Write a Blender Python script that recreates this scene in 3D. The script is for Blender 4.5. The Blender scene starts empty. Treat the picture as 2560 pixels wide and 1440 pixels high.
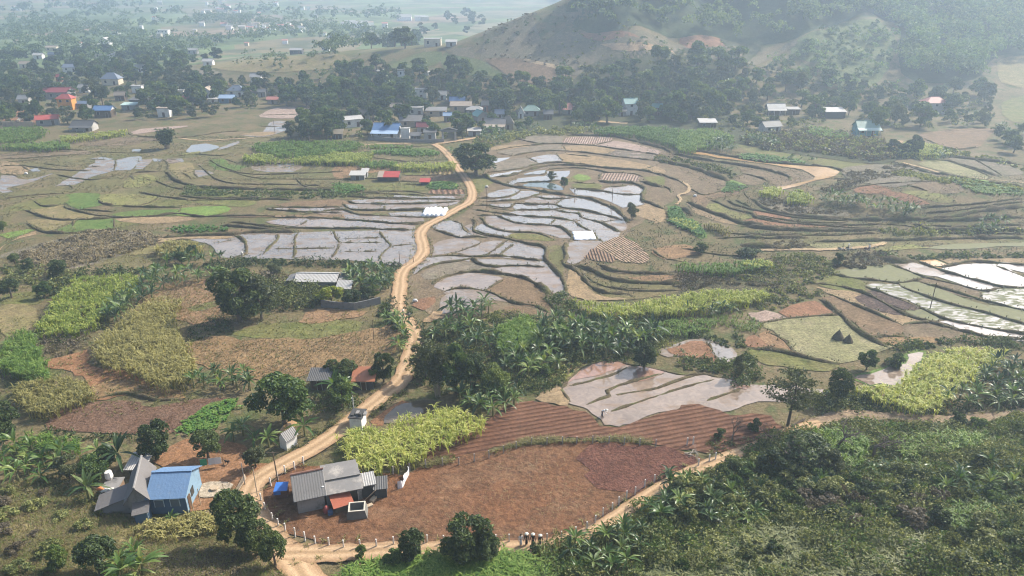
import bpy, bmesh, math, random
import numpy as np
from mathutils import Vector, Matrix
from math import radians, sin, cos, pi, sqrt, atan2

# ------------------------------------------------------------------ camera model
FPX = 1828.0                     # focal length in pixels of the 2560 px wide photograph
TILT = radians(23.6)
CAMH = 60.0
SUN_AZ, SUN_EL = radians(56), radians(40)
rng = np.random.default_rng(7)
R = random.Random(11)
scene = bpy.context.scene
COL = scene.collection

def sstep(a, b, x):
    t = np.clip((x - a) / (b - a), 0, 1)
    return t * t * (3 - 2 * t)

CX = np.array([-700, -400, -250, -200, -160, -105, -35, 35, 80, 150, 260, 420, 800, 2600.])
CZ = np.array([0, 0, 1, 4, 8, 14, 20, 45, 74, 110, 120, 125, 128, 128.])
FX = np.array([-400, -160, -60, 0, 60, 160, 260, 420, 800.])
FY = np.array([385, 380, 362, 345, 335, 335, 340, 350, 360.])
WX = np.array([-400, -160, -35, 35, 80, 150, 260, 600.])
WY = np.array([60, 62, 75, 105, 150, 270, 330, 380.])
def H(x, y):
    x = np.asarray(x, float); y = np.asarray(y, float)
    zc = np.interp(x, CX, CZ); y0 = np.interp(x, FX, FY); w = np.interp(x, WX, WY)
    t = np.clip((y - y0) / w, 0, 1)
    up = t ** 1.45
    left = 1 - sstep(60, 200, x)
    down = 1 - left * sstep(10, 190, y - y0 - w)
    z = zc * up * down
    # gullies and spurs on the big slope
    m = sstep(0.15, 0.6, t) * sstep(20, 90, x)
    z = z + m * (7 * np.sin(x * 0.045 + 0.6 + 0.012 * y) + 4 * np.sin(x * 0.11 + y * 0.03 + 2)) * down
    # terraced knoll right of the paddies
    r = np.sqrt(((x - 127) / 52) ** 2 + ((y - 198) / 34) ** 2)
    z = z + 4.2 * (1 - sstep(0.1, 1.0, r))
    # bushy bank below the lower lane
    d = (x - 4) * 0.447 - (y - 64) * 0.894
    z = z + 0.24 * np.maximum(0, d - 3) * sstep(3, 14, d) * (1 - sstep(90, 160, np.abs(x)) * 0.0)
    # grassy bank, lower left
    d2 = -(x + 26) * 0.35 - (y - 66) * 0.94
    z = z + 0.16 * np.maximum(0, d2) * sstep(0, 12, d2)
    # far mountains
    z = z + 125 * sstep(1150, 2700, y + 0.12 * np.abs(x)) * (0.72 + 0.2 * np.sin(x * 0.0031 + 1.0) + 0.12 * np.sin(x * 0.0083 + y * 0.002))
    return z

_T = np.geomspace(25, 3600, 900)
def raypix(u, v):
    u = np.asarray(u, float); v = np.asarray(v, float)
    x = (u - 1280) / FPX; yc = (720 - v) / FPX
    d = np.stack([x, np.cos(TILT) + yc * np.sin(TILT), -np.sin(TILT) + yc * np.cos(TILT)], -1)
    return d / np.linalg.norm(d, axis=-1, keepdims=True)
def G(us, vs):
    """pixel of the photograph -> point on the ground"""
    d = raypix(us, vs).reshape(-1, 3)
    out = np.zeros_like(d)
    for i, dd in enumerate(d):
        p = dd[None] * _T[:, None]; p[:, 2] += CAMH
        g = p[:, 2] - H(p[:, 0], p[:, 1])
        k = np.argmax(g < 0)
        if g[k] >= 0: k = len(_T) - 1
        a, b = _T[k - 1], _T[k]
        for _ in range(12):
            m = 0.5 * (a + b); q = dd * m
            if q[2] + CAMH - float(H(q[0], q[1])) < 0: b = m
            else: a = m
        out[i] = dd * b; out[i, 2] += CAMH
    return out
def g1(u, v):
    return Vector(G([u], [v])[0])
def depth_of(p):
    return p[1] * cos(TILT) + (CAMH - p[2]) * sin(TILT)
def ppm(p):                      # photo pixels per metre at a point
    return FPX / depth_of(p)
def to_pix(p):
    z = depth_of(p); yc = (p[1] * sin(TILT) - (CAMH - p[2]) * cos(TILT)) / z
    return 1280 + FPX * p[0] / z, 720 - FPX * yc

TILES = {'F': (0, 0, 1)}
for k in range(9):
    TILES[str(k)] = ((0, 850, 1700)[k % 3], (0, 480, 960)[k // 3], 1 / 2.977)
for k, (x, y, s) in dict(a=(840, 240, .1875), b=(1180, 330, .1875), c=(0, 180, .1875), d=(1640, 340, .1875),
                         e=(660, 880, .1875), f=(640, 620, .1641), g=(640, 1140, .1641), h=(240, 1120, .1641), i=(1320, 880, .5495)).items():
    TILES[k] = (x, y, s)
def px(tile, s):
    x0, y0, k = TILES[tile]
    a = np.array([[float(q) for q in w.split(',')] for w in s.split()])
    return a * k + np.array([x0, y0])

def catmull(P, closed, step):
    P = np.asarray(P, float); n = len(P); out = []
    rngi = range(n) if closed else range(n - 1)
    for i in rngi:
        p1, p2 = P[i], P[(i + 1) % n]
        p0 = P[i - 1] if (closed or i > 0) else 2 * p1 - p2
        p3 = P[(i + 2) % n] if (closed or i + 2 < n) else 2 * p2 - p1
        m = max(1, int(np.linalg.norm(p2 - p1) / step))
        t = np.linspace(0, 1, m, endpoint=False)[:, None]
        out.append(0.5 * ((2 * p1) + (-p0 + p2) * t + (2 * p0 - 5 * p1 + 4 * p2 - p3) * t ** 2 + (-p0 + 3 * p1 - 3 * p2 + p3) * t ** 3))
    out = np.concatenate(out)
    if not closed: out = np.vstack([out, P[-1]])
    return out
def wpoly(tile, s):
    p = px(tile, s); return G(p[:, 0], p[:, 1])

# ------------------------------------------------------------------ objects and tags
def link(o, parent=None):
    COL.objects.link(o)
    if parent is not None: o.parent = parent
    return o
def mesh_obj(name, me, mat=None, parent=None):
    o = bpy.data.objects.new(name, me)
    if mat is not None:
        for m in (mat if isinstance(mat, (list, tuple)) else [mat]): me.materials.append(m)
    return link(o, parent)
def tag(o, label=None, cat=None, group=None, kind=None):
    if label: o['label'] = label
    if cat: o['category'] = cat
    if group: o['group'] = group
    if kind: o['kind'] = kind
    return o
def thing(name, label, cat, loc=(0, 0, 0), rz=0, group=None):
    o = bpy.data.objects.new(name, None); o.empty_display_size = 0.3
    o.location = loc; o.rotation_euler = (0, 0, rz)
    return tag(link(o), label, cat, group)
def np_mesh(name, V, F, smooth=False, mi=None):
    """V (n,3); F (m,4) or (m,3) int array, or list of such arrays"""
    me = bpy.data.meshes.new(name)
    Fs = F if isinstance(F, list) else [F]
    Fs = [np.asarray(f, np.int32) for f in Fs if len(f)]
    V = np.asarray(V, np.float32)
    me.vertices.add(len(V)); me.vertices.foreach_set('co', V.ravel())
    loops = np.concatenate([f.ravel() for f in Fs])
    tot = np.concatenate([np.full(len(f), f.shape[1], np.int32) for f in Fs])
    start = np.concatenate([[0], np.cumsum(tot)[:-1]]).astype(np.int32)
    me.loops.add(len(loops)); me.loops.foreach_set('vertex_index', loops)
    me.polygons.add(len(tot)); me.polygons.foreach_set('loop_start', start); me.polygons.foreach_set('loop_total', tot)
    me.polygons.foreach_set('use_smooth', np.full(len(tot), smooth))
    if mi is not None: me.polygons.foreach_set('material_index', np.asarray(mi, np.int32))
    me.update(calc_edges=True)
    return me

class MB:
    """collects shapes, builds ONE mesh object"""
    def __init__(s): s.V = []; s.F = []
    def add(s, v, f):
        n = len(s.V); s.V += [tuple(q) for q in v]; s.F += [tuple(i + n for i in q) for q in f]; return s
    def box(s, x0, y0, z0, x1, y1, z1):
        v = [(x, y, z) for z in (z0, z1) for y in (y0, y1) for x in (x0, x1)]
        return s.add(v, [(0, 2, 3, 1), (4, 5, 7, 6), (0, 1, 5, 4), (2, 6, 7, 3), (0, 4, 6, 2), (1, 3, 7, 5)])
    def tube(s, pts, rad, n=7, cap=True):
        pts = [Vector(p) for p in pts]; rings = []
        if not hasattr(rad, '__len__'): rad = [rad] * len(pts)
        for i, p in enumerate(pts):
            d = (pts[min(i + 1, len(pts) - 1)] - pts[max(i - 1, 0)]).normalized()
            a = d.orthogonal().normalized(); 
            ref = Vector((1, 0, 0)) if abs(d.x) < .8 else Vector((0, 1, 0))
            a = (ref - d * ref.dot(d)).normalized(); b = d.cross(a)
            rings.append([p + (a * cos(2 * pi * k / n) + b * sin(2 * pi * k / n)) * rad[i] for k in range(n)])
        v = [q for r in rings for q in r]; f = []
        for i in range(len(pts) - 1):
            for k in range(n):
                f.append((i * n + k, i * n + (k + 1) % n, (i + 1) * n + (k + 1) % n, (i + 1) * n + k))
        if cap: f.append(tuple(range(n))[::-1]); f.append(tuple((len(pts) - 1) * n + k for k in range(n)))
        return s.add(v, f)
    def slab(s, corners, th):
        """thick sheet from 4 corner points, thickness along its normal"""
        c = [Vector(q) for q in corners]
        nrm = (c[1] - c[0]).cross(c[3] - c[0]).normalized() * th
        v = c + [q - nrm for q in c]
        return s.add(v, [(0, 1, 2, 3), (7, 6, 5, 4), (0, 4, 5, 1), (1, 5, 6, 2), (2, 6, 7, 3), (3, 7, 4, 0)])
    def prism(s, poly, axis, a, b):
        """2-D outline (list of (p,q)) extruded along 'x' or 'y'"""
        f = (lambda t, p, q: (t, p, q)) if axis == 'x' else (lambda t, p, q: (p, t, q))
        n = len(poly); v = [f(a, p, q) for p, q in poly] + [f(b, p, q) for p, q in poly]
        fs = [tuple(range(n)), tuple(range(2 * n - 1, n - 1, -1))] + [(i, i + n, (i + 1) % n + n, (i + 1) % n) for i in range(n)]
        return s.add(v, fs)
    def build(s, name, mat, parent=None, smooth=False, loc=None, rz=0):
        me = bpy.data.meshes.new(name); me.from_pydata([tuple(v) for v in s.V], [], s.F); me.update()
        bm = bmesh.new(); bm.from_mesh(me); bmesh.ops.recalc_face_normals(bm, faces=bm.faces); bm.to_mesh(me); bm.free()
        if smooth: me.polygons.foreach_set('use_smooth', [True] * len(me.polygons))
        o = mesh_obj(name, me, mat, parent)
        if loc is not None: o.location = loc; o.rotation_euler = (0, 0, rz)
        return o

# ------------------------------------------------------------------ materials
def nt(name):
    m = bpy.data.materials.new(name); m.use_nodes = True
    t = m.node_tree; t.nodes.clear()
    return m, t
def N(t, typ, **kw):
    n = t.nodes.new(typ)
    for k, v in kw.items():
        if k == 'i':
            for a, b in v.items(): n.inputs[a].default_value = b
        else: setattr(n, k, v)
    return n
def ramp(t, fac, stops, interp='LINEAR'):
    n = N(t, 'ShaderNodeValToRGB'); n.color_ramp.interpolation = interp
    e = n.color_ramp.elements
    while len(e) < len(stops): e.new(0.5)
    for el, (p, c) in zip(e, stops): el.position = p; el.color = (*c, 1) if len(c) == 3 else c
    t.links.new(fac, n.inputs[0]); return n.outputs[0]
def noise(t, vec, scale, detail=4, rough=.6, dist=0):
    n = N(t, 'ShaderNodeTexNoise', i={'Scale': scale, 'Detail': detail, 'Roughness': rough, 'Distortion': dist})
    t.links.new(vec, n.inputs['Vector']); return n.outputs[0]
def mixc(t, fac, a, b, mode='MIX'):
    n = N(t, 'ShaderNodeMix', data_type='RGBA', blend_type=mode)
    for k, q in ((0, fac), (6, a), (7, b)):
        if isinstance(q, (int, float)): n.inputs[k].default_value = q
        elif isinstance(q, tuple): n.inputs[k].default_value = (*q, 1)
        else: t.links.new(q, n.inputs[k])
    return n.outputs[2]
def mth(t, op, a, b=0.0, clamp=False):
    n = N(t, 'ShaderNodeMath', operation=op, use_clamp=clamp)
    for k, q in ((0, a), (1, b)):
        if isinstance(q, (int, float)): n.inputs[k].default_value = q
        else: t.links.new(q, n.inputs[k])
    return n.outputs[0]
def pos(t):
    return N(t, 'ShaderNodeNewGeometry').outputs['Position']
def objc(t):
    return N(t, 'ShaderNodeTexCoord').outputs['Object']
def out(t, sh):
    o = N(t, 'ShaderNodeOutputMaterial'); t.links.new(sh, o.inputs[0])
def bsdf(t, col, rough=.9, spec=.2, bump=None, bs=.5, bd=.2):
    b = N(t, 'ShaderNodeBsdfPrincipled')
    for k, q in (('Base Color', col), ('Roughness', rough), ('Specular IOR Level', spec)):
        if isinstance(q, tuple): b.inputs[k].default_value = (*q, 1)
        elif isinstance(q, (int, float)): b.inputs[k].default_value = q
        else: t.links.new(q, b.inputs[k])
    if bump is not None:
        n = N(t, 'ShaderNodeBump', i={'Strength': bs, 'Distance': bd}); t.links.new(bump, n.inputs['Height'])
        t.links.new(n.outputs[0], b.inputs['Normal'])
    return b.outputs[0]

def soil(name, c1, c2, c3=None, fleck=None, big=.12, fine=2.2, bs=.6, bd=.25, amt=.5, rows=None, furrow=None):
    """ground cover: patches of c1/c2, third tone c3 in blotches, pale or dark flecks; rows = world angle and spacing of furrows"""
    m, t = nt(name); p = pos(t)
    n1 = noise(t, p, big, 5, .62); n2 = noise(t, p, fine, 4, .7)
    col = ramp(t, n1, [(.32, c1), (.68, c2)])
    if c3: col = mixc(t, ramp(t, noise(t, p, big * 2.7, 4, .7), [(.52, (0, 0, 0)), (.66, (amt * 1.4,) * 3)]), col, c3)
    g = ramp(t, n2, [(.28, (.5,) * 3), (.72, (1.42,) * 3)])
    col = mixc(t, 1.0, col, g, 'MULTIPLY')
    col = mixc(t, 1.0, col, ramp(t, noise(t, p, .42, 5, .72, .5), [(.3, (.7,) * 3), (.7, (1.26,) * 3)]), 'MULTIPLY')
    if fleck: col = mixc(t, ramp(t, noise(t, p, 5.5, 2, .7), [(.6, (0, 0, 0)), (.7, (.8,) * 3)]), col, fleck)
    hgt = n2
    if rows:
        ang, per = rows
        mp = N(t, 'ShaderNodeMapping'); mp.inputs['Rotation'].default_value = (0, 0, ang); t.links.new(p, mp.inputs[0])
        w = N(t, 'ShaderNodeTexWave', wave_type='BANDS', bands_direction='Y', i={'Scale': 2 * pi / 20 / per * 1.0, 'Distortion': 1.5, 'Detail': 4, 'Detail Scale': 1.2, 'Detail Roughness': .7})
        t.links.new(mp.outputs[0], w.inputs[0])
        hgt = mth(t, 'ADD', mth(t, 'MULTIPLY', w.outputs['Fac'], 2.2), n2)
        if furrow: col = mixc(t, mth(t, 'MULTIPLY', ramp(t, w.outputs['Fac'], [(.1, (.8,) * 3), (.6, (0, 0, 0))]), ramp(t, noise(t, p, .35, 4, .7), [(.35, (.25,) * 3), (.6, (1, 1, 1))])), col, furrow)
    out(t, bsdf(t, col, .95, .15, hgt, bs, bd)); return m

def water(name, mud, mudc=None, cover=.0, rough=.045, refl=1.0, weed=None, weedcov=0, streak=True):
    """flooded field: silty water that mirrors the sky, shoals of wet mud and weed breaking the surface"""
    m, t = nt(name); p = pos(t)
    n1 = noise(t, p, .09, 4, .6, .4); n2 = noise(t, p, 1.1, 4, .65)
    c = mixc(t, ramp(t, n1, [(.3, (0, 0, 0)), (.7, (1, 1, 1))]), tuple(q * .78 for q in mud), tuple(min(1, q * 1.2) for q in mud))
    c = mixc(t, 1.0, c, ramp(t, noise(t, p, .7, 5, .7, 1.2), [(.35, (.78,) * 3), (.65, (1.12,) * 3)]), 'MULTIPLY')
    d = N(t, 'ShaderNodeBsdfPrincipled', i={'Roughness': rough, 'IOR': 1.33, 'Specular IOR Level': min(1, .5 * refl)})
    t.links.new(c, d.inputs['Base Color'])
    gl = N(t, 'ShaderNodeBsdfGlossy', i={'Roughness': rough, 'Color': (1, .915, .80, 1)})
    fr = N(t, 'ShaderNodeFresnel', i={'IOR': 1.0 + .62 * refl})
    wv = N(t, 'ShaderNodeBump', i={'Strength': .09, 'Distance': .03}); t.links.new(noise(t, p, 3, 2), wv.inputs['Height'])
    t.links.new(wv.outputs[0], gl.inputs['Normal'])
    mx = N(t, 'ShaderNodeMixShader'); t.links.new(fr.outputs[0], mx.inputs[0]); t.links.new(d.outputs[0], mx.inputs[1]); t.links.new(gl.outputs[0], mx.inputs[2])
    sh = mx.outputs[0]
    def shoal(colr, cov, sc, r):
        nonlocal sh
        mp = N(t, 'ShaderNodeMapping'); mp.inputs['Scale'].default_value = (.55, 1.3, 1); mp.inputs['Rotation'].default_value = (0, 0, .5)
        t.links.new(p, mp.inputs[0])
        a = noise(t, mp.outputs[0], sc, 6, .68, .6)
        k = ramp(t, a, [(.66 - cov * .42, (0, 0, 0)), (.74 - cov * .42, (1, 1, 1))])
        cc = mixc(t, n2, tuple(q * .65 for q in colr), tuple(min(1, q * 1.3) for q in colr))
        b = bsdf(t, cc, r, .4, n2, .5, .1)
        q = N(t, 'ShaderNodeMixShader'); t.links.new(k, q.inputs[0]); t.links.new(sh, q.inputs[1]); t.links.new(b, q.inputs[2]); sh = q.outputs[0]
    if mudc and cover > 0: shoal(mudc, cover, .35, .45)
    if weed and weedcov > 0: shoal(weed, weedcov, .8, .9)
    out(t, sh); return m

def leaf(name, c1, c2, c3, trans=.3, vary=.35, big=.12, rough=.55):
    m, t = nt(name); g = N(t, 'ShaderNodeNewGeometry'); oi = N(t, 'ShaderNodeObjectInfo')
    n = noise(t, g.outputs['Position'], big, 3, .6)
    f = mth(t, 'ADD', mth(t, 'MULTIPLY', g.outputs['Random Per Island'], .55), mth(t, 'MULTIPLY', n, .6))
    f = mth(t, 'ADD', mth(t, 'SUBTRACT', f, .08), mth(t, 'MULTIPLY', mth(t, 'SUBTRACT', oi.outputs['Random'], .5), vary))
    col = ramp(t, f, [(.2, c1), (.5, c2), (.85, c3)])
    b = bsdf(t, col, rough, .35)
    tr = N(t, 'ShaderNodeBsdfTranslucent'); t.links.new(mixc(t, 1.0, col, (1.3, 1.25, .6), 'MULTIPLY'), tr.inputs[0])
    mx = N(t, 'ShaderNodeMixShader', i={0: trans}); t.links.new(b, mx.inputs[1]); t.links.new(tr.outputs[0], mx.inputs[2])
    out(t, mx.outputs[0]); return m

def plain(name, c, rough=.8, var=.25, sc=1.2, spec=.3, stain=None, bs=.15, metal=0):
    m, t = nt(name); p = objc(t)
    n = noise(t, p, sc, 5, .65)
    col = mixc(t, n, tuple(q * (1 - var) for q in c), tuple(min(1, q * (1 + var)) for q in c))
    if stain: col = mixc(t, ramp(t, noise(t, p, sc * .6, 6, .72), [(.5, (0, 0, 0)), (.64, (.75,) * 3)]), col, stain)
    out(t, bsdf(t, col, rough, spec, n, bs, .05)); return m
# ------------------------------------------------------------------ ground materials
GR = {}
GR['olive'] = soil('olive stubble', (.158, .125, .064), (.108, .112, .042), (.19, .14, .082), big=.05, amt=.6)
GR['dry'] = soil('dry pale grass', (.215, .17, .085), (.165, .15, .06), (.25, .185, .105), big=.09)
GR['straw'] = soil('rice straw', (.235, .215, .115), (.19, .185, .085), (.27, .23, .14), fleck=(.33, .30, .19), big=.1, bs=.9)
GR['mid'] = soil('grass', (.115, .125, .038), (.165, .145, .06), (.085, .11, .03), big=.12)
GR['green'] = soil('young green grass', (.085, .145, .033), (.125, .155, .045), (.07, .125, .03), big=.15)
GR['lime'] = soil('lime green grass', (.13, .21, .045), (.17, .21, .055), (.11, .19, .045), big=.2)
GR['yellowgreen'] = soil('yellow green sprouting field', (.19, .19, .06), (.17, .15, .07), (.17, .195, .05), big=.12)
GR['scrub'] = soil('dull scrub', (.12, .10, .055), (.085, .09, .038), (.15, .115, .075), big=.12, bs=.9, bd=.5)
GR['darkscrub'] = soil('dark scrub floor', (.055, .068, .03), (.085, .085, .04), (.10, .085, .05), big=.1, bs=1, bd=.6)
GR['mauve'] = soil('dry weedy fallow', (.19, .155, .115), (.15, .14, .085), (.21, .17, .13), big=.11, bs=.8, bd=.4)
GR['brown'] = soil('brown field', (.185, .125, .075), (.15, .105, .06), (.21, .145, .09), big=.1)
GR['wetbrown'] = soil('damp brown paddy', (.145, .108, .068), (.18, .135, .085), (.12, .105, .055), big=.12)
GR['greymud'] = soil('grey brown mud', (.165, .14, .105), (.20, .165, .12), (.14, .13, .085), big=.12)
GR['pinkmud'] = soil('pinkish mud', (.28, .205, .165), (.33, .25, .205), (.24, .18, .14), big=.2)
GR['tan'] = soil('tan mud', (.27, .195, .11), (.235, .175, .105), (.30, .21, .12), big=.1)
GR['tansoil'] = soil('pale tan soil', (.32, .22, .13), (.27, .19, .105), (.36, .26, .165), big=.15)
GR['redbrown'] = soil('red brown field', (.22, .115, .065), (.185, .105, .06), (.25, .135, .08), fleck=(.31, .2, .12), big=.09)
GR['orange'] = soil('orange soil', (.25, .13, .065), (.205, .11, .055), (.28, .155, .085), fleck=(.4, .27, .17), big=.14)
GR['yard'] = soil('orange red field', (.16, .074, .036), (.135, .076, .043), (.19, .112, .064), fleck=(.085, .042, .026), big=.06, fine=1.5, bs=.9)
GR['darkred'] = soil('dark red tilled soil', (.115, .05, .035), (.135, .062, .043), (.155, .076, .052), fleck=(.09, .038, .03), big=.3, bs=1.0, bd=.4)
GR['purple'] = soil('cloddy purple brown soil', (.165, .10, .066), (.13, .075, .048), (.2, .13, .086), fleck=(.1, .055, .038), big=.25, bs=1.0, bd=.4)
GR['stubble'] = soil('maize stubble', (.225, .145, .072), (.185, .12, .06), (.26, .18, .095), fleck=(.37, .28, .16), big=.1, bs=.8)
GR['stubblered'] = soil('reddish stubble', (.235, .145, .08), (.2, .13, .07), (.28, .18, .10), fleck=(.31, .21, .12), big=.15, bs=.8)
GR['clods'] = soil('dark clods in mud', (.07, .048, .042), (.10, .07, .058), (.2, .15, .11), big=.5, fine=3, bs=1, bd=.3)
GR['road'] = None
def _road():
    m, t = nt('dirt road'); p = pos(t); uv = N(t, 'ShaderNodeUVMap').outputs[0]
    s = N(t, 'ShaderNodeSeparateXYZ'); t.links.new(uv, s.inputs[0])
    n = noise(t, p, .5, 5, .65); n2 = noise(t, p, 4, 4, .7)
    c = mixc(t, n, (.33, .215, .125), (.42, .285, .17))
    # wheel tracks: paler bands at 30 % and 70 % of the width, loose dark verge
    x = mth(t, 'ADD', s.outputs[0], mth(t, 'MULTIPLY', mth(t, 'SUBTRACT', noise(t, p, .3, 3), .5), .25))
    w = mth(t, 'ABSOLUTE', mth(t, 'SUBTRACT', mth(t, 'ABSOLUTE', mth(t, 'SUBTRACT', x, .5)), .2))
    c = mixc(t, ramp(t, w, [(.03, (.8,) * 3), (.13, (0, 0, 0))]), c, (.49, .345, .21))
    e = mth(t, 'ABSOLUTE', mth(t, 'SUBTRACT', x, .5))
    c = mixc(t, mth(t, 'MULTIPLY', ramp(t, e, [(.02, (.75,) * 3), (.1, (0, 0, 0))]), noise(t, p, .25, 4, .7)), c, (.22, .165, .085))
    c = mixc(t, ramp(t, e, [(.36, (0, 0, 0)), (.5, (.8,) * 3)]), c, (.25, .155, .085))
    c = mixc(t, 1.0, c, ramp(t, n2, [(.3, (.78,) * 3), (.7, (1.15,) * 3)]), 'MULTIPLY')
    out(t, bsdf(t, c, .95, .1, n2, .5, .12)); return m
GR['road'] = _road()
GR['path'] = soil('trodden path', (.38, .28, .165), (.33, .24, .14), (.42, .31, .2), big=.3)
GR['concrete_pad'] = soil('pale cement yard', (.42, .35, .26), (.36, .29, .21), (.48, .42, .33), big=.4)
mudc = (.30, .235, .20)
W = {}
W['W'] = water('silty water', (.225, .18, .14), (.205, .155, .115), .3, refl=1.15)
W['WB'] = water('bright still water', (.22, .185, .155), (.21, .16, .12), .12, rough=.03, refl=1.45)
W['WM'] = water('shallow muddy water', (.23, .18, .138), (.205, .155, .115), .5, refl=1.0)
W['WP'] = water('pinkish silty water', (.25, .19, .145), (.215, .155, .11), .3, refl=1.0)
W['WR'] = water('red silty water', (.30, .18, .13), (.24, .13, .09), .1, refl=.9)
W['WO'] = water('orange ditch water', (.50, .30, .135), refl=.5, rough=.08)
W['WD'] = water('dark pond water', (.06, .085, .075), refl=1.0, rough=.03)
W['WBR'] = water('brown pond water', (.11, .085, .055), (.26, .16, .085), .2, refl=.8)
W['WW'] = water('weedy water', (.27, .24, .21), (.2, .17, .12), .15, refl=1.5, weed=(.12, .125, .055), weedcov=.5)
W['WWG'] = water('green weed over water', (.26, .235, .2), refl=1.5, weed=(.15, .15, .07), weedcov=.86)
W['WT'] = water('white water, sun side', (.33, .28, .25), (.28, .21, .16), .03, rough=.07, refl=1.5)  # paler silt colour paints in the bright sky glare towards the sun
GR.update(W)
GR['forestfloor'] = soil('forest floor', (.045, .065, .03), (.07, .09, .04), (.06, .06, .03), big=.06, bs=1, bd=.8)
GR['hilldry'] = soil('dry hill grass', (.17, .14, .09), (.115, .11, .06), (.20, .155, .105), big=.045, bs=.8, bd=.6)
GR['hillgreen'] = soil('hill crops', (.09, .12, .045), (.14, .15, .06), (.07, .10, .035), big=.08, bs=.8, bd=.5)

# ground sheet: fallow near, patchwork of fields on the far plain
def ground_mat():
    m, t = nt('open ground'); p = pos(t); s = N(t, 'ShaderNodeSeparateXYZ'); t.links.new(p, s.inputs[0])
    near = ramp(t, noise(t, p, .06, 6, .7), [(.3, (.078, .08, .032)), (.48, (.14, .113, .058)), (.66, (.185, .14, .08))])
    near = mixc(t, ramp(t, noise(t, p, .16, 4, .7), [(.5, (0, 0, 0)), (.62, (.85,) * 3)]), near, (.075, .095, .032))
    near = mixc(t, 1.0, near, ramp(t, noise(t, p, 1.6, 6, .75), [(.3, (.45,) * 3), (.7, (1.45,) * 3)]), 'MULTIPLY')
    mp = N(t, 'ShaderNodeMapping'); mp.inputs['Scale'].default_value = (.012, .008, 1); mp.inputs['Rotation'].default_value = (0, 0, .3); t.links.new(p, mp.inputs[0])
    vo = N(t, 'ShaderNodeTexVoronoi', i={'Scale': 1.0, 'Randomness': .9}); t.links.new(mp.outputs[0], vo.inputs['Vector'])
    hs = N(t, 'ShaderNodeSeparateColor'); t.links.new(vo.outputs['Color'], hs.inputs[0])
    far = ramp(t, hs.outputs[0], [(.0, (.10, .13, .045)), (.22, (.19, .155, .085)), (.4, (.12, .16, .06)), (.55, (.24, .17, .115)), (.7, (.16, .20, .08)), (.85, (.20, .18, .11))], 'CONSTANT')
    far = mixc(t, ramp(t, noise(t, p, .02, 5, .7), [(.45, (0, 0, 0)), (.6, (.8,) * 3)]), far, (.05, .07, .03))
    f = N(t, 'ShaderNodeMapRange', interpolation_type='SMOOTHSTEP'); t.links.new(s.outputs[1], f.inputs[0]); f.inputs[1].default_value = 400; f.inputs[2].default_value = 520
    out(t, bsdf(t, mixc(t, f.outputs[0], near, far), .95, .15, noise(t, p, 2.2, 4, .7), .7, .3)); return m

def axis(segs):
    a = []
    for x0, x1, st in segs: a += list(np.arange(x0, x1, st))
    return np.array(a + [segs[-1][1]])
def build_ground():
    xs = axis([(-2600, -700, 70), (-700, -260, 12), (-260, 330, 3), (330, 760, 10), (760, 2600, 70)])
    ys = axis([(-160, 20, 9), (20, 330, 2.5), (330, 720, 4.5), (720, 1300, 20), (1300, 3300, 60)])
    X, Y = np.meshgrid(xs, ys); Z = H(X, Y)
    V = np.stack([X.ravel(), Y.ravel(), Z.ravel()], 1); nx = len(xs)
    i = (np.arange(len(ys) - 1)[:, None] * nx + np.arange(nx - 1)[None]).ravel()
    o = mesh_obj('ground', np_mesh('ground', V, np.stack([i, i + 1, i + nx + 1, i + nx], 1), True), ground_mat())
    tag(o, kind='structure')
build_ground()

def inpoly(P, poly):
    x, y = P[:, 0], P[:, 1]; r = np.zeros(len(P), bool); n = len(poly); j = n - 1
    for i in range(n):
        xi, yi = poly[i][0], poly[i][1]; xj, yj = poly[j][0], poly[j][1]
        if yi != yj:
            c = ((yi > y) != (yj > y)) & (x < (xj - xi) * (y - yi) / (yj - yi) + xi); r ^= c
        j = i
    return r
def sheet(name, P, mat, off):
    """field sheet draped on the ground"""
    me = bpy.data.meshes.new(name); bm = bmesh.new()
    vs = [bm.verts.new((p[0], p[1], 0)) for p in P]
    f = bm.faces.new(vs); f.normal_update()
    if f.normal.z < 0: f.normal_flip()
    bmesh.ops.triangulate(bm, faces=bm.faces[:])
    hh = H(P[:, 0], P[:, 1])
    if hh.max() - hh.min() > .08:
        for _ in range(7):
            es = [e for e in bm.edges if e.calc_length() > 4.5]
            if not es: break
            bmesh.ops.subdivide_edges(bm, edges=es, cuts=1)
            bmesh.ops.triangulate(bm, faces=[q for q in bm.faces if len(q.verts) > 3])
        off += .12 if hh.max() - hh.min() > 3 else 0
    co = np.array([v.co[:] for v in bm.verts]); z = H(co[:, 0], co[:, 1]) + off
    for v, q in zip(bm.verts, z): v.co.z = q
    bm.normal_update()
    bmesh.ops.reverse_faces(bm, faces=[q for q in bm.faces if q.normal.z < 0])
    bm.to_mesh(me); bm.free()
    return tag(mesh_obj(name, me, mat), kind='structure')
LAY = .05
WET = []; NF = [0]
def field(mat, layer, tile, s, smooth=True, name=None, jit=.25, key=None):
    P = wpoly(tile, s)
    d = np.linalg.norm(P[:, :2].mean(0))
    if smooth: P = catmull(P, True, max(1.2, d * .012))
    P = P + np.concatenate([rng.normal(0, jit, (len(P), 2)), np.zeros((len(P), 1))], 1)
    if mat in W: WET.append(P)
    nm = name or ('water' if mat in W else 'field')
    NF[0] += 1
    return sheet(nm, P, GR[mat], LAY * layer + .00012 * NF[0])

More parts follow.
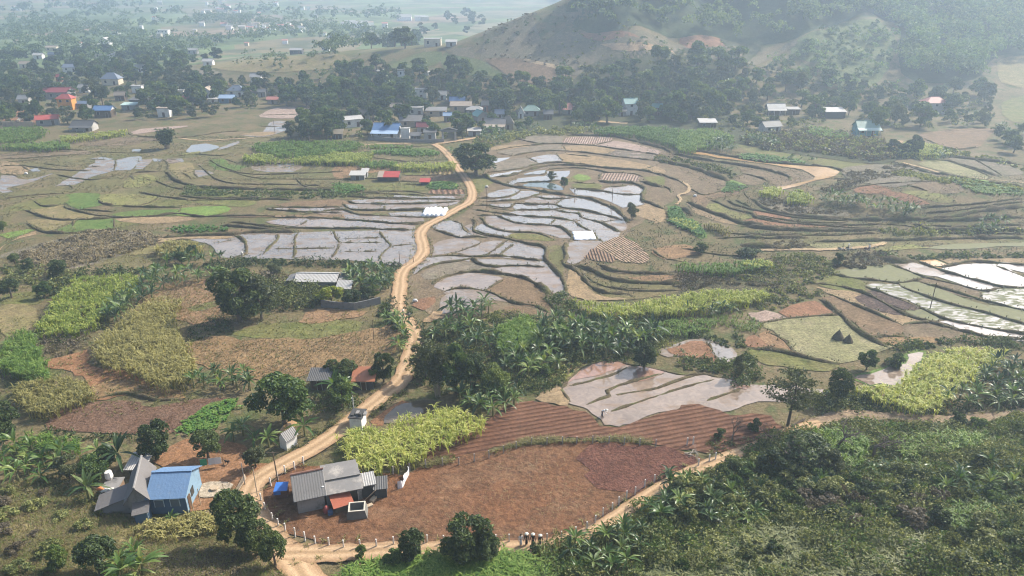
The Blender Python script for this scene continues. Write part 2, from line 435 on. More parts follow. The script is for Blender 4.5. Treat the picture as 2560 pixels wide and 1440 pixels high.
BANKS = []
def bank(tile, s, w=.55, h=.45):
    BANKS.append((catmull(wpoly(tile, s), False, 1.0), w, h))
def build_banks():
    V = []; F = []; n0 = 0
    for P, w, h in BANKS:
        n = len(P)
        if n < 2: continue
        d = np.gradient(P[:, :2], axis=0); d /= np.linalg.norm(d, axis=1, keepdims=True) + 1e-9
        nn = np.stack([-d[:, 1], d[:, 0]], 1)
        s = np.repeat(rng.normal(0, 1, n // 3 + 2), 3)[:n]
        wv = w * (1 + .22 * s + rng.normal(0, .12, n)); hv = .82 * h * np.clip(1 + .25 * s + rng.normal(0, .15, n), .4, 2)
        end = np.clip(np.minimum(np.arange(n), np.arange(n)[::-1]) / 2.0, .15, 1); hv = hv * end
        P2 = P[:, :2] + nn * rng.normal(0, w * .12, (n, 1))
        prof = [(-1, -.12), (-.72, .55), (-.3, .95), (.25, 1.0), (.7, .6), (1, -.12)]
        rows = []
        for a, b in prof:
            q = P2 + nn * (a * wv)[:, None] + rng.normal(0, .05, (n, 2))
            rows.append(np.concatenate([q, (H(q[:, 0], q[:, 1]) + b * hv + .03)[:, None]], 1))
        A = np.stack(rows, 1); k = len(prof); V.append(A.reshape(-1, 3))
        i = (np.arange(n - 1)[:, None] * k + np.arange(k - 1)[None]).ravel() + n0
        F.append(np.stack([i, i + k, i + k + 1, i + 1], 1)); n0 += n * k
    m, t = nt('grassy earth bank'); p = pos(t)
    c = ramp(t, noise(t, p, .35, 5, .7), [(.3, (.07, .055, .036)), (.5, (.11, .088, .05)), (.64, (.11, .115, .045)), (.8, (.15, .14, .065))])
    c = mixc(t, 1.0, c, ramp(t, noise(t, p, 3, 4, .7), [(.3, (.6,) * 3), (.7, (1.3,) * 3)]), 'MULTIPLY')
    out(t, bsdf(t, c, .95, .1, noise(t, p, 2.5, 4, .7), 1, .25))
    o = mesh_obj('terrace_bank', np_mesh('terrace_bank', np.concatenate(V), np.concatenate(F), True), m)
    tag(o, kind='structure')

ROADS = []
def ribbon(name, tile, s, w, mat, off, wj=.1):
    P = catmull(wpoly(tile, s), False, 1.0); n = len(P)
    ww = np.interp(np.linspace(0, 1, n), np.linspace(0, 1, len(w)), w) if hasattr(w, '__len__') else np.full(n, w)
    d = np.gradient(P[:, :2], axis=0); d /= np.linalg.norm(d, axis=1, keepdims=True) + 1e-9
    nn = np.stack([-d[:, 1], d[:, 0]], 1); K = 5; rows = []
    for k in range(K):
        a = (k / (K - 1) - .5) * ww + (rng.normal(0, wj, n) if k in (0, K - 1) else 0)
        q = P[:, :2] + nn * np.asarray(a)[:, None]
        crown = .05 * (1 - (2 * k / (K - 1) - 1) ** 2)
        rows.append(np.concatenate([q, (H(q[:, 0], q[:, 1]) + off + crown)[:, None]], 1))
    if name == 'road':
        for sd in (-1, 1): ROADS.append((P[:, :2] + nn * (sd * ww / 2)[:, None], nn * sd))
    V = np.stack(rows, 1).reshape(-1, 3)
    i = (np.arange(n - 1)[:, None] * K + np.arange(K - 1)[None]).ravel()
    me = np_mesh(name, V, np.stack([i, i + 1, i + K + 1, i + K], 1), True)
    if sum(p.normal.z for p in me.polygons) < 0: me.flip_normals()
    uv = me.uv_layers.new(name='UVMap'); vi = np.zeros(len(me.loops), np.int32); me.loops.foreach_get('vertex_index', vi)
    u = np.stack([(vi % K) / (K - 1), (vi // K) * .25], 1).astype(np.float32); uv.data.foreach_set('uv', u.ravel())
    o = tag(mesh_obj(name, me, mat), kind='structure'); return o

# ------------------------------------------------------------------ roads
ribbon('road', 'F', '1087,362 1103,372 1120,388 1140,415 1158,440 1175,465 1181,490 1172,508 1140,526 1105,546 1070,564 1054,580 1052,597 1058,616 1056,636 1040,655 1014,673 1003,692 1000,720 997,745 995,770 1004,790 1021,808 1033,830 1038,850 1030,885 1015,930 1000,958 960,990 920,1022 870,1062 820,1100 760,1138 700,1168 655,1195 628,1225 622,1260 640,1300 680,1350 720,1395 760,1440 790,1480',
       [2.9, 2.6, 2.5, 2.6, 2.7, 2.7, 2.8, 2.8, 2.9, 3.0, 3.1, 3.0, 2.9, 3.0, 3.3, 3.0, 3.1, 3.6, 3.8], GR['road'], .27)
ribbon('road', 'F', '700,1385 780,1388 850,1386 1000,1378 1200,1376 1350,1370 1430,1354 1500,1322 1570,1277 1630,1237 1700,1195 1780,1160 1860,1130 1920,1105 1980,1078 2050,1060', [3.0, 2.4, 2.1, 2.0, 1.8], GR['road'], .30)
GR['lane'] = soil('grey brown lane', (.27, .2, .135), (.22, .155, .10), (.17, .15, .075), big=.3)
ribbon('road', 'F', '2035,1064 2110,1040 2200,1042 2350,1050 2450,1048 2600,1030', 2.3, GR['lane'], .27, .25)
ribbon('road', 'F', '1090,361 1130,355 1190,346 1230,340', 2.6, GR['road'], .25)
ribbon('path', 'F', '1310,150 1345,158 1390,168 1424,176 1418,186 1412,198 1380,208', [2.2, 2.5, 4, 3], GR['path'], .25)
ribbon('path', '2', '1660,1215 1900,1280 2200,1330 2600,1370', 1.3, GR['path'], .22)
ribbon('path', '2', '1640,1050 1610,1090 1540,1180', 2.2, GR['tansoil'], .22)
ribbon('path', '5', '600,437 900,432 1100,432 1400,412 1530,380', 1.3, GR['path'], .22)
ribbon('path', 'd', '350,622 420,665 441,720 400,768 295,800 330,860 270,925', .9, GR['path'], .3)
ribbon('path', '0', '1330,1030 1500,1048 1690,1040 1890,1028', 1.3, GR['path'], .2)
ribbon('path', 'F', '1530,119 1590,122 1680,128', 3.5, GR['tansoil'], .3)
ribbon('path', 'F', '1020,88 1050,84 1100,73', 3.0, GR['tansoil'], .3)
ribbon('path', 'F', '1145,352 1050,358 930,362 905,368', 1.4, GR['path'], .22)
ribbon('path', '1', '1930,905 2040,915 2140,920', 3.2, GR['path'], .22)

# ------------------------------------------------------------------ fields, traced tile by tile from the photograph
def fl(txt, **kw):
    for ln in txt.strip().splitlines():
        ln = ln.strip()
        if not ln or ln[0] == '#': continue
        a = ln.split(' ', 3); field(a[0], int(a[1]), a[2], a[3], **kw)
fl('''
# hill
hilldry 1 F 1182,118 1210,90 1260,58 1330,36 1440,4 1500,30 1420,60 1400,80 1350,120 1430,145 1470,165 1400,190 1350,165 1200,152 1110,126
brown 2 F 1212,148 1310,150 1420,175 1400,206 1320,208 1270,192 1240,168
hillgreen 2 F 972,168 1015,145 1062,131 1105,132 1095,160 1060,172 1000,176
hillgreen 2 F 1105,140 1200,150 1230,170 1260,190 1180,190 1120,178
hilldry 1 F 1340,125 1420,80 1530,92 1640,90 1780,110 1860,120 1840,150 1700,150 1560,160 1440,190 1380,170
redbrown 2 F 1700,95 1800,98 1815,118 1720,122
redbrown 2 F 1450,85 1520,80 1600,95 1500,104
tansoil 2 F 1500,112 1560,108 1640,116 1640,128 1560,126
darkscrub 1 F 1330,215 1420,205 1480,160 1560,135 1650,130 1760,100 1900,110 1860,165 1800,240 1840,300 1900,330 2040,350 2240,380 2180,410 1900,370 1700,330 1450,325 1340,335 1240,330
hillgreen 2 F 1975,118 2060,75 2120,55 2200,60 2240,110 2200,200 2120,230 2060,170 2000,150
hilldry 3 F 1862,168 1900,140 1990,100 1995,108 1920,150 1890,165
dry 1 F 2496,150 2560,140 2620,140 2620,225 2560,222 2505,208
mid 1 F 2505,260 2560,240 2620,240 2620,300 2530,305
forestfloor 1 F 1420,8 1700,-60 2300,-120 2700,-60 2700,130 2500,140 2430,200 2260,190 2240,60 2120,50 1990,96 1850,110 1640,80 1520,86 1430,60 1450,30
mauve 1 0 1280,560 1380,520 1590,520 1640,560 1560,580 1380,580
mid 1 0 1300,600 1450,570 1580,590 1500,620 1360,640
dry 1 0 1450,500 1700,460 2150,420 2560,410 2560,500 2000,540 1650,520
# left flats
olive 1 F 0,345 160,350 330,340 420,345 720,335 900,340 1085,365 1170,460 1150,520 900,500 640,500 460,520 200,480 60,520 0,560
WM 2 0 420,1385 700,1215 720,1180 860,1195 850,1270 700,1310 560,1375
W 2 0 880,1190 1050,1165 1035,1215 960,1270 855,1270
WM 2 0 1000,1260 1060,1190 1140,1185 1060,1260
WB 2 0 1135,1180 1210,1185 1215,1205 1140,1205
WB 2 0 1395,1135 1430,1080 1530,1070 1640,1100 1480,1140
WM 2 0 1640,1100 1780,1050 1790,1065 1620,1120
WM 2 0 1800,1010 1930,1005 2020,910 2160,905 2170,950 2050,1000 1960,1020
pinkmud 2 0 970,985 1050,960 1400,935 1400,945 1150,980 1000,1000
WB 2 0 975,1115 1050,1110 1045,1130 985,1130
WB 2 0 200,1270 270,1250 305,1275 240,1280
WM 2 0 0,1310 100,1310 200,1340 400,1290 250,1350 60,1400 0,1425
WM 2 0 0,1360 60,1400 100,1429 0,1440
tan 2 0 0,1200 140,1220 230,1270 100,1310 0,1295
W 2 0 670,1180 760,1170 860,1185 720,1185
WM 2 0 1245,1180 1350,1180 1360,1215 1250,1220
WM 2 0 1900,1225 2140,1215 2260,1240 2180,1280 2000,1280 1880,1260
WM 2 0 1440,1270 1500,1265 1600,1290 1480,1320
pinkmud 2 0 2080,800 2400,800 2560,820 2500,850 2380,840 2200,880 2000,880 1930,860
tan 2 0 1780,1000 1900,985 2060,985 1960,1015
wetbrown 2 0 0,1150 300,1120 640,1120 660,1150 300,1165 0,1190
wetbrown 2 0 530,1070 900,1030 1060,1050 1040,1075 700,1090
green 2 0 1560,1190 1660,1180 1720,1225 1850,1240 1780,1270 1600,1265
yellowgreen 2 0 1330,1150 1500,1125 1420,1160
yellowgreen 2 0 980,1310 1080,1300 1180,1330 1100,1380 920,1400
dry 2 0 1250,1230 1420,1210 1440,1290 1480,1330 1350,1340
# left, middle distance
dry 2 3 205,140 480,100 520,130 800,190 640,205 460,205 380,195
green 2 3 490,20 740,15 735,80 760,100 600,130 520,110
yellowgreen 2 3 740,60 760,20 900,15 1180,35 1140,60 1020,105 850,110 770,95
mid 2 3 1020,110 1160,65 1420,65 1440,90 1350,105 1200,115
green 2 3 830,170 900,150 1340,130 1330,170 1100,185 870,185
lime 3 3 1340,125 1680,110 1700,150 1480,185 1340,175
green 2 3 400,295 560,215 850,200 850,270 560,300
mid 2 3 870,225 1020,240 900,270 860,270
dry 2 3 210,210 460,215 540,215 390,295 330,290
mid 2 3 0,140 200,70 480,20 480,95 200,135 0,150
tan 2 3 860,200 1330,185 1450,205 1250,235 1000,230
mid 2 3 1300,10 1900,10 1950,30 1500,45
mid 2 3 1450,60 1900,60 1840,110 1500,90
brown 2 3 2050,100 2250,70 2560,60 2560,110 2100,112
mauve 1 3 0,470 560,320 780,290 1100,300 1180,380 900,480 600,560 250,580 100,500
tansoil 2 3 0,460 70,375 250,320 270,290 150,330 20,410
lime 2 3 0,320 200,280 260,285 60,345
olive 2 3 600,580 900,480 1080,500 1150,540 1000,580 700,590
dry 2 3 850,440 1150,405 1160,450 1000,470
mid 1 3 0,780 280,740 300,830 180,850 0,830
dry 2 3 0,850 180,840 280,900 290,960 220,1030 60,1080 0,1050
stubblered 2 3 1170,700 1640,650 1720,760 1660,980 1380,970 1200,900 980,880 1100,780
mid 2 F 470,770 560,750 560,760 500,780
mid 1 3 1690,1070 2000,985 2560,950 2700,1000 2560,1060 2250,1090 1980,1090 1800,1080
stubble 2 F 465,862 560,840 600,852 680,848 800,848 880,832 985,812 1003,830 990,870 960,905 940,920 870,915 780,935 720,950 650,948 560,932 500,918 478,890
stubblered 2 f 650,1150 870,940 1280,920 1500,960 1650,970 1620,1050 1300,1090 1000,1150
orange 2 F 105,905 160,893 215,878 228,915 270,925 320,930 370,955 450,990 420,1000 330,988 240,1000 225,962 180,930 130,925
purple 2 6 330,300 430,200 600,145 960,130 1130,175 1400,125 1720,110 1500,200 1330,330 1250,385 950,385 640,365 350,345
stubble 2 6 690,20 900,-30 1130,0 1330,60 1370,105 1150,125 960,85 700,105
green 2 6 1310,350 1360,290 1560,150 1700,110 1770,120 1700,240 1500,360
orange 2 6 1130,600 1280,470 1380,400 1500,420 1660,420 1830,470 1850,600 2010,600 1900,690 1800,770 1720,880 1560,940 1430,960 1420,760 1280,640
dry 1 6 0,780 300,740 700,900 900,950 1300,1000 1650,950 1700,1100 1500,1429 0,1429
yard 2 F 650,1225 690,1205 735,1160 830,1172 1000,1185 1100,1150 1300,1118 1450,1103 1600,1113 1740,1140 1770,1168 1740,1182 1650,1197 1560,1257 1450,1337 1300,1360 1100,1364 900,1377 780,1357 710,1322 675,1290 655,1258
darkred 3 7 1770,560 1800,500 1850,460 2200,460 2480,490 2680,590 2620,660 2500,700 2300,765 2150,810 1950,795 1830,690 1880,640
WP 2 i 165,152 215,110 250,77 330,50 400,47 460,62 560,77 640,94 720,110 800,105 880,120 960,137 1000,152 1060,155 1200,160 1380,175 1385,195 1200,230 1100,225 980,240 880,280 775,242 740,242 560,292 380,343 250,250 188,240 160,190
WR 3 i 175,142 215,110 250,77 330,50 405,48 440,62 400,84 330,104 240,126
WR 3 i 480,72 560,79 620,94 570,116 500,140 495,95
WR 3 i 930,138 1000,150 990,180 940,170
tan 3 i 20,220 90,175 145,160 190,242 100,240
yellowgreen 1 F 1400,960 1440,925 1500,900 1570,898 1500,908 1440,930 1405,958
WBR 2 e 1600,900 1700,760 1890,690 2230,640 2320,700 2000,880 1750,960 1600,975
orange 1 e 1450,1000 1620,760 1880,640 1950,700 1600,900 1560,990
WO 2 e 220,1040 350,930 420,900 450,920 300,1080 200,1100
WM 2 F 1640,880 1700,858 1770,850 1830,872 1837,900 1795,912 1720,895 1650,890
WB 3 F 1768,853 1800,860 1828,872 1834,895 1798,908
redbrown 3 F 1665,882 1705,862 1755,853 1790,905 1735,898
WT 2 5 1930,570 2020,550 2330,540 2560,640 2700,690 2700,715 2400,710 2150,650
WT 2 5 1920,630 2010,610 2200,650 2390,710 2240,730 2050,680
WT 2 5 2400,525 2700,510 2700,640 2560,600 2340,545
WO 2 5 1770,510 1900,510 2000,545 1920,565 1850,545
tan 2 5 1920,505 2200,500 2700,500 2700,540 2300,520 2020,545
WM 2 5 1600,535 1750,530 1850,560 1990,600 1910,630 1800,620
WWG 2 5 1130,600 1300,560 1560,545 1800,630 1700,660 1500,660 1250,640
wetbrown 2 5 1770,660 1830,640 1950,670 2240,735 2240,805 2100,780 1900,710
WWG 2 5 1620,680 1770,670 2100,790 2280,840 2250,890 2000,830 1750,740
WW 2 5 1380,700 1600,690 1750,750 2200,890 2560,980 2700,1010 2700,1080 2560,1055 2250,1010 1980,940 1700,810 1430,725
mid 2 5 1130,625 1340,650 1380,690 1350,750 1150,725 990,680
tan 2 5 985,705 1150,730 1350,755 1310,790 1380,850 1590,915 1680,920 1810,960 1650,985 1400,880 1230,810 1100,755
clods 3 5 1310,790 1350,760 1500,820 1690,925 1600,920 1370,850
clods 3 5 1390,735 1480,740 1780,870 1660,885 1400,760
WT 2 5 1930,965 2000,960 2200,1000 2700,1095 2700,1125 2300,1080 2080,1020
WW 2 5 2260,740 2700,720 2700,890 2300,830 2260,800
WWG 2 5 2250,890 2330,850 2700,910 2700,1000
WWG 2 5 1680,885 1780,875 1950,950 1900,960 1820,950
brown 2 5 1050,780 1150,770 1300,840 1650,1000 1660,1050 1420,1075 1330,1000 1200,900
wetbrown 1 5 1660,990 1930,970 2100,1040 2340,1090 2330,1110 1950,1110 1700,1075
stubble 2 5 1470,1095 1690,1085 1940,1095 1900,1120 1550,1140
straw 2 5 620,985 800,955 1180,930 1330,1060 1440,1110 1550,1155 1480,1200 1180,1280 870,1215 800,1110
redbrown 2 5 735,900 800,845 1000,815 1100,870 1150,910 1000,925 810,945
pinkmud 2 5 530,910 640,890 730,905 800,945 600,975
redbrown 2 5 500,1080 570,1070 680,1160 510,1150
stubblered 2 5 580,1060 640,1040 760,1100 870,1210 700,1165
mid 2 5 510,1170 660,1185 860,1225 1190,1285 1060,1340 900,1320 620,1280
green 1 5 1290,1400 1400,1340 1580,1270 1700,1190 1830,1180 1840,1230 1740,1340 1700,1430 1400,1440
WP 2 5 1300,1385 1420,1360 1600,1290 1680,1280 1690,1215 1780,1195 1810,1200 1790,1260 1720,1330 1690,1410 1640,1440 1420,1430
straw 2 5 950,395 1400,375 1530,380 1340,405 1050,430
yellowgreen 2 5 1430,430 1560,405 1780,395 1850,420 1650,430 1470,440
WWG 2 5 1840,420 2000,390 2350,385 2700,360 2700,405 2380,410 2000,430
olive 1 5 600,330 900,330 1500,310 2560,330 2700,330 2700,400 1500,400 950,400 600,420
# knoll on the right
WO 4 d 380,194 500,205 900,280 1400,360 1900,400 2300,430 2450,480 2440,510 2380,540 2150,600 1900,672 1650,725 1620,688 1850,645 2080,585 2120,550 2070,505 1940,452 1700,414 1450,372 1100,332 700,272 400,222
wetbrown 2 d 30,390 300,410 700,530 940,590 945,640 800,740 600,790 440,720 400,640 300,600 60,520
yellowgreen 2 d 240,225 500,275 900,345 880,360 450,290
lime 3 d 1000,590 1190,660 1100,720 880,750 950,650
yellowgreen 2 d 820,900 1000,1000 1280,1080 1180,1130 1000,1090 820,1040 680,980 680,910
green 2 d 150,940 280,930 340,1000 420,1090 560,1150 690,1350 600,1380 450,1300 380,1200 200,1100
redbrown 2 d 1150,1140 1300,1110 1700,1170 2560,1200 2560,1250 2000,1250 1500,1220
redbrown 2 d 1320,1000 1500,1040 1810,1090 1820,1160 1500,1120 1310,1080
wetbrown 2 d 1010,560 1170,510 1480,610 1290,660 1200,650
wetbrown 2 d 1150,420 1400,460 1750,550 1760,590 1600,640 1500,640 1500,600 1160,500
wetbrown 2 d 1350,390 1700,430 2000,490 2110,550 2080,590 1650,680 1550,640 1790,590 1790,560 1600,480
mauve 2 d 1300,860 1500,840 1700,880 2000,950 2560,1000 2560,1070 1900,1060 1600,1000 1400,930
tan 2 d 420,900 640,1010 1000,1130 1080,1200 900,1160 640,1080 480,1010
brown 2 d 460,830 700,770 960,720 1250,700 1000,800 740,850 620,960
tan 2 d 0,960 100,1000 120,1140 0,1180
redbrown 3 2 1310,1400 1440,1380 1600,1440 1330,1440
redbrown 2 5 1450,0 1600,0 1870,90 1770,100 1640,60
wetbrown 2 2 1690,1360 2000,1350 2120,1425 1850,1435
lime 3 2 1980,1320 2050,1320 2500,1400 2560,1440 2250,1440 2150,1400
yellowgreen 2 5 1640,0 1850,0 2050,60 1900,80
brown 2 2 1790,1000 2100,960 2350,960 2300,1010 2220,1100 2020,1110 1830,1040
straw 2 2 1770,1220 1990,1200 2300,1310 2280,1340 2000,1290
mauve 2 2 2000,1180 2200,1180 2560,1280 2400,1310 2150,1240
mid 1 2 430,1080 700,1130 1000,1180 1300,1200 1420,1260 1350,1330 1100,1260 700,1210
mauve 1 2 1200,1260 1600,1230 1900,1300 1700,1380 1400,1370
scrub 1 4 1750,680 2400,650 2900,640 3300,680 3300,800 2800,870 2300,760
olive 2 4 1690,640 1720,560 1900,600 2150,680 2560,690 2560,740 2190,800 2000,810 1800,800 1690,740
tan 3 4 1690,650 1720,575 1790,640 1860,720 1960,780 2150,800 2000,812 1800,805 1700,750
stubblered 2 4 2150,640 2560,620 2560,670 2350,675
wetbrown 2 4 1960,530 2200,600 2500,610 2480,625 2200,615 2000,590
stubblered 2 4 2330,430 2560,390 2700,450 2560,490 2400,500
# centre paddies
wetbrown 1 F 1210,440 1215,385 1250,365 1330,345 1430,341 1560,345 1640,370 1720,395 1790,440 1825,465 1760,490 1700,490 1620,545 1560,590 1500,620 1470,660 1430,750 1380,790 1290,810 1180,800 1080,790 1020,720 1030,690 1070,650 1075,600 1070,575 1150,540 1190,500
tan 2 b 190,240 260,200 600,170 850,175 600,215 330,245
greymud 2 b 330,270 600,220 1150,170 1220,190 1250,240 800,275 550,310 340,290
greymud 2 b 600,90 850,55 1220,65 1220,100 1150,160 900,150
pinkmud 2 b 1640,180 1900,120 2540,260 2480,300 2000,240
tan 2 b 1220,190 1620,190 1900,250 1800,290 1250,245
WP 2 b 1900,250 2400,310 2500,350 2200,355 1850,300
WT 2 b 230,400 350,350 520,340 400,390 270,440
greymud 2 b 270,500 350,420 480,370 700,345 890,415 650,480 400,525 290,525
WP 2 b 750,350 1130,305 1220,400 900,420
tan 2 b 1150,300 1280,285 1760,350 1600,440 1220,400
tan 2 b 1760,350 2420,460 2270,505 1600,440
tan 2 b 2440,460 2560,500 2560,560 2290,510
WT 2 b 190,590 300,560 800,490 950,450 1150,430 1160,450 950,490 650,545 430,600 270,605
WB 2 b 690,565 850,525 1000,510 970,560 700,575
WB 2 b 450,690 620,620 960,590 1000,530 1100,525 1290,515 1270,600 1180,640 1000,660 650,680 530,710
WD 2 b 640,715 800,680 1100,690 1210,770 1150,780 900,740
mid 2 b 1290,640 1340,590 1420,570 1560,590 1590,640 1500,670 1290,670
lime 3 b 1340,600 1420,570 1540,580 1590,630 1500,655 1400,640
WP 2 b 1740,770 1830,740 2120,715 2270,780 2260,830 2000,830 1760,790
WB 2 b 1310,760 1500,780 1970,830 2260,850 2270,920 2300,970 2000,1010 1850,940 1600,860 1380,840
mid 2 b 2290,610 2500,590 2560,600 2560,720 2350,660
mid 2 b 1320,700 1690,690 1720,760 1500,770 1330,750
tan 2 b 2220,1000 2400,960 2560,1040 2560,1160 2480,1200 2200,1120
W 2 b 190,840 350,780 560,760 650,765 620,820 500,870 200,880
W 2 b 200,920 450,880 640,790 920,815 850,850 650,910 210,930
WP 2 b 900,855 1200,850 1330,875 1200,890 1000,890
WM 2 b 720,920 900,880 1200,905 1110,965 900,960 750,950
W 2 b 250,970 540,960 510,1010 350,1005
WB 2 b 530,1010 570,970 800,975 1100,975 1190,1015 900,1035 560,1040
WB 2 b 1120,970 1210,900 1390,880 1600,920 1800,1010 1950,1090 2030,1170 1700,1080 1480,1045 1200,1000
W 2 b 510,1080 600,1050 1100,1050 1430,1095 1460,1165 1380,1195 1150,1150 750,1130 530,1100
W 2 b 1110,1035 1300,1045 1470,1060 1430,1085 1250,1070
W 2 b 1440,1080 1480,1060 1780,1110 2030,1180 1880,1180 1740,1200 1720,1210 1500,1150
WM 2 b 1740,1210 1900,1180 2040,1190 2080,1260 2000,1330 1800,1250
W 2 b 1390,1200 1480,1165 1720,1225 1970,1345 1920,1440 1880,1530 1790,1480 1660,1440 1620,1360 1500,1290
WB 2 b 330,1120 520,1110 1110,1170 1030,1245 800,1235 600,1200
W 2 b 1030,1245 1120,1170 1380,1210 1500,1300 1600,1340 1340,1345 1250,1290
WM 2 b 190,1230 200,1130 330,1130 560,1210 1030,1260 1200,1290 1310,1380 1330,1430 1150,1420 900,1340 500,1320 300,1280
WB 2 b 60,1260 150,1230 300,1310 520,1360 450,1400 200,1350 40,1310
W 2 b 0,1310 230,1390 0,1395
mid 2 b 520,1360 700,1350 900,1370 1120,1440 1000,1460 760,1440 480,1410
W 2 4 700,265 810,215 910,240 920,290 1000,330 950,345 880,340
WM 2 4 930,260 980,240 1010,280 1100,330 1000,325
WM 2 4 690,450 700,400 800,350 1050,370 860,450 680,480
WM 2 4 860,450 1050,380 1200,365 1090,470 900,465
W 2 4 1090,475 1240,370 1290,385 1170,475
W 2 4 1180,475 1300,380 1520,430 1520,515 1380,500
W 2 4 990,500 1500,520 1560,560 1200,550 1020,525
W 2 4 640,495 900,480 980,500 960,515 760,525 540,615 600,540
greymud 2 4 600,620 760,535 980,525 1140,575 1000,595 800,625 680,660
WP 2 4 1150,570 1560,565 1640,640 1680,775 1570,760 1400,650 1200,605
WP 2 4 690,710 800,640 1000,605 1220,650 1090,730 780,735
brown 2 4 1090,735 1230,650 1400,660 1560,770 1540,840 1600,890 1480,880 1200,790
WM 2 4 780,750 900,725 1080,740 1270,830 1130,800 980,850 850,900 760,910
WM 2 4 1670,400 1800,360 1970,385 1840,490 1720,545 1670,520 1680,440
olive 2 4 1540,410 1660,410 1670,550 1640,640 1560,540
redbrown 2 4 590,800 700,780 720,830 620,880 540,850
brown 2 4 1210,860 1300,850 1480,890 1480,940 1350,940 1220,900
tansoil 2 4 620,970 700,890 760,900 740,950
# left strip paddies
WP 2 4 400,25 600,40 930,20 930,50 600,47 390,48
WM 2 4 60,70 300,52 600,55 900,65 860,90 600,86 400,90 140,86
WM 2 4 30,95 140,135 350,138 620,133 800,110 880,85 640,92 400,95
WM 2 4 -160,160 0,140 150,175 360,185 620,193 620,222 400,230 200,212 0,198
W 2 4 360,160 620,150 690,185 620,190 370,180
WP 2 4 -560,225 -400,198 -200,200 0,212 200,222 400,240 560,245 545,280 300,277 0,272 -300,262 -460,245
brown 2 3 1650,190 2000,180 2560,170 2560,200 2100,192
WP 2 3 1980,122 2300,122 2560,116 2560,150 2300,148
W 2 3 1180,350 1500,332 1720,325 1800,310 2230,302 2560,295 2700,290 3070,285 3130,330 3115,420 3060,520 3000,555 2850,540 2560,510 2170,505 1940,495 1740,492 1650,492 1580,412 1480,372 1350,352
tan 3 3 1178,352 1500,332 1720,326 1750,345 1500,352 1350,352 1178,382
brown 2 3 1640,280 1900,280 2000,300 1800,308 1700,300
# village edge strips
green 2 a 430,640 760,640 760,680 430,680
green 2 a 420,740 750,700 1270,710 1360,780 900,790 700,760
brown 2 a 860,1130 880,1075 1600,1050 1640,1120 1300,1140
mid 2 a 900,1060 910,1010 1240,1010 1240,1065
stubblered 2 a 0,940 500,960 780,970 560,1020 300,1050 0,1110
lime 2 a 1240,1230 1260,1150 1540,1140 1610,1230
mid 2 a 1800,1130 1900,1080 2130,1160 2060,1180 1900,1300
mid 2 a 400,1180 900,1160 1230,1180 1220,1260 700,1260 350,1260
green 2 a 0,1170 350,1190 340,1250 0,1290
wetbrown 2 c 950,940 1700,870 2100,880 2100,920 1800,920 1300,980
''')
def rowdir(t, a, b):
    p = wpoly(t, a + ' ' + b); d = p[1] - p[0]; return atan2(d[1], d[0])
def furrows(key, tile, s, layer, a, b, per, c1, c2, fur):
    GR[key] = soil(key, c1, c2, None, big=.1, bs=.6, bd=.3, rows=(-rowdir(tile, a, b), per), furrow=fur)
    field(key, layer, tile, s)
furrows('furrowed red field', 'F', '1015,1152 1110,1098 1212,1047 1280,1013 1320,1003 1390,1012 1465,1030 1525,1070 1710,1019 1745,1012 1830,1037 1900,1037 1940,1052 1960,1073 1880,1108 1800,1132 1730,1130 1600,1108 1450,1098 1310,1108 1100,1150', 2, '1100,1130', '1500,1062', .95, (.14, .068, .041), (.17, .088, .053), (.105, .051, .032))
furrows('ribbed pink mud', 'b', '1220,130 1250,80 1500,68 1850,70 1900,105 1600,165 1200,160', 2, '1300,160', '1345,80', .85, (.3, .215, .165), (.33, .245, .19), (.23, .165, .13))
furrows('ribbed mud', 'b', '1715,595 1750,560 2100,560 2240,620 2200,660 1800,665 1710,640', 2, '1800,660', '1850,570', .9, (.28, .2, .15), (.3, .22, .17), (.21, .15, .115))
furrows('straw mulched ridges', '4', '1890,425 2080,335 2200,380 2310,490 2250,540 2060,500', 2, '2040,350', '2250,480', .75, (.27, .19, .125), (.3, .22, .15), (.19, .125, .085))
furrows('brown ridges', '4', '1820,490 1900,425 2060,500 2040,530 1900,515', 3, '1900,450', '1920,510', .7, (.2, .13, .09), (.23, .155, .105), (.1, .065, .045))
furrows('ridges by road', 'a', '1230,1300 1250,1255 1700,1250 1730,1310', 2, '1300,1305', '1290,1255', 1.6, (.21, .125, .08), (.24, .15, .1), (.12, .07, .05))
furrows('ridges in plot', 'a', '1240,1060 1250,1010 1540,1000 1560,1050', 2, '1300,1058', '1300,1008', 1.5, (.24, .165, .09), (.2, .16, .07), (.12, .09, .045))
sheet('yard', catmull(wpoly('6', '1490,850 1510,750 1560,735 1700,738 1740,755 1665,830'), True, .6), GR['concrete_pad'], .2)

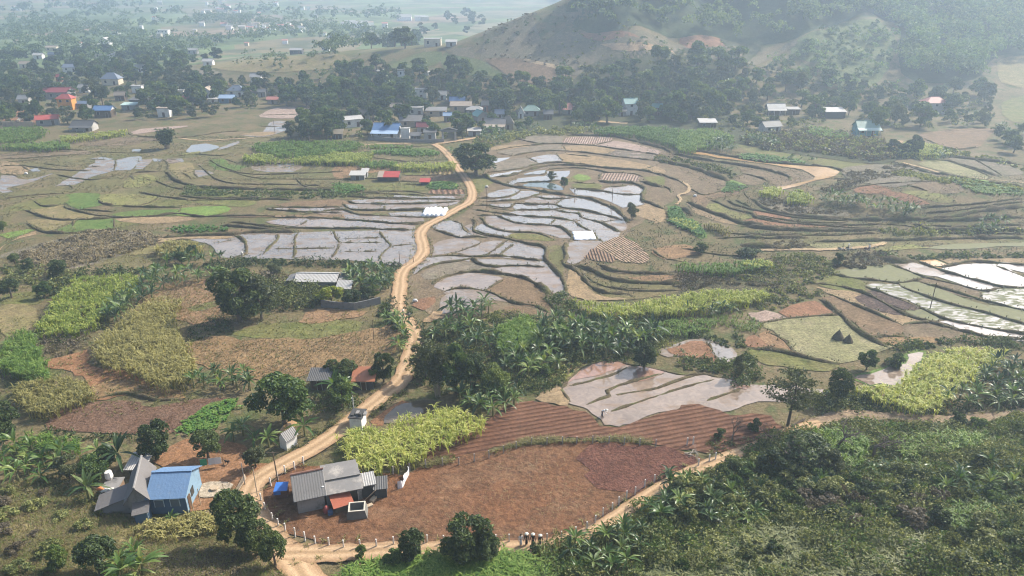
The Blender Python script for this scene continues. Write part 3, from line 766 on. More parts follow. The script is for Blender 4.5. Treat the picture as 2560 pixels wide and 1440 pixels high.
# ------------------------------------------------------------------ earth banks between the fields
def bk(w, h, txt):
    for ln in txt.strip().splitlines():
        if ln.strip(): a = ln.strip().split(' ', 1); bank(a[0], a[1], w, h)
bk(.36, .3, '''
0 0,1300 80,1300 140,1320
0 140,1220 200,1260 240,1278 300,1275
0 340,1220 440,1235 520,1240
0 670,1135 800,1135 1000,1140 1140,1130
0 0,1185 200,1180 450,1160 640,1150
0 0,1165 300,1140 650,1120
0 660,1185 800,1190
0 1210,1185 1250,1220 1250,1260
0 1440,1290 1480,1330
0 1350,1285 1400,1310 1430,1340
0 970,1310 1000,1340
0 1090,1330 1120,1350
0 420,1385 520,1385 550,1405
0 850,1270 865,1195
0 1035,1190 1025,1215
0 950,990 1000,1010 1170,1020
0 1700,1030 1880,1030
0 1940,940 2080,945
0 2170,800 2330,805 2560,790
0 1950,860 2100,855 2280,860
0 1700,1270 1830,1310 1960,1330 2200,1335 2560,1335
0 1680,1185 1790,1225
0 0,1215 250,1190 420,1165
3 850,205 850,270
3 520,130 480,100
3 400,295 560,215
3 2060,305 2070,350 2010,410 1940,490
3 2230,300 2195,350 2195,460 2170,500
3 2480,290 2510,360 2540,385
3 2010,425 2190,425 2500,420
3 2530,380 2500,450 2460,505
3 1580,390 1780,350
4 290,290 330,350 375,400 340,440 300,480 305,520
4 0,350 200,345 330,345
4 0,380 340,378
4 0,445 300,445
4 375,405 560,390
4 330,100 330,135
4 620,133 625,190
3 2220,262 2300,205
a 130,1340 300,1350 700,1380 1700,1385
a 350,1270 700,1275 1000,1280 1300,1320 1720,1335
a 340,740 700,770 950,785
a 420,820 700,850 1000,880 1300,860 1480,850
a 300,930 800,955
a 430,660 700,690 1280,665
a 640,1110 900,1140 1250,1150
b 1110,970 1200,905
b 1030,1245 1115,1170
b 1390,1200 1475,1167
b 1740,1205 1880,1180
b 1700,640 1710,600 1725,560
b 430,700 620,625
b 970,575 1100,600 1200,605
b 750,345 890,418
b 1130,300 1220,400
b 1215,190 1250,245
b 2440,455 2275,505
b 220,1000 350,1030 560,1050
b 1740,735 1900,735 2120,710
4 820,210 900,240 930,290 1000,330
4 1080,735 1230,650
4 1180,475 1300,385
4 1080,480 1240,370
4 850,460 1050,385
4 1880,290 1910,340 1970,380
F 1695,862 1718,895
F 1768,853 1798,910
5 2340,545 2450,590 2600,650
5 2240,740 2240,800
5 1660,885 1780,870
5 600,975 800,945 1150,912 1180,905
5 640,1040 760,1100 870,1215
''')
bk(.32, .25, '''
i 155,160 200,155 330,120 400,100 450,72 462,62
i 140,160 165,190 192,240
i 250,250 330,215 370,203 362,180 400,160 500,130 635,94
i 370,203 480,185 565,172 620,155 720,118 775,106
i 345,285 470,240 600,198 720,160 875,120
i 565,172 605,195
i 780,235 870,205 970,170
i 150,158 200,118 245,76 330,48 400,45 470,60 560,75 640,92 720,108 800,103 880,118
''')
bk(.42, .5, '''
3 200,135 300,180 440,207 640,207 850,195
3 480,95 520,130 800,188 1100,185 1330,165 1480,185 1700,180 2000,182 2100,192 2560,200
3 735,60 790,95 1020,112 1340,115
3 1040,5 1200,35 1420,65
3 1340,30 1500,48 1900,52 2170,60
3 200,235 330,300 560,305 700,290 880,280
3 1980,118 2300,118 2560,114
3 1980,130 2300,152 2560,160
4 -300,170 0,135 150,172 360,182 620,192 700,180
4 0,205 200,217 400,236 560,243 620,225
3 1720,222 1900,245 2100,265 2560,275 2700,272 2860,280 3070,287
3 1745,325 1820,370 1830,460 1740,490
4 40,35 300,47 600,52 920,60
4 60,65 130,90 400,92 650,88 880,75
4 20,88 100,132 350,137 620,132 800,108
b 320,250 500,215 700,190 1000,165 1180,160 1600,185 1900,225 2200,265 2500,310
b 560,315 800,275 1050,255 1280,260 1600,290 1900,330 2200,360 2560,400
b 200,545 400,525 650,490 900,430 1220,410 1580,445
b 660,580 850,575 980,560 1010,510 1250,485 1500,490 1700,520 1800,545 2150,560 2290,605
b 530,710 650,680 1000,665 1180,640
b 80,885 300,885 480,870 600,820 650,775
b 70,935 300,930 600,910 750,880 920,820
b 850,860 950,890 1060,900 1250,890 1380,875
b 20,985 200,985 450,1020 520,1010 570,960 800,970 1090,970 1200,1010 1480,1050 1750,1110 2020,1180
b 560,1045 850,1045 1100,1035 1200,1010
b 0,1035 200,1065 500,1105 800,1135 1100,1150 1380,1195
b 1380,1200 1450,1260 1550,1310 1630,1370 1670,1440
b 1100,1045 1250,1075 1430,1095 1450,1130 1530,1165 1720,1215 1850,1280 1980,1345
b 320,1110 450,1170 600,1220 800,1240 1030,1250 1200,1285 1290,1350 1350,1440
b 110,1140 160,1190 200,1250 350,1310 550,1340 850,1350 1000,1400 1100,1440
b 0,1105 150,1120 300,1110
b 20,1300 120,1350 250,1390 400,1410 560,1440
b 0,1180 40,1220 20,1300
b 1300,760 1500,775 1750,795 1980,835 2260,840
4 700,280 820,320 900,345 1000,335 1100,340
4 630,495 800,475 1000,485 1200,480 1520,520
4 560,610 700,545 900,515 980,500 1050,545 1150,560 1300,550 1560,565
4 780,740 900,720 1080,740 1300,830 1450,850 1560,900
5 1130,605 1250,640 1480,660 1620,680 1750,660 1830,640
5 1560,540 1700,590 1830,640 2050,690 2250,740 2390,712
5 1760,510 1850,550 2000,605 2200,660 2400,710 2560,715 2700,715
5 1850,555 1950,560 2050,540 2200,520 2560,545 2700,545
5 985,680 1150,700 1350,750 1480,810 1660,910 1830,965 2100,1040
5 1380,700 1430,725 1700,830 1980,950 2250,1010 2560,1060 2700,1085
5 1600,690 1750,750 2000,835 2250,895 2560,985 2700,1010
5 1770,665 1950,720 2240,805 2560,885 2700,890
5 1660,985 1930,965
5 1100,755 1230,815 1400,885 1650,990
5 1420,1080 1690,1075
5 2020,1020 2200,1060 2340,1090 2600,1100
d 1150,500 1300,540 1430,580 1490,610
d 1060,850 1150,900 1280,960
d 12,490 150,550 300,600 350,630
d 0,665 130,690 190,720 200,760
d 720,850 800,880 900,930 1000,970 1150,1010 1300,1050 1320,1090 1500,1130 1700,1165 2000,1180 2560,1185
d 960,860 1050,920 1300,990 1500,1030 1800,1085 2100,1105 2560,1135
6 690,110 800,95 950,75 1080,105 1180,125 1380,110
''')
bk(.2, .08, '''
d 250,225 500,255 800,300 1100,335 1400,370 1700,415 1950,450 2080,510 2130,550 2090,590
''')
bk(.3, .42, '''
0 0,1050 200,1060 420,1110 640,1120
0 0,1240 160,1235 420,1265 700,1275
0 1000,1020 1250,1030 1420,1020 1650,985 1800,975
0 1150,1345 1300,1400 1500,1425
0 1480,1230 1560,1300 1620,1340 1760,1370 2100,1375 2400,1385
0 1560,1190 1640,1240 1800,1290 2000,1300 2300,1290 2560,1280
0 1760,1130 1640,1160 1440,1150 1260,1175
0 1850,1240 1980,1225 2200,1220 2560,1225
0 620,1250 760,1240
0 420,1300 560,1330 700,1340 860,1310
0 900,1340 1000,1290 1180,1280
0 2200,1330 2300,1400 2560,1400
3 0,60 200,30 480,10
3 240,60 330,110 480,95
3 1180,30 1160,65 1020,112
3 1420,65 1680,60 1900,62 2100,40
3 1340,130 1330,165
3 600,130 850,150
3 640,205 560,215 540,260
3 1100,300 1180,345
3 600,320 660,400 560,520
3 900,470 1080,400 1160,390
a 0,1120 300,1110 640,1105
a 900,1065 1250,1065 1560,1052
a 340,1290 700,1310 1200,1330
a 860,1180 1230,1190
d 1320,1060 1500,1090 1800,1140 2100,1160 2560,1160
d 1150,1140 1400,1185 1700,1220 2100,1235 2560,1235
d 450,700 620,790 800,760 1000,690
d 820,740 1060,700 1260,680
d 1040,760 960,800 900,860
d 1250,700 1180,760 1250,850
d 1900,1110 1820,1160
d 1010,560 1200,515
d 700,1250 1000,1300 1400,1330 2000,1330 2560,1330
d 800,1370 1200,1355 1600,1375 1900,1360
5 550,180 800,232 1100,252 1400,245 1500,240
5 830,235 1200,265 1500,275
5 450,310 800,320 1200,318 1480,310
5 1770,120 2000,105 2250,85 2560,50
5 1770,160 1950,150 2200,120 2560,75
5 1500,240 1700,255 1850,285
5 1850,250 2100,260 2300,250 2560,245
5 1900,310 2200,305 2560,318
5 0,420 300,470 600,480
5 0,590 300,625 600,640
5 600,600 900,580 1100,590
2 1450,1360 1300,1400 1200,1429
2 1310,1400 1440,1378 1680,1362 2000,1350
2 1990,1200 2290,1310 2280,1340
2 2180,1180 2400,1310
2 1830,1040 2020,1108 2220,1100
2 1150,1330 1300,1340 1420,1320 1640,1240
2 1700,1380 1850,1429
4 1840,650 1960,700 2200,740 2560,735
4 1790,600 1900,680 2050,720 2300,720
4 2330,430 2400,490 2560,520
b 600,95 870,152 1150,160
b 340,290 540,318
b 1640,180 1900,118
b 1850,260 1820,290
b 1250,300 1600,335
b 1300,660 1500,690 1690,690
b 1330,750 1500,768 1720,762
''')
bk(.62, .8, '''
0 1240,1280 1300,1340 1370,1370 1450,1385 1560,1400 1800,1410 2560,1420
b 1260,45 1500,50 1850,60 2050,100 2300,160 2560,225
b 270,605 500,590 700,530 950,470 1200,445 1600,465 1900,495 2250,515 2400,545 2560,590
b 150,560 250,640 380,690 520,730 800,770 1000,810 1200,840 1400,870 1600,905 1800,985 1950,1060 2050,1170 2090,1215
b 1700,645 1800,680 2110,685 2300,760 2270,850 2280,920 2360,950 2450,990 2560,1030
b 2230,650 2400,710 2560,745
3 1180,345 1500,328 1720,322 1800,310 2000,300 2230,303
3 1650,250 1900,270 2220,300
4 990,200 1010,240 990,280 1050,320 1200,340 1400,390 1530,420 1530,500 1570,550 1650,640 1690,760
4 690,690 760,640 900,605 1000,595 1150,605 1350,640 1450,680 1570,765
4 1690,380 1670,440 1690,480 1665,540 1760,590 1820,660 1900,730 2000,760 2150,765 2200,800
4 1740,545 1900,600 2000,650 2150,675 2350,685 2560,680
4 1920,530 2000,580 2200,605 2500,615
4 1540,760 1560,830 1640,900
d 430,880 500,930 620,980 760,1040 900,1080 1010,1130 1150,1170 1400,1215 1700,1250 2100,1260 2560,1265
d 1290,840 1320,870 1420,950 1550,1010 1700,1050 1900,1080 2200,1100 2560,1115
5 1000,195 1200,205 1500,210 1800,205 2000,195 2200,150 2560,110
5 450,255 700,280 1000,290 1300,290 1480,280
5 430,335 700,345 950,340
5 1000,372 1300,370 1700,360 2100,350 2560,345
5 1830,215 2100,210 2560,190
5 1750,235 1850,280 2100,290 2300,285 2560,290
d 0,940 60,960 130,985
d 300,940 360,980 430,1010 490,1070
d 220,240 450,290 800,345 1100,390 1400,440 1600,490 1750,540 1790,570 1770,600
d 380,190 900,258 1400,343 1900,388 2300,418 2480,470 2500,495
d 0,150 100,170 220,240
2 1650,1225 1850,1290 2000,1310 2200,1350 2560,1395
2 1960,1190 2200,1260 2360,1310
5 1050,800 1180,905 1300,1020 1440,1110 1550,1155
5 510,1165 700,1180 870,1220 1000,1250 1190,1285
2 2000,1170 2560,1230
''')
bk(1.2, 1.1, '''
d 0,320 200,368 400,408 600,468 800,545 930,592 965,615
5 450,395 600,410 800,420
5 1500,480 1600,520 1760,508
''')
build_banks()
# ------------------------------------------------------------------ vegetation builders
def Gz(tile, s, dz):
    """traced canopy outline -> ground outline of plants dz tall"""
    global H
    H0 = H
    H = lambda x, y: H0(x, y) + dz
    try: P = wpoly(tile, s)
    finally: H = H0
    P[:, 2] -= dz
    return P
def area(P):
    x, y = P[:, 0], P[:, 1]; return .5 * abs(np.dot(x, np.roll(y, 1)) - np.dot(y, np.roll(x, 1)))
def scatter(P, dens, edge=0.0):
    n = int(area(P) * dens); lo, hi = P[:, :2].min(0), P[:, :2].max(0)
    if n < 1: return np.zeros((0, 3))
    q = rng.uniform(lo, hi, (int(n * np.prod(hi - lo) / max(area(P), .1)) + 4, 2))
    q = q[inpoly(q, P)][:n * 2]
    return np.concatenate([q, H(q[:, 0], q[:, 1])[:, None]], 1)
def blades(B, k, L, w, lean=.5, droop=.6, up=0.0):
    """k arching leaves from each base point"""
    n = len(B) * k
    b = np.repeat(B, k, 0) + np.array([0, 0, 0])
    a = rng.uniform(0, 2 * pi, n); l = L * rng.uniform(.6, 1.15, n); ww = w * rng.uniform(.7, 1.2, n)
    le = lean * rng.uniform(.35, 1.3, n); dr = droop * rng.uniform(.5, 1.3, n)
    d = np.stack([np.cos(a), np.sin(a), 0 * a], 1); s = np.stack([-np.sin(a), np.cos(a), 0 * a], 1)
    b = b + np.stack([0 * a, 0 * a, up * rng.uniform(0, 1, n)], 1)
    p1 = b + d * (l * le * .35)[:, None] + np.stack([0 * a, 0 * a, l * .6], 1)
    p2 = b + d * (l * le * 1.0)[:, None] + np.stack([0 * a, 0 * a, l * (1 - .55 * dr)], 1)
    h = .5 * ww[:, None]
    V = np.stack([b - s * h * .6, b + s * h * .6, p1 - s * h, p1 + s * h, p2 - s * h * .25, p2 + s * h * .25], 1).reshape(-1, 3)
    i = np.arange(n)[:, None] * 6
    F = np.concatenate([i + np.array([[0, 1, 3, 2]]), i + np.array([[2, 3, 5, 4]])])
    return V, F
def quads(C, size, nb=None, bias=.6, asp=1.5):
    """leaf clumps: one bent quad at each centre; normals lean towards nb"""
    n = len(C); nrm = rng.normal(0, 1, (n, 3)); nrm /= np.linalg.norm(nrm, axis=1, keepdims=True)
    if nb is not None: nrm = nrm * (1 - bias) + nb * bias
    nrm /= np.linalg.norm(nrm, axis=1, keepdims=True) + 1e-9
    r = rng.normal(0, 1, (n, 3)); u = np.cross(nrm, r); u /= np.linalg.norm(u, axis=1, keepdims=True) + 1e-9
    v = np.cross(nrm, u); s = (size * rng.uniform(.6, 1.35, n))[:, None]
    bend = nrm * s * .28
    V = np.stack([C - u * s * .5 * asp - bend, C + v * s * .42, C + u * s * .5 * asp - bend, C - v * s * .42], 1).reshape(-1, 3)
    i = np.arange(n)[:, None] * 4
    return V, i + np.array([[0, 1, 2, 3]])
def join(parts):
    V = []; F = []; n = 0
    for v, f in parts:
        V.append(v); F.append(np.asarray(f) + n); n += len(v)
    fs = {}
    for f in F: fs.setdefault(f.shape[1], []).append(f)
    return np.concatenate(V), [np.concatenate(f) for f in fs.values()]
def lumps(n, rx, rz, zc, seed, rmin=.32, rmax=.55, hollow=.55):
    g = np.random.default_rng(seed); L = []
    for i in range(n):
        d = g.normal(0, 1, 3); d /= np.linalg.norm(d); q = hollow + (1 - hollow) * g.uniform()
        L.append((np.array([d[0] * rx * q, d[1] * rx * q, zc + d[2] * rz * q * .9]), rx * g.uniform(rmin, rmax)))
    return L
def crown(L, n, size, flat=.85, asp=1.5, bias=.55):
    per = np.array([r * r for _, r in L]); per = (per / per.sum() * n).astype(int) + 1
    C = []; NB = []
    for (c, r), m in zip(L, per):
        d = rng.normal(0, 1, (m, 3)); d /= np.linalg.norm(d, axis=1, keepdims=True)
        d[:, 2] = np.where(d[:, 2] < -.35, -d[:, 2], d[:, 2])
        rad = r * rng.uniform(.55, 1.08, m) ** .6
        C.append(c + d * rad[:, None] * np.array([1, 1, flat])); NB.append(d)
    return quads(np.concatenate(C), size, np.concatenate(NB) + np.array([0, 0, .25]), bias, asp)
def trunk_mb(h, r, L, nb=5, lean=.06):
    mb = MB(); top = Vector((R.uniform(-1, 1) * lean * h, R.uniform(-1, 1) * lean * h, h))
    mb.tube([(0, 0, -.3), (top.x * .35, top.y * .35, h * .4), tuple(top)], [r * 1.35, r, r * .55], 7)
    for c, rr in L[:nb]:
        f = Vector((top.x * .6, top.y * .6, h * R.uniform(.45, .8))); c = Vector(c)
        mid = (f + c) / 2 + Vector((0, 0, -.08 * h))
        mb.tube([f, mid, c], [r * .5, r * .32, r * .14], 5, False)
    return mb
BARK = plain('bark', (.13, .10, .075), .95, .35, 3)
BARKP = plain('pale bark', (.34, .29, .23), .9, .3, 3)
LF = dict(
    dark=leaf('dark glossy foliage', (.02, .038, .014), (.055, .09, .026), (.14, .18, .055), .3, big=.3),
    village=leaf('village tree foliage', (.024, .042, .017), (.066, .10, .034), (.16, .20, .07), .32, big=.2),
    mid=leaf('green foliage', (.03, .065, .016), (.075, .13, .03), (.165, .22, .055), .32, big=.3),
    light=leaf('light green foliage', (.06, .10, .022), (.10, .15, .03), (.17, .21, .05), .3),
    grey=leaf('grey green foliage', (.055, .07, .032), (.10, .12, .052), (.17, .185, .09), .3, big=.3),
    hill=leaf('hill forest foliage', (.03, .055, .022), (.075, .125, .042), (.18, .235, .09), .34, big=.09),
    hillsun=leaf('pale hill foliage', (.06, .12, .04), (.13, .21, .07), (.22, .30, .11), .3, big=.09),  # paler copy of the hill leaf; sunlight is painted into its colour
    lime=leaf('lime foliage', (.13, .18, .02), (.2, .25, .03), (.28, .3, .05), .3),
    cane=leaf('cane leaves', (.16, .225, .04), (.35, .405, .085), (.58, .57, .21), .38, .3, .35),
    canegreen=leaf('green maize leaves', (.07, .15, .025), (.15, .25, .04), (.28, .36, .09), .36, .3, .3),
    canedry=leaf('drying cane leaves', (.13, .13, .045), (.26, .24, .08), (.42, .38, .15), .32, .3, .35),
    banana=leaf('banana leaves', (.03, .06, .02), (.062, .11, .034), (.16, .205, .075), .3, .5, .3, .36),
    bananal=leaf('sunlit banana leaves', (.045, .095, .022), (.10, .17, .038), (.24, .29, .085), .34, .5, .3, .36),  # lighter copy of the banana leaf, sunshine put into its colour
    scrub=leaf('scrub leaves', (.045, .065, .02), (.15, .175, .052), (.35, .35, .13), .25, big=.25),  # wide tone range paints lit leaf highlights and shaded gaps
    scrubdark=leaf('dark scrub leaves', (.03, .05, .018), (.075, .11, .034), (.18, .215, .075), .3, big=.25),
    scrubbrown=leaf('greyish dry scrub', (.075, .062, .04), (.135, .11, .07), (.21, .175, .12), .2, big=.25),
    beans=leaf('bean leaves', (.055, .075, .026), (.115, .135, .045), (.22, .23, .09), .28, .3, .4),
    grass=leaf('rough grass', (.10, .105, .03), (.19, .18, .06), (.34, .30, .13), .3, big=.18),
    grassdry=leaf('dry grass', (.16, .125, .065), (.24, .19, .10), (.34, .28, .165), .25, big=.18),
    grassgreen=leaf('fresh grass', (.06, .12, .018), (.11, .18, .03), (.2, .25, .055), .34, big=.2),
    bankgrass=leaf('bank grass', (.045, .05, .02), (.085, .09, .035), (.14, .135, .055), .25, big=.3),
    veg=leaf('vegetable leaves', (.05, .13, .02), (.09, .2, .03), (.2, .3, .06), .3, big=.4),
)
def stuff(name, VF, mat, label, cat):
    V, F = VF
    if len(V) == 0: return
    return tag(mesh_obj(name, np_mesh(name, V, F), mat), label, cat, kind='stuff')

# ---- prototypes: (trunk mesh, crown mesh, height)
def proto_tree(kind, seed, h, rx, rz, nl, nq, size, mat, bark=None, r=.2, flat=.85, hollow=.35, zc=None):
    R.seed(seed); g = np.random.default_rng(seed)
    zc = zc if zc is not None else h - rz
    L = []
    for i in range(nl):
        d = g.normal(0, 1, 3); d /= np.linalg.norm(d); q = g.uniform(hollow, 1) ** .5 * .78
        taper = 1 - .22 * max(0, d[2]) * q
        L.append((np.array([d[0] * rx * q * taper * g.uniform(.8, 1.15), d[1] * rx * q * taper, zc + d[2] * rz * q]), min(rx, rz) * g.uniform(.26, .46)))
    V, F = crown(L, nq, size, flat)
    cm = np_mesh(kind + '_crown', V, F); cm.materials.append(mat)
    mb = trunk_mb(zc, r, L)
    tm = bpy.data.meshes.new(kind + '_trunk'); tm.from_pydata(mb.V, [], mb.F); tm.materials.append(bark or BARK)
    return dict(kind=kind, t=tm, c=cm, h=h, r=rx)
TREES = {}
TREES['dark'] = [proto_tree('broadleaf_tree', 20 + i, 9, 3.7 - .3 * i, 4.3, 24, 3600, .40, LF['dark'], r=.26) for i in range(3)]
TREES['mid'] = [proto_tree('broadleaf_tree', 30 + i, 8, 3.5 - .3 * i, 3.8, 20, 3000, .40, LF['mid'], r=.2) for i in range(3)]
TREES['light'] = [proto_tree('broadleaf_tree', 40 + i, 7.5, 3.2, 3.5, 18, 2500, .40, LF['light'], r=.18) for i in range(2)]
TREES['grey'] = [proto_tree('broadleaf_tree', 50 + i, 9, 3.4, 4.2, 17, 2300, .42, LF['grey'], r=.2, hollow=.5) for i in range(2)]
TREES['fd'] = [proto_tree('broadleaf_tree', 60 + i, 10, 4.3 - .5 * (i % 2), 4.7, 17, 1150, .85, LF['village'], r=.25) for i in range(3)]
TREES['fm'] = [proto_tree('broadleaf_tree', 70 + i, 9, 4.0, 4.3, 16, 1050, .82, LF['mid'], r=.22) for i in range(3)]
TREES['fg'] = [proto_tree('broadleaf_tree', 80 + i, 10, 3.8, 4.7, 14, 900, .85, LF['grey'], r=.22, hollow=.5) for i in range(2)]
TREES['fl'] = [proto_tree('broadleaf_tree', 85 + i, 8, 3.6, 3.8, 14, 950, .8, LF['light'], r=.2) for i in range(2)]
TREES['shrub'] = [proto_tree('shrub', 90 + i, 2.4, 1.5, 1.2, 12, 900, .24, LF['mid'], r=.05, zc=1.05) for i in range(2)]
TREES['shrubdark'] = [proto_tree('shrub', 95 + i, 2.8, 1.7, 1.5, 12, 1000, .25, LF['dark'], r=.06, zc=1.2) for i in range(2)]
TREES['shrublime'] = [proto_tree('shrub', 98, 2.6, 1.7, 1.4, 12, 1000, .23, LF['lime'], r=.06, zc=1.2)]
TREES['shrubgrey'] = [proto_tree('shrub', 99 + i, 2.6, 1.7, 1.4, 12, 900, .25, LF['scrub'], r=.06, zc=1.2) for i in range(2)]
TREES['shrubbrown'] = [proto_tree('shrub', 105, 2.6, 1.7, 1.4, 12, 900, .24, LF['scrubbrown'], r=.06, zc=1.2)]
def proto_bamboo(seed, h, r, n, mat):
    """clump of arching culms with feathery sprays"""
    g = np.random.default_rng(seed); mb = MB(); C = []
    for i in range(n):
        a = g.uniform(0, 2 * pi); q = g.uniform(.2, 1); hh = h * g.uniform(.65, 1)
        b = np.array([cos(a) * r * .25 * q, sin(a) * r * .25 * q, 0]); tip = np.array([cos(a) * r * q, sin(a) * r * q, hh])
        m = b * .6 + tip * .4 + np.array([0, 0, hh * .25])
        mb.tube([b, m, tip], [.06, .045, .015], 4, False)
        for t in g.uniform(.3, 1.0, 70 if mat is not None else 40):
            p = (1 - t) ** 2 * b + 2 * t * (1 - t) * (m * 1.02) + t * t * tip
            C.append(p + g.normal(0, .28 + .22 * t, 3) * np.array([1, 1, .8]))
    V, F = quads(np.array(C), .42, np.tile([[0, 0, 1.]], (len(C), 1)), .3, 2.2)
    cm = np_mesh('bamboo_crown', V, F); cm.materials.append(mat)
    tm = bpy.data.meshes.new('bamboo_culms'); tm.from_pydata(mb.V, [], mb.F); tm.materials.append(BARKP)
    return dict(kind='bamboo_clump', t=tm, c=cm, h=h, r=r)
TREES['bamboo'] = [proto_bamboo(5, 10, 3.0, 26, LF['grey']), proto_bamboo(6, 11, 2.6, 22, LF['mid'])]
TREES['bamboodark'] = [proto_bamboo(8, 8, 2.6, 34, LF['dark'])]
TREES['fb'] = [proto_tree('bamboo_clump', 88, 10, 2.6, 5, 14, 900, .8, LF['grey'], r=.1, hollow=.5), proto_tree('bamboo_clump', 89, 10, 2.4, 5, 14, 800, .8, LF['mid'], r=.1)]
def proto_bare(seed, h):
    """leafless tree grown by forking"""
    g = random.Random(seed); mb = MB()
    def grow(p, d, l, r, k):
        q = p + d * l; m = p + d * l * .5 + Vector((g.uniform(-1, 1), g.uniform(-1, 1), 0)) * l * .07
        mb.tube([p, m, q], [r, r * .85, r * .66], 5 if k < 3 else 3, False)
        if k >= 6 or r < .014: return
        for j in range(2 if k < 1 else g.choice((2, 3))):
            a = Vector((g.uniform(-1, 1), g.uniform(-1, 1), g.uniform(-.35, .5))).normalized()
            grow(q, (d * .75 + a * .75).normalized(), l * g.uniform(.62, .85), r * .64, k + 1)
    grow(Vector((0, 0, -.2)), Vector((.04, 0, 1)), h * .27, h * .034, 0)
    tm = bpy.data.meshes.new('bare_branches'); tm.from_pydata(mb.V, [], mb.F); tm.materials.append(plain('grey branches', (.16, .125, .10), .95, .3, 3))
    return dict(kind='bare_tree', t=tm, c=None, h=h, r=h * .4)
TREES['bare'] = [proto_bare(3, 6), proto_bare(4, 6), proto_bare(9, 6)]
def proto_banana(seed, h, n, mat):
    g = np.random.default_rng(seed); mb = MB(); V = []; F = []; k0 = 0
    ns = g.integers(1, 3)
    stems = [(g.uniform(-.5, .5), g.uniform(-.5, .5), g.uniform(.7, 1)) for _ in range(ns)]; stems[0] = (0, 0, 1)
    for sx, sy, sc in stems:
        hs = h * .52 * sc
        mb.tube([(sx, sy, -.2), (sx * 1.05, sy, hs * .5), (sx * 1.1, sy * 1.1, hs)], [.16, .13, .08], 7)
        m = int(n * (.7 + .3 * sc))
        for i in range(m):
            a = i * 2.4 + g.uniform(-.4, .4); L = h * .58 * sc * g.uniform(.75, 1.15); el = g.uniform(.2, 1.35)
            w = L * .105 * g.uniform(.85, 1.2); d = np.array([cos(a), sin(a), 0]); s = np.array([-sin(a), cos(a), 0])
            tw = g.uniform(-.35, .35); droop = (1.35 - el) * .75 + .2
            K = 6; rows = []
            for q in range(K + 1):
                t = q / K
                p = np.array([sx * 1.1, sy * 1.1, hs - .1]) + d * (L * cos(el) * t + .15 * L * t * t) + np.array([0, 0, L * sin(el) * t - droop * L * .62 * t ** 2.3])
                wt = w * (0.06 + 0.94 * min(1, max(0, (t - .12) * 4)) * (1 - max(0, t - .55) / .45 * .78)) * (1 if q % 2 else .9)
                sd = s * cos(tw * 2 * t) + np.array([0, 0, 1]) * sin(tw * 2 * t)
                rows += [p - sd * wt + np.array([0, 0, wt * .35]), p, p + sd * wt + np.array([0, 0, wt * .35])]
            V += rows
            for q in range(K):
                for e in (0, 1):
                    b = k0 + q * 3 + e; F.append((b, b + 1, b + 4, b + 3))
            k0 += len(rows)
    cm = np_mesh('banana_leaves', np.array(V), np.array(F)); cm.materials.append(mat)
    tm = bpy.data.meshes.new('banana_stem'); tm.from_pydata(mb.V, [], mb.F); tm.materials.append(STEM)
    return dict(kind='banana_plant', t=tm, c=cm, h=h, r=h * .4, parts=('pseudostem', 'leaves'))
STEM = plain('banana stem', (.17, .17, .07), .8, .4, 3)
TREES['banana'] = [proto_banana(100 + i, 3.4, 12, LF['banana']) for i in range(4)]
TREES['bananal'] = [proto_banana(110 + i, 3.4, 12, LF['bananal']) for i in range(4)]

def plant(kind, u, v, hpx, label, cat, group=None, h=None, wide=1.0, world=None, i=None):
    """place one plant with its base at photo pixel (u,v); hpx = its height in photo pixels"""
    L = TREES[kind]; pr = L[R.randrange(len(L)) if i is None else i]
    p = Vector(world) if world is not None else g1(u, v)
    if h is None:
        d = max(depth_of(p), 1); dep = atan2(CAMH - p.z, p.y); h = hpx / (FPX / d) / max(.35, cos(dep))
    s = h / pr['h']; rz = R.uniform(0, 6.28)
    px_h = h * FPX / depth_of(p)
    if pr['c'] is None or px_h < 26:
        # too small in the picture to tell its parts: one mesh
        key = 'one'
        if key not in pr:
            if pr['c'] is None: pr[key] = pr['t']
            else:
                bm = bmesh.new(); bm.from_mesh(pr['t']); nf = len(bm.faces); bm.from_mesh(pr['c'])
                bm.faces.ensure_lookup_table()
                for f in bm.faces[nf:]: f.material_index = 1
                me = bpy.data.meshes.new(pr['kind']); bm.to_mesh(me); bm.free()
                me.materials.append(pr['t'].materials[0]); me.materials.append(pr['c'].materials[0]); pr[key] = me
        o = bpy.data.objects.new(pr['kind'], pr[key]); link(o)
        o.location = p; o.rotation_euler = (0, 0, rz); o.scale = (s * wide, s * wide, s)
        return tag(o, label, cat, group)
    o = thing(pr['kind'], label, cat, p, rz, group); o.scale = (s * wide, s * wide, s)
    nm = pr.get('parts', ('trunk', 'crown'))
    for n_, me in zip(nm, (pr['t'], pr['c'])):
        link(bpy.data.objects.new(n_, me), o)
    return o

# ------------------------------------------------------------------ crops: stuff, one object per stand
def crop(mat, tile, s, label, cat, h=2.0, dens=3.5, k=9, w=.10, lean=.55, droop=.75, name='crop_field', low=True, lum=.0):
    P = Gz(tile, s, h * .85)
    P = catmull(P, True, 1.5)
    d = np.linalg.norm(P[:, :2].mean(0)); f = min(1.0, 120 / d)
    B = scatter(P, dens * max(f, .35))
    keep = rng.uniform(-1, 1, len(B)) < .95 + .9 * np.sin(B[:, 0] * .8 + 2 * np.sin(B[:, 1] * .33)) * np.sin(B[:, 1] * .9 + B[:, 0] * .21) + .55
    B = B[keep]; B[:, :2] += rng.normal(0, .35, (len(B), 2))
    hv = h * (1 + .2 * np.sin(B[:, 0] * .9) * np.sin(B[:, 1] * .7) + rng.normal(0, .15, len(B)))
    w = w / max(f, .45)
    parts = []
    Bt = B.copy(); Bt[:, 2] += hv * .45
    parts.append(blades(Bt, k, h * .66, w * 1.15, lean * 1.15, droop * 1.15))
    if low:
        parts.append(blades(B, max(3, k // 3), h * .6, w, lean * .5, droop * .5))
    return stuff(name, join(parts), LF[mat], label, cat)
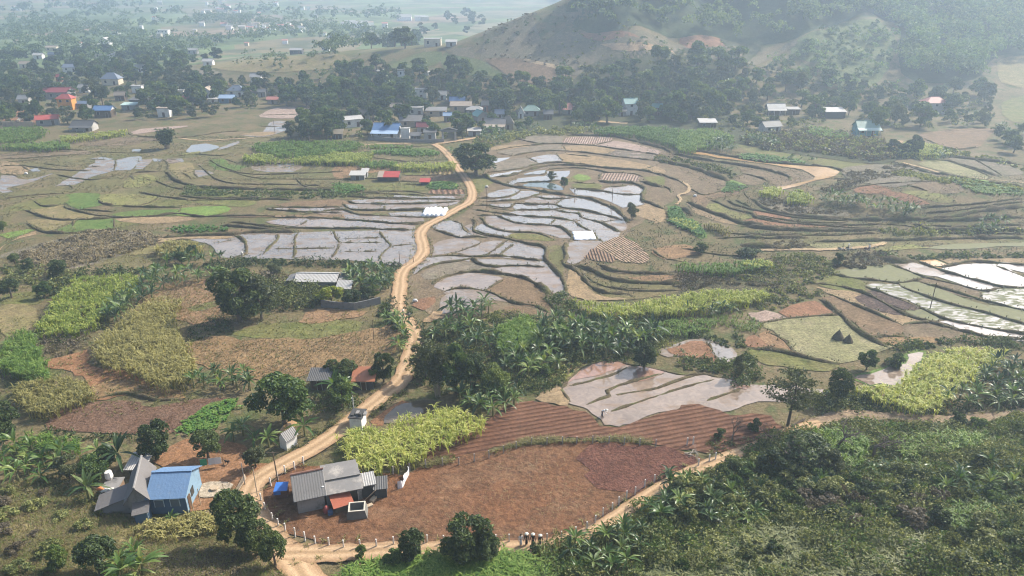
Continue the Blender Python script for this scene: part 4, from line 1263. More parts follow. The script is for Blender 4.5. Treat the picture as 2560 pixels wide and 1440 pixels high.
crop('cane', '3', '275,985 360,890 400,790 480,700 560,650 680,620 860,610 1040,615 1030,650 960,720 850,800 800,870 700,960 620,1010 530,1040 430,1035 330,1040', 'yellow green cane stand above the banana row on the left', 'sugarcane', 2.3)
crop('cane', '7', '0,345 150,330 300,330 420,260 520,230 650,200 760,150 850,175 950,200 1070,245 1040,300 950,360 830,420 700,460 600,510 480,560 300,620 150,600 60,560 30,430', 'yellow green cane strip beside the dirt road and small pond', 'sugarcane', 2.3)
crop('cane', '4', '1770,790 1900,815 2050,830 2200,820 2320,800 2560,750 2750,725 3000,725 3180,735 3190,760 3100,800 2900,830 2700,860 2560,880 2300,890 2150,910 1950,890 1830,860', 'long bright cane hedge below the olive terraces', 'sugarcane', 2.2)
crop('cane', '5', '1310,1440 1620,1420 1700,1330 1800,1250 1900,1190 2030,1150 2300,1160 2450,1180 2440,1230 2300,1270 2200,1350 2080,1429 2000,1530 1880,1590 1700,1600 1500,1530 1350,1480', 'bright cane stand beside the muddy pond at right', 'sugarcane', 2.2)
crop('cane', '0', '1810,1150 1960,1140 2100,1180 2200,1170 2560,1140 2760,1130 2740,1190 2560,1205 2300,1200 2080,1195 1850,1190', 'yellow cane rows left of the village road', 'sugarcane', 2.0)
crop('canegreen', '0', '1880,1090 1960,1055 2250,1045 2600,1045 2700,1080 2560,1120 2250,1160 2050,1150', 'fresh green maize above the yellow cane rows', 'maize', 1.8)
crop('cane', '0', '450,1010 650,990 900,965 935,975 900,990 700,1020 470,1040', 'thin yellow crop strip in front of the grey roofed house', 'crop', 2.0)
crop('canegreen', '0', '0,1075 150,1060 330,1050 470,1050 525,1075 480,1090 300,1100 160,1095 0,1090', 'mixed green crop strip at the far left edge', 'crop', 2.0)
crop('canegreen', '0', '0,950 300,940 330,990 200,1040 0,1045', 'green maize plot below the long tan wall', 'maize', 1.6)
crop('cane', 'a', '-100,760 0,740 200,750 400,780 450,800 350,830 250,870 100,880 0,870 -100,870', 'yellow cane clump beside the village garden strips', 'sugarcane', 2.0)
crop('canegreen', 'a', '430,640 760,645 1000,650 1000,680 760,685 430,680', 'low dark green rows under the village wall', 'crop', 1.0)
crop('canegreen', 'a', '310,920 350,850 800,870 820,930 600,935', 'dark green crop block by the village strips', 'crop', 1.6)
crop('cane', 'a', '820,945 850,890 1300,885 1540,875 1560,940 1200,955', 'yellow green cane strip beside the village road', 'sugarcane', 1.9)
crop('veg', 'a', '420,745 750,705 1270,715 1360,775 900,785 700,760', 'lush green bean rows left of the village road', 'crop', .9, w=.2)
crop('veg', 'd', '190,950 280,930 340,1000 400,1070 560,1160 660,1280 640,1330 520,1280 400,1230 280,1180 180,1120', 'bright green vegetable rows at the paddy edge', 'vegetables', .8, 5, 7, .22, 1.0)
crop('cane', 'd', '180,1100 260,1090 430,1120 560,1190 560,1220 420,1240 380,1190', 'yellow green beans within the vegetable rows', 'vegetables', 1.0, 4, 7, .18, .9)
crop('canedry', 'd', '620,1160 750,1150 900,1190 1000,1230 1050,1300 980,1300 850,1240 720,1200', 'drying yellow maize row on the terrace', 'maize', 1.6)
crop('veg', 'd', '960,600 1000,595 1190,665 1100,715 900,745 880,745', 'bright triangular green plot at the knoll foot', 'crop', .6, 5, 6, .18, 1.0)
crop('canegreen', '5', '0,510 200,530 400,510 560,505 690,520 680,550 500,570 350,590 100,585 0,560', 'green maize band across the scrub terrace', 'maize', 1.8)
crop('cane', '5', '450,520 560,500 690,515 690,535 560,550', 'yellow tip of the maize band', 'maize', 1.9)
crop('canegreen', '4', '1180,1110 1200,1000 1280,950 1400,925 1440,960 1480,1010 1500,1050 1440,1120 1300,1160 1200,1150', 'fresh green cane patch among the banana grove', 'sugarcane', 2.6, 5)
crop('canegreen', '4', '2250,960 2560,940 2800,960 2750,1010 2560,1050 2380,1040 2300,1010', 'blue green low maize beyond the grove', 'maize', 1.2, 4)
crop('canegreen', '0', '2560,940 2600,1060', 'x', 'x') if 0 else None
crop('cane', '2', '1640,1080 1700,1055 1850,1060 1960,1090 2010,1130 1900,1150 1700,1140 1630,1130', 'pale lime cane patch beside the earth track', 'sugarcane', 2.0)
crop('canegreen', '2', '940,945 1050,940 1240,985 1240,1010 1100,1015 980,990', 'green cane patch left of the teal house', 'sugarcane', 2.0)
crop('canegreen', '2', '0,990 120,955 250,960 400,1010 380,1050 200,1090 0,1110', 'tall green cane above the terraces left of banana clump', 'sugarcane', 2.2)
crop('canegreen', '1', '1900,960 2100,935 2560,960 2600,1080 2450,1060 2200,1000 1950,985', 'tall green cane along the top terrace bank', 'sugarcane', 2.2)
crop('veg', '2', '430,1150 560,1140 800,1170 950,1200 800,1210 500,1180', 'green garden strip above the orange ditch', 'vegetables', .8, 4, 6, .25, 1)
crop('canegreen', '2', '1980,1320 2050,1320 2500,1400 2560,1440 2250,1440 2150,1400', 'lime crop plot below the pale footpath', 'crop', .7, 3, 6, .2, 1)
crop('cane', '5', '820,0 900,-20 980,10 980,50 880,70 800,50', 'yellow green bushes of cane on the knoll', 'sugarcane', 2.0)
crop('cane', '2', '600,1400 680,1385 760,1400 720,1440 620,1440', 'small yellow cane tuft by the ditch end', 'sugarcane', 2.0)
crop('canedry', '3', '700,1110 760,1050 850,1000 930,920 1000,860 1100,810 1200,780 1330,790 1320,850 1290,900 1300,980 1350,1060 1400,1150 1430,1250 1440,1330 1330,1410 1150,1400 1040,1340 900,1290 780,1240 700,1190', 'tall yellowish wild cane thicket on the left', 'wild cane', 2.6, 3.5)
crop('canedry', '3', '1160,400 1280,360 1400,355 1490,390 1470,430 1350,440 1200,450', 'drying cane clump beside the left paddies', 'wild cane', 2.2)
crop('canegreen', '3', '0,1200 20,1120 100,1040 170,1030 240,1060 260,1130 300,1230 370,1330 330,1380 200,1350 100,1310 0,1300', 'tall lush green grass at the left edge', 'tall grass', 2.6, 5)
crop('canedry', '6', '100,0 300,-40 480,-60 640,-10 690,80 560,130 400,190 250,190 130,120', 'grey green reed thicket beside the red soil', 'wild cane', 2.2, 4)
crop('canedry', 'h', '640,1200 800,1090 1000,1040 1200,1040 1400,1020 1600,980 1850,960 1960,1010 1950,1130 1800,1180 1500,1250 1200,1290 900,1330 700,1330', 'drying maize bed in front of the blue house', 'maize', 1.5, 5, 8, .13)
crop('canegreen', '6', '150,360 300,350 480,400 620,430 600,480 450,470 300,460 150,420', 'green cane behind the banana plants at left', 'wild cane', 2.2)
crop('canegreen', '8', '1000,350 1150,330 1300,330 1400,380 1400,480 1380,560 1300,590 1200,540 1140,480', 'green cane patch behind the bare trees', 'sugarcane', 2.3, 4)
crop('canegreen', '8', '1600,420 1800,370 2000,340 2200,360 2240,420 2050,470 1850,500 1700,520 1620,500', 'long green cane bed on the right slope', 'sugarcane', 2.0, 4)
crop('veg', '6', '1310,350 1360,290 1560,150 1700,110 1770,120 1700,240 1500,360', 'lime green vegetable bed beside the purple soil', 'vegetables', .5, 6, 6, .22, 1.1)
crop('veg', 'a', '1250,1225 1270,1150 1540,1145 1600,1225', 'small green kitchen garden plot by the road', 'vegetables', .6, 5, 6, .2, 1)
crop('veg', 'a', '0,1160 350,1185 345,1245 0,1285', 'green vegetable plot left of the white shed', 'vegetables', .8, 4, 6, .2, 1)
crop('veg', '3', '1280,250 1500,240 1700,260 1680,280 1500,290 1280,285', 'green bean row above the left paddies', 'vegetables', .7, 4, 6, .2, 1)
crop('canegreen', 'g', '1600,330 1750,250 1950,290 1960,400 1800,440 1640,420', 'green herbs beside the tin sheds', 'herbs', .5, 8, 6, .1, 1)
crop('canegreen', '7', '60,1370 200,1330 400,1310 560,1280 800,1250 1000,1260 1250,1230 1400,1270 1500,1300 1560,1380 1560,1500 0,1500 0,1429', 'dense broadleaf crop along the bottom edge', 'crop', 1.3, 11, 8, .13, 1.0, .8)

# ------------------------------------------------------------------ rough growth: stuff
def scrub(mat, tile, s, label, cat, dens=2.0, hgt=1.2, rad=.8, per=22, size=.28, name='undergrowth', world=None):
    P = catmull(wpoly(tile, s), True, 2.0) if world is None else world
    d = np.linalg.norm(P[:, :2].mean(0)); f = np.clip(110 / d, .25, 1.2)
    B = scatter(P, dens * f * f); m = len(B)
    if m == 0: return
    sc = rng.uniform(.45, 1.25, m) * (1 + .45 * np.sin(B[:, 0] * .35 + 1) * np.cos(B[:, 1] * .31)) / (.4 + .6 * min(f, 1))
    C = np.repeat(B, per, 0); S = np.repeat(sc, per)
    dd = rng.normal(0, 1, (len(C), 3)); dd /= np.linalg.norm(dd, axis=1, keepdims=True); dd[:, 2] = np.abs(dd[:, 2])
    C = C + dd * (S * rng.uniform(.6, 1.05, len(C)))[:, None] * np.array([rad, rad, hgt])
    return stuff(name, quads(C, size / f ** .8, dd + np.array([0, 0, .3]), .5), LF[mat], label, cat)
def grass(mat, tile, s, label, cat='grass', dens=5, k=6, L=.55, w=.05, name='grass', world=None, lean=.9):
    P = catmull(wpoly(tile, s), True, 2.0) if world is None else world
    d = np.linalg.norm(P[:, :2].mean(0)); f = np.clip(100 / d, .3, 1.2)
    B = scatter(P, dens * f)
    keep = rng.uniform(0, 1, len(B)) < .35 + .65 * (np.sin(B[:, 0] * .5 + np.sin(B[:, 1] * .3) * 2) * np.sin(B[:, 1] * .6) > -.25)
    return stuff(name, blades(B[keep], k, L, w / f, lean, .5), LF[mat], label, cat)
LR = '1340,1385 1420,1365 1510,1330 1580,1290 1640,1250 1710,1205 1790,1170 1880,1125 1960,1095 2040,1080 2150,1060 2300,1068 2450,1068 2620,1050 2700,1500 1500,1500 1330,1440'
scrub('scrub', 'F', LR, 'mixed low bushes over the right hand slope', 'undergrowth', 1.5, .95, .9, 26, .26)
scrub('scrubdark', 'F', LR, 'dark leafy undergrowth over the right hand slope', 'undergrowth', .9, 1.05, .9, 26, .27)
scrub('scrub', 'F', LR, 'tall pale bushes over the right hand slope', 'undergrowth', .22, 1.9, 1.5, 170, .27)
scrub('mid', 'F', LR, 'fresh green bushes over the right hand slope', 'undergrowth', .16, 1.5, 1.5, 150, .27)
scrub('canegreen', 'F', LR, 'bright yellow green weeds among the slope bushes', 'undergrowth', .12, 1.1, 1.0, 70, .24)
scrub('beans', '8', '1900,1080 2300,1000 2560,1080 2560,1440 1500,1440 1750,1250', 'grey green leafy weeds at the lower right corner', 'undergrowth', 1.2, .9, .9, 30, .25)
scrub('scrubbrown', '8', '860,900 1000,830 1300,810 1700,830 1900,930 1800,1050 1500,1100 1200,1080 950,1000', 'grey brown bushes in the middle of the slope', 'undergrowth', 1.6, 1.1, .9, 26, .26)
crop('beans', '8', '-200,1440 0,1250 200,1150 450,1080 700,1060 1000,1110 1300,1090 1600,1120 1850,1110 1900,1180 1700,1300 1500,1440 1300,1560 0,1560', 'pale leafy bean crop on the lower slope', 'crop', 1.0, 11, 8, .14, 1.1, .9)
crop('canegreen', '8', '1900,960 2200,880 2560,870 2700,1000 2650,1200 2400,1100 2050,1050', 'feathery light green bush patch at right edge', 'undergrowth', 1.3, 5, 8, .07, .8, .5)
grass('grassgreen', '8', '1300,340 2200,300 2560,280 2700,700 2300,760 1900,640 1500,560', 'green grass on the upper right slope', dens=5, L=.7, w=.06)
grass('grass', '8', '1200,250 1700,280 2560,290 2650,420 2300,400 1700,420 1250,350', 'olive grass under the right hand track', dens=5, L=.6, w=.06)
LL = '0,1215 120,1200 260,1235 320,1300 420,1330 520,1300 560,1280 600,1330 640,1400 700,1440 740,1500 -120,1500 -60,1240'
grass('grass', 'F', LL, 'rough olive grass on the lower left bank', dens=9, k=7, L=.6, w=.05)
grass('grassdry', 'F', LL, 'dry tan grass on the lower left bank', dens=6, k=7, L=.7, w=.045)
grass('grassgreen', 'F', LL, 'fresh green grass patches on the lower left bank', dens=3, k=7, L=.6, w=.055)
scrub('scrubbrown', '6', '900,1429 1100,1330 1400,1260 1700,1200 1850,1300 1900,1429 1500,1500 1000,1500', 'dry brown weeds beside the lane corner', 'undergrowth', 1.8, .7, .7, 22, .18)
scrub('scrub', '6', '0,780 300,760 700,900 850,960 600,1000 200,960 0,900', 'low weeds on the grass bank', 'undergrowth', .7, .5, .8, 20, .2)
scrub('scrubdark', '6', '200,720 420,700 600,800 700,900 500,860 250,800', 'dark bush line on the bank', 'undergrowth', 1.2, .9, .8, 22, .22)
scrub('scrubdark', '6', '330,340 640,365 950,388 1100,400 1050,430 700,420 350,390', 'hedge below the purple soil', 'hedge', 1.6, .8, .8, 22, .22)
scrub('scrub', '3', '100,560 400,560 700,600 1000,590 1150,560 1200,600 1000,610 700,620 500,700 420,760 300,720 0,700 0,600', 'hedge along the top of the left cane', 'hedge', 1.2, 1.2, .9, 22, .26)
scrub('scrubdark', '3', '280,740 400,700 520,640 700,600 1000,590 1010,612 700,622 560,660 470,710 400,790 340,830 290,800', 'dark hedge around the left cane', 'hedge', 1.6, 1.5, .9, 24, .26)
scrub('scrubbrown', '3', '260,1080 420,1050 640,1060 700,1120 620,1180 480,1220 330,1250 270,1190', 'dry grey weeds beside the cane', 'undergrowth', 1.5, .9, .8, 22, .22)
scrub('scrub', '3', '260,1040 420,1040 620,1030 800,980 850,1000 720,1060 560,1110 420,1130 280,1110', 'green weeds under the cane edge', 'undergrowth', 1.2, .7, .8, 22, .22)
scrub('scrubdark', '3', '1430,1000 1640,920 1700,980 1750,1030 1650,1060 1500,1110 1400,1130', 'dark grass around the big tree', 'undergrowth', 1.5, .5, .8, 20, .2)  # dark leaves paint the cast shadow left of the big tree
scrub('scrubbrown', '3', '100,500 560,325 780,295 1100,305 1170,380 900,470 600,550 300,580', 'grey brown reed bed on the left', 'reeds', 1.2, .8, .8, 18, .22)
grass('grassdry', '3', '100,500 560,325 780,295 1100,305 1170,380 900,470 600,550 300,580', 'dry reed blades on the left flat', dens=4, L=.9, w=.08)
scrub('scrub', '3', '1980,660 2200,690 2400,720 2500,700 2400,760 2380,860 2200,880 1990,870 1960,780', 'grey green bamboo scrub before the white shed', 'undergrowth', 2.2, 1.9, .9, 26, .26)
scrub('scrubbrown', '3', '1950,620 2150,640 2160,700 2000,700', 'dry bush by the shed', 'undergrowth', 1.5, 1.5, .9, 24, .26)
scrub('scrubdark', '3', '1500,560 1700,520 1950,500 2200,520 2560,520 2720,535 2980,555 2960,600 2700,570 2400,560 2200,555 1900,560 1650,600', 'hedge along the front of the left paddies', 'hedge', 1.8, 1.1, .8, 22, .25)
scrub('scrub', '3', '1640,690 1900,660 1980,780 1960,900 1850,960 1700,930', 'olive bush mass behind the big tree', 'undergrowth', 1.5, 1.6, .9, 24, .26)
grass('grassdry', 'F', '465,862 600,852 800,848 985,812 1003,830 960,905 870,915 720,950 560,932 480,890', 'maize stubble stalks on the tan field', 'stubble', 6, 4, .45, .05, 'stubble')
grass('grassdry', '3', '1170,700 1640,660 1720,760 1660,980 1380,970 1200,900 1000,860', 'stubble stalks on the reddish field', 'stubble', 6, 4, .6, .05, 'stubble')
grass('grassdry', '7', '1000,560 1450,480 1760,465 1750,560 1650,660 1830,730 1900,830 1700,980 1300,930 1100,800', 'straw litter on the red field', 'straw', 1.6, 2, .35, .05, 'straw_litter', lean=2.2)
grass('grassdry', '7', '300,950 900,760 1700,900 1500,1130 900,1180 200,1150', 'scattered straw on the red field front', 'straw', .7, 2, .3, .05, 'straw_litter', lean=2.2)
grass('grass', '7', '500,600 760,565 900,580 1200,490 1420,410 1700,420 2000,410 2150,395 2330,445 2300,465 2000,440 1400,460 1200,510 800,600 560,640', 'weedy grass under the rear fence', dens=14, k=6, L=.8, w=.06)
scrub('scrub', '7', '750,560 830,530 870,560 830,590', 'weed clump on the rear fence', 'undergrowth', 3, .8, .7, 24, .2)
scrub('scrubdark', '4', '620,1050 800,1000 1000,960 1200,900 1480,940 1700,900 1800,960 2100,990 2350,960 2560,1000 2700,980 2700,1050 2560,1100 2380,1130 2350,1220 2150,1280 1900,1260 1760,1310 1650,1429 1500,1500 1100,1520 800,1520 600,1429 480,1250 520,1150', 'dark undergrowth beneath the banana grove', 'undergrowth', 1.3, .8, 1.0, 26, .26)
scrub('scrub', '4', '620,1050 800,1000 1200,900 1480,940 1800,960 2350,960 2560,1000 2350,1220 1900,1260 1650,1429 1300,1500 700,1429 500,1250', 'lighter weeds through the banana grove', 'undergrowth', .7, .8, .9, 24, .24)
scrub('scrubdark', '4', '1550,780 1680,770 1750,830 1800,900 1950,940 2150,950 2300,930 2560,930 2560,980 2200,1000 1800,980 1650,920 1560,850', 'dark hedge under the long cane', 'hedge', 1.6, .9, .9, 24, .28)
scrub('scrub', '5', '640,740 800,720 1000,730 1060,780 900,810 740,870 660,880 560,880 600,800', 'bushy weeds at the end of the cane hedge', 'undergrowth', 1.5, 1.1, .9, 24, .28)
scrub('scrub', '5', '700,490 1000,480 1120,500 1160,570 1100,640 900,700 640,690 300,640 500,590 700,550', 'scrub on the terrace edge', 'undergrowth', 1.2, 1.0, .9, 22, .28)
scrub('scrubbrown', '5', '0,640 300,620 640,690 900,720 700,720 400,700 0,740', 'greyish dry bushes above the cane hedge', 'undergrowth', 1.3, .9, .9, 22, .26)
scrub('scrubbrown', '5', '620,390 900,360 950,390 900,425 640,430', 'silvery dry shrubs by the path', 'undergrowth', 1.5, .9, .9, 22, .28)
scrub('scrubbrown', '5', '1180,490 1480,460 1560,530 1400,570 1250,570 1150,560', 'dry tussocks on the terrace corner', 'undergrowth', 1.8, 1.0, .8, 22, .26)
scrub('scrubdark', '5', '1150,440 1210,440 1210,560 1170,580', 'x', 'x') if 0 else None
scrub('scrubdark', '5', '0,1230 200,1250 400,1270 480,1200 400,1150 420,1060 520,1180 560,1300 600,1400 400,1450 300,1360 100,1330 0,1330', 'dark hedge between the paddies', 'hedge', 1.7, 1.3, .9, 24, .28)
scrub('scrubdark', '5', '80,1040 300,1080 400,1130 380,1180 200,1100 60,1100', 'dark bushes above the small paddy', 'undergrowth', 1.5, 1.0, .9, 22, .28)
grass('grassgreen', '5', '300,900 520,920 620,1010 560,1060 400,1040 200,990 100,960', 'yellow green grass slope beside the grove', dens=5, L=.8, w=.08)
scrub('scrubdark', '5', '1550,1160 1700,1120 1950,1100 2330,1100 2700,1110 2700,1200 2460,1190 2100,1130 1900,1160 1700,1190 1580,1190', 'dark hedge behind the right hand cane', 'hedge', 1.6, 1.2, .9, 24, .28)
scrub('scrubdark', '8', '1050,60 1300,40 1560,140 1800,190 2100,160 2400,100 2650,80 2650,200 2300,190 1800,230 1400,220 1150,200', 'dark bushes behind the right hand track', 'undergrowth', 1.5, 1.1, .9, 24, .28)
scrub('scrub', '8', '850,100 1100,60 1300,130 1350,200 1100,220 900,200', 'olive bushes at the track bend', 'undergrowth', 1.8, 1.2, .9, 24, .27)
scrub('scrub', '8', '200,420 400,400 540,440 700,330 850,330 860,360 700,420 540,500 380,520 300,560 220,520', 'weeds along the lane by the red soil', 'undergrowth', 1.2, .8, .8, 22, .22)
scrub('scrubdark', 'F', '470,470 640,480 900,478 900,492 640,498 470,490', 'dark bushes along the left terrace', 'hedge', 1.6, .8, .9, 18, .3)
scrub('scrub', '5', '1480,290 1750,280 2000,290 2200,280 2560,280 2560,310 2200,320 1900,330 1600,330', 'bushy terrace edge on the right', 'hedge', 1.6, 1.0, .9, 20, .3)
scrub('scrubbrown', 'd', '1320,850 1500,840 1700,890 2000,960 2500,1020 2560,1060 1900,1050 1600,1000 1400,920', 'grey dry grass on the knoll', 'undergrowth', 1.6, .7, .9, 18, .3)
scrub('scrub', 'd', '250,280 500,340 800,400 1000,480 1150,500 1100,540 960,590 700,500 400,420 200,380 0,330 0,280', 'weedy strip above the brown paddies', 'undergrowth', 1.4, .7, .9, 18, .3)
scrub('scrub', 'F', '1200,345 1300,330 1440,320 1500,325 1440,338 1330,343 1250,362 1200,380', 'weedy edge of the village terraces', 'undergrowth', 1.2, 1.1, 1, 18, .35)
scrub('scrubbrown', 'F', '1860,345 2000,330 2140,345 2240,375 2200,405 2050,385 1900,372', 'dull brown bushes below the teal house', 'undergrowth', 1.6, 1.2, 1, 20, .35)
scrub('scrub', 'F', '1860,345 2000,330 2140,345 2240,375 2200,405 2050,385 1900,372', 'green weeds below the teal house', 'undergrowth', 1.0, 1.2, 1, 20, .35)
scrub('grey', 'F', '2000,395 2120,390 2260,410 2380,430 2560,450 2560,480 2380,455 2250,440 2150,450 2080,420', 'x', 'x') if 0 else None
scrub('scrubbrown', 'F', '2125,432 2190,420 2260,412 2300,430 2180,455 2080,480 2040,480 2110,455', 'dry weeds beside the orange ditch', 'undergrowth', 1.2, .6, 1, 18, .32)
scrub('scrub', 'F', '2260,425 2360,445 2560,470 2560,480 2360,460 2240,440', 'weeds along the pale footpath', 'undergrowth', 1.3, .7, 1, 18, .32)
scrub('scrub', '2', '1660,1130 2000,1120 2300,1170 2560,1240 2560,1270 2200,1180 1960,1170 1700,1200', 'weedy bank below the lime cane', 'undergrowth', 1.3, .9, 1, 18, .35)
scrub('scrubdark', 'F', '985,745 1000,800 1030,840 1040,850 1020,860 985,830 960,800 940,790 960,760', 'dark roadside weeds', 'undergrowth', 1.5, .8, .8, 22, .25)
scrub('scrubdark', 'F', '1012,735 1020,770 1045,800 1075,830 1070,845 1045,835 1025,805 1010,780', 'dark bank beside the road', 'undergrowth', 2, .7, .6, 20, .24)
scrub('scrub', 'e', '1350,860 1500,740 1700,590 1890,520 1900,570 1740,650 1560,800 1420,900', 'weeds between the road and the pond', 'undergrowth', 2.2, .6, .6, 20, .2)
scrub('scrub', 'e', '320,1320 500,1200 700,1050 900,940 1000,900 1000,940 800,1080 600,1230 400,1360', 'roadside weeds by the white barn', 'undergrowth', 2.2, .6, .6, 20, .2)
scrub('scrubdark', 'e', '600,620 900,560 1200,600 1280,700 1000,800 700,800', 'shady bushes under the trees by the road', 'undergrowth', 1.8, .8, .8, 22, .24)
# grass on the earth banks
bp = np.concatenate([P[:: max(1, int(round(np.linalg.norm(P[:, :2].mean(0)) / 90)))] for P, w, h in BANKS if h > .26]); bh = np.concatenate([np.full(len(P[:: max(1, int(round(np.linalg.norm(P[:, :2].mean(0)) / 90)))]), h) for P, w, h in BANKS if h > .26])
bp = np.repeat(bp, 2, 0); bh = np.repeat(bh, 2); bp[:, :2] += rng.normal(0, .45, (len(bp), 2)); bp[:, 2] = H(bp[:, 0], bp[:, 1]) + bh * rng.uniform(.2, .95, len(bp))
stuff('bank_grass', blades(bp, 5, .5, .11, 1.0, .6), LF['bankgrass'], 'tufts of dull grass along the terrace banks', 'grass')
# clods and stones on the tilled soil
def clods(tile, s, n, size, mat, label):
    B = scatter(catmull(wpoly(tile, s), True, 2.0), n); B[:, 2] += .14
    V, F = quads(B, size, np.tile([[0, 0, 1.]], (len(B), 1)), .75, 1.2); stuff('soil_clods', (V, F), mat, label, 'soil clods')
CLD = plain('dark clod', (.10, .05, .032), .95, .35, 3); CLP = plain('pale clod', (.34, .2, .125), .95, .3, 3)
YF = '690,1215 740,1290 830,1300 980,1230 1100,1160 1300,1125 1450,1110 1600,1118 1740,1150 1640,1197 1555,1257 1445,1335 1300,1356 1100,1360 900,1370 780,1352 710,1318 672,1280'
clods('F', YF, .5, .22, CLD, 'dark clods scattered on the red field'); clods('F', YF, .3, .16, CLP, 'pale clods scattered on the red field')
clods('6', '330,300 430,200 600,145 960,130 1130,175 1400,125 1720,110 1500,200 1330,330 1250,385 950,385 640,365', 2.2, .3, CLD, 'dark clods on the purple brown plot')
clods('7', '1770,560 1850,460 2200,460 2480,490 2680,590 2500,700 2300,765 2150,810 1950,795 1830,690', 2.5, .26, plain('red clod', (.2, .085, .06), .95, .3, 3), 'red clods on the dark red soil')
vp = np.concatenate([np.concatenate([E[::2] + q[::2] * rng.uniform(-.15, .9, (len(E[::2]), 1)) for _ in range(5)]) for E, q in ROADS]); vp = vp + rng.normal(0, .25, vp.shape)
vp = vp[np.sin(vp[:, 0] * .7) * np.sin(vp[:, 1] * .45) > -.35]; vp = np.concatenate([vp, H(vp[:, 0], vp[:, 1])[:, None] + .1], 1)
stuff('verge_grass', blades(vp, 6, .5, .07, 1.0, .6), LF['grass'], 'ragged grass along the road verges', 'grass')
scrub('scrubdark', '5', '1500,462 1750,488 1950,474 2560,464 2700,462 2700,486 2560,492 1950,500 1750,512 1500,490', 'dark bushes along the bank above the white paddies', 'undergrowth', 2, .9, .9, 24, .3)
scrub('scrubbrown', '6', '0,800 300,760 700,900 850,1000 700,1150 300,1250 0,1300', 'greyish dry weeds over the grass bank', 'undergrowth', .5, .5, .7, 20, .18)
def turf(mat, s, dens, label, L=.42, w=.11):
    P = wpoly('F', s); B = scatter(P, dens); B = B[np.sin(B[:, 0] * .23 + 1.5 * np.sin(B[:, 1] * .11)) * np.sin(B[:, 1] * .31) > -.35]
    ok = np.ones(len(B), bool)
    for q in WET: ok &= ~inpoly(B, q)
    stuff('grass', blades(B[ok], 5, L, w, 1.0, .6), LF[mat], label, 'grass')
turf('bankgrass', '0,345 160,350 330,340 420,345 720,335 900,340 1085,365 1170,460 1150,520 900,500 640,500 460,520 200,480 60,520 0,560', .75, 'thin olive tufts over the left flats')
turf('grassdry', '0,345 160,350 330,340 420,345 720,335 900,340 1085,365 1170,460 1150,520 900,500 640,500 460,520 200,480 60,520 0,560', .35, 'thin dry tufts over the left flats')
turf('bankgrass', '1560,345 1800,370 2000,420 2560,440 2560,640 2100,640 1900,740 1500,740 1420,660 1600,560 1800,480', .7, 'thin olive tufts over the right hand terraces')
turf('grassdry', '1560,345 1800,370 2000,420 2560,440 2560,640 2100,640 1900,740 1500,740 1420,660 1600,560 1800,480', .35, 'thin dry tufts over the right hand terraces')
turf('grass', '0,560 400,560 1000,680 985,900 600,1000 240,1050 0,1000', .8, 'rough tufts around the left hand fields', .5, .08)
# ------------------------------------------------------------------ buildings
_mc = {}
def roofmat(key, c, corr=True, rough=.55, stain=(.12, .09, .07), per=.28, var=.15, cs=.55):
    rk = 'roof ' + key
    if rk in _mc: return _mc[rk]
    m, t = nt(key + ' roofing'); p = objc(t)
    n = noise(t, p, .5, 5, .7)
    col = mixc(t, n, tuple(q * (1 - var) for q in c), tuple(min(1, q * (1 + var)) for q in c))
    if stain: col = mixc(t, ramp(t, noise(t, p, .9, 5, .75), [(.56, (0, 0, 0)), (.72, (.65,) * 3)]), col, stain)
    h = noise(t, p, 3, 3)
    if corr:
        w = N(t, 'ShaderNodeTexWave', wave_type='BANDS', bands_direction='X', i={'Scale': 2 * pi / 20 / per, 'Distortion': .0}); t.links.new(p, w.inputs[0])
        col = mixc(t, ramp(t, w.outputs['Fac'], [(.0, (cs,) * 3), (.45, (0, 0, 0))]), col, tuple(q * .45 for q in c)); h = w.outputs['Fac'] if cs > .2 else h
    out(t, bsdf(t, col, rough, .4, h, .6, .06)); _mc[rk] = m; return m
def wallmat(key, c, stain=None):
    if key not in _mc: _mc[key] = plain(key + ' wall', c, .9, .12, .7, .2, stain or tuple(q * .55 for q in c))
    return _mc[key]
ROOFS = dict(blue=((.11, .21, .40), True), paleblue=((.35, .47, .62), True), darkblue=((.08, .11, .17), True), white=((.47, .45, .42), True), grey=((.20, .19, .18), True), dgrey=((.10, .098, .095), True),
             lgrey=((.36, .35, .33), True), slate=((.15, .18, .23), False), red=((.36, .07, .055), False), dred=((.24, .045, .05), True), pinkred=((.48, .20, .16), False), teal=((.13, .30, .28), True), green=((.22, .34, .28), True), tan=((.36, .29, .22), True),
             orange=((.40, .045, .035), True), thatch=((.21, .18, .13), False), shade_tile=((.33, .13, .065), False), lightteal=((.42, .55, .50), True))
WALLS = dict(white=(.72, .70, .66), cream=(.60, .54, .42), grey=(.24, .23, .22), lgrey=(.42, .40, .37), tan=(.42, .33, .23), blue=(.10, .17, .26), brick=(.34, .15, .09), orange=(.62, .27, .06), wood=(.13, .095, .065), paleblue=(.45, .55, .62), dark=(.07, .07, .07), teal=(.15, .33, .35))
rmat = lambda k: roofmat(k, ROOFS[k][0], ROOFS[k][1])
wmat = lambda k: wallmat(k, WALLS[k])
GLASS = plain('dark opening', (.018, .02, .022), .3, .2, 2, .5)
DOORM = plain('wooden door', (.10, .06, .035), .7, .3, 2)
WIN = plain('window shutter', (.12, .16, .2), .5, .2, 2)
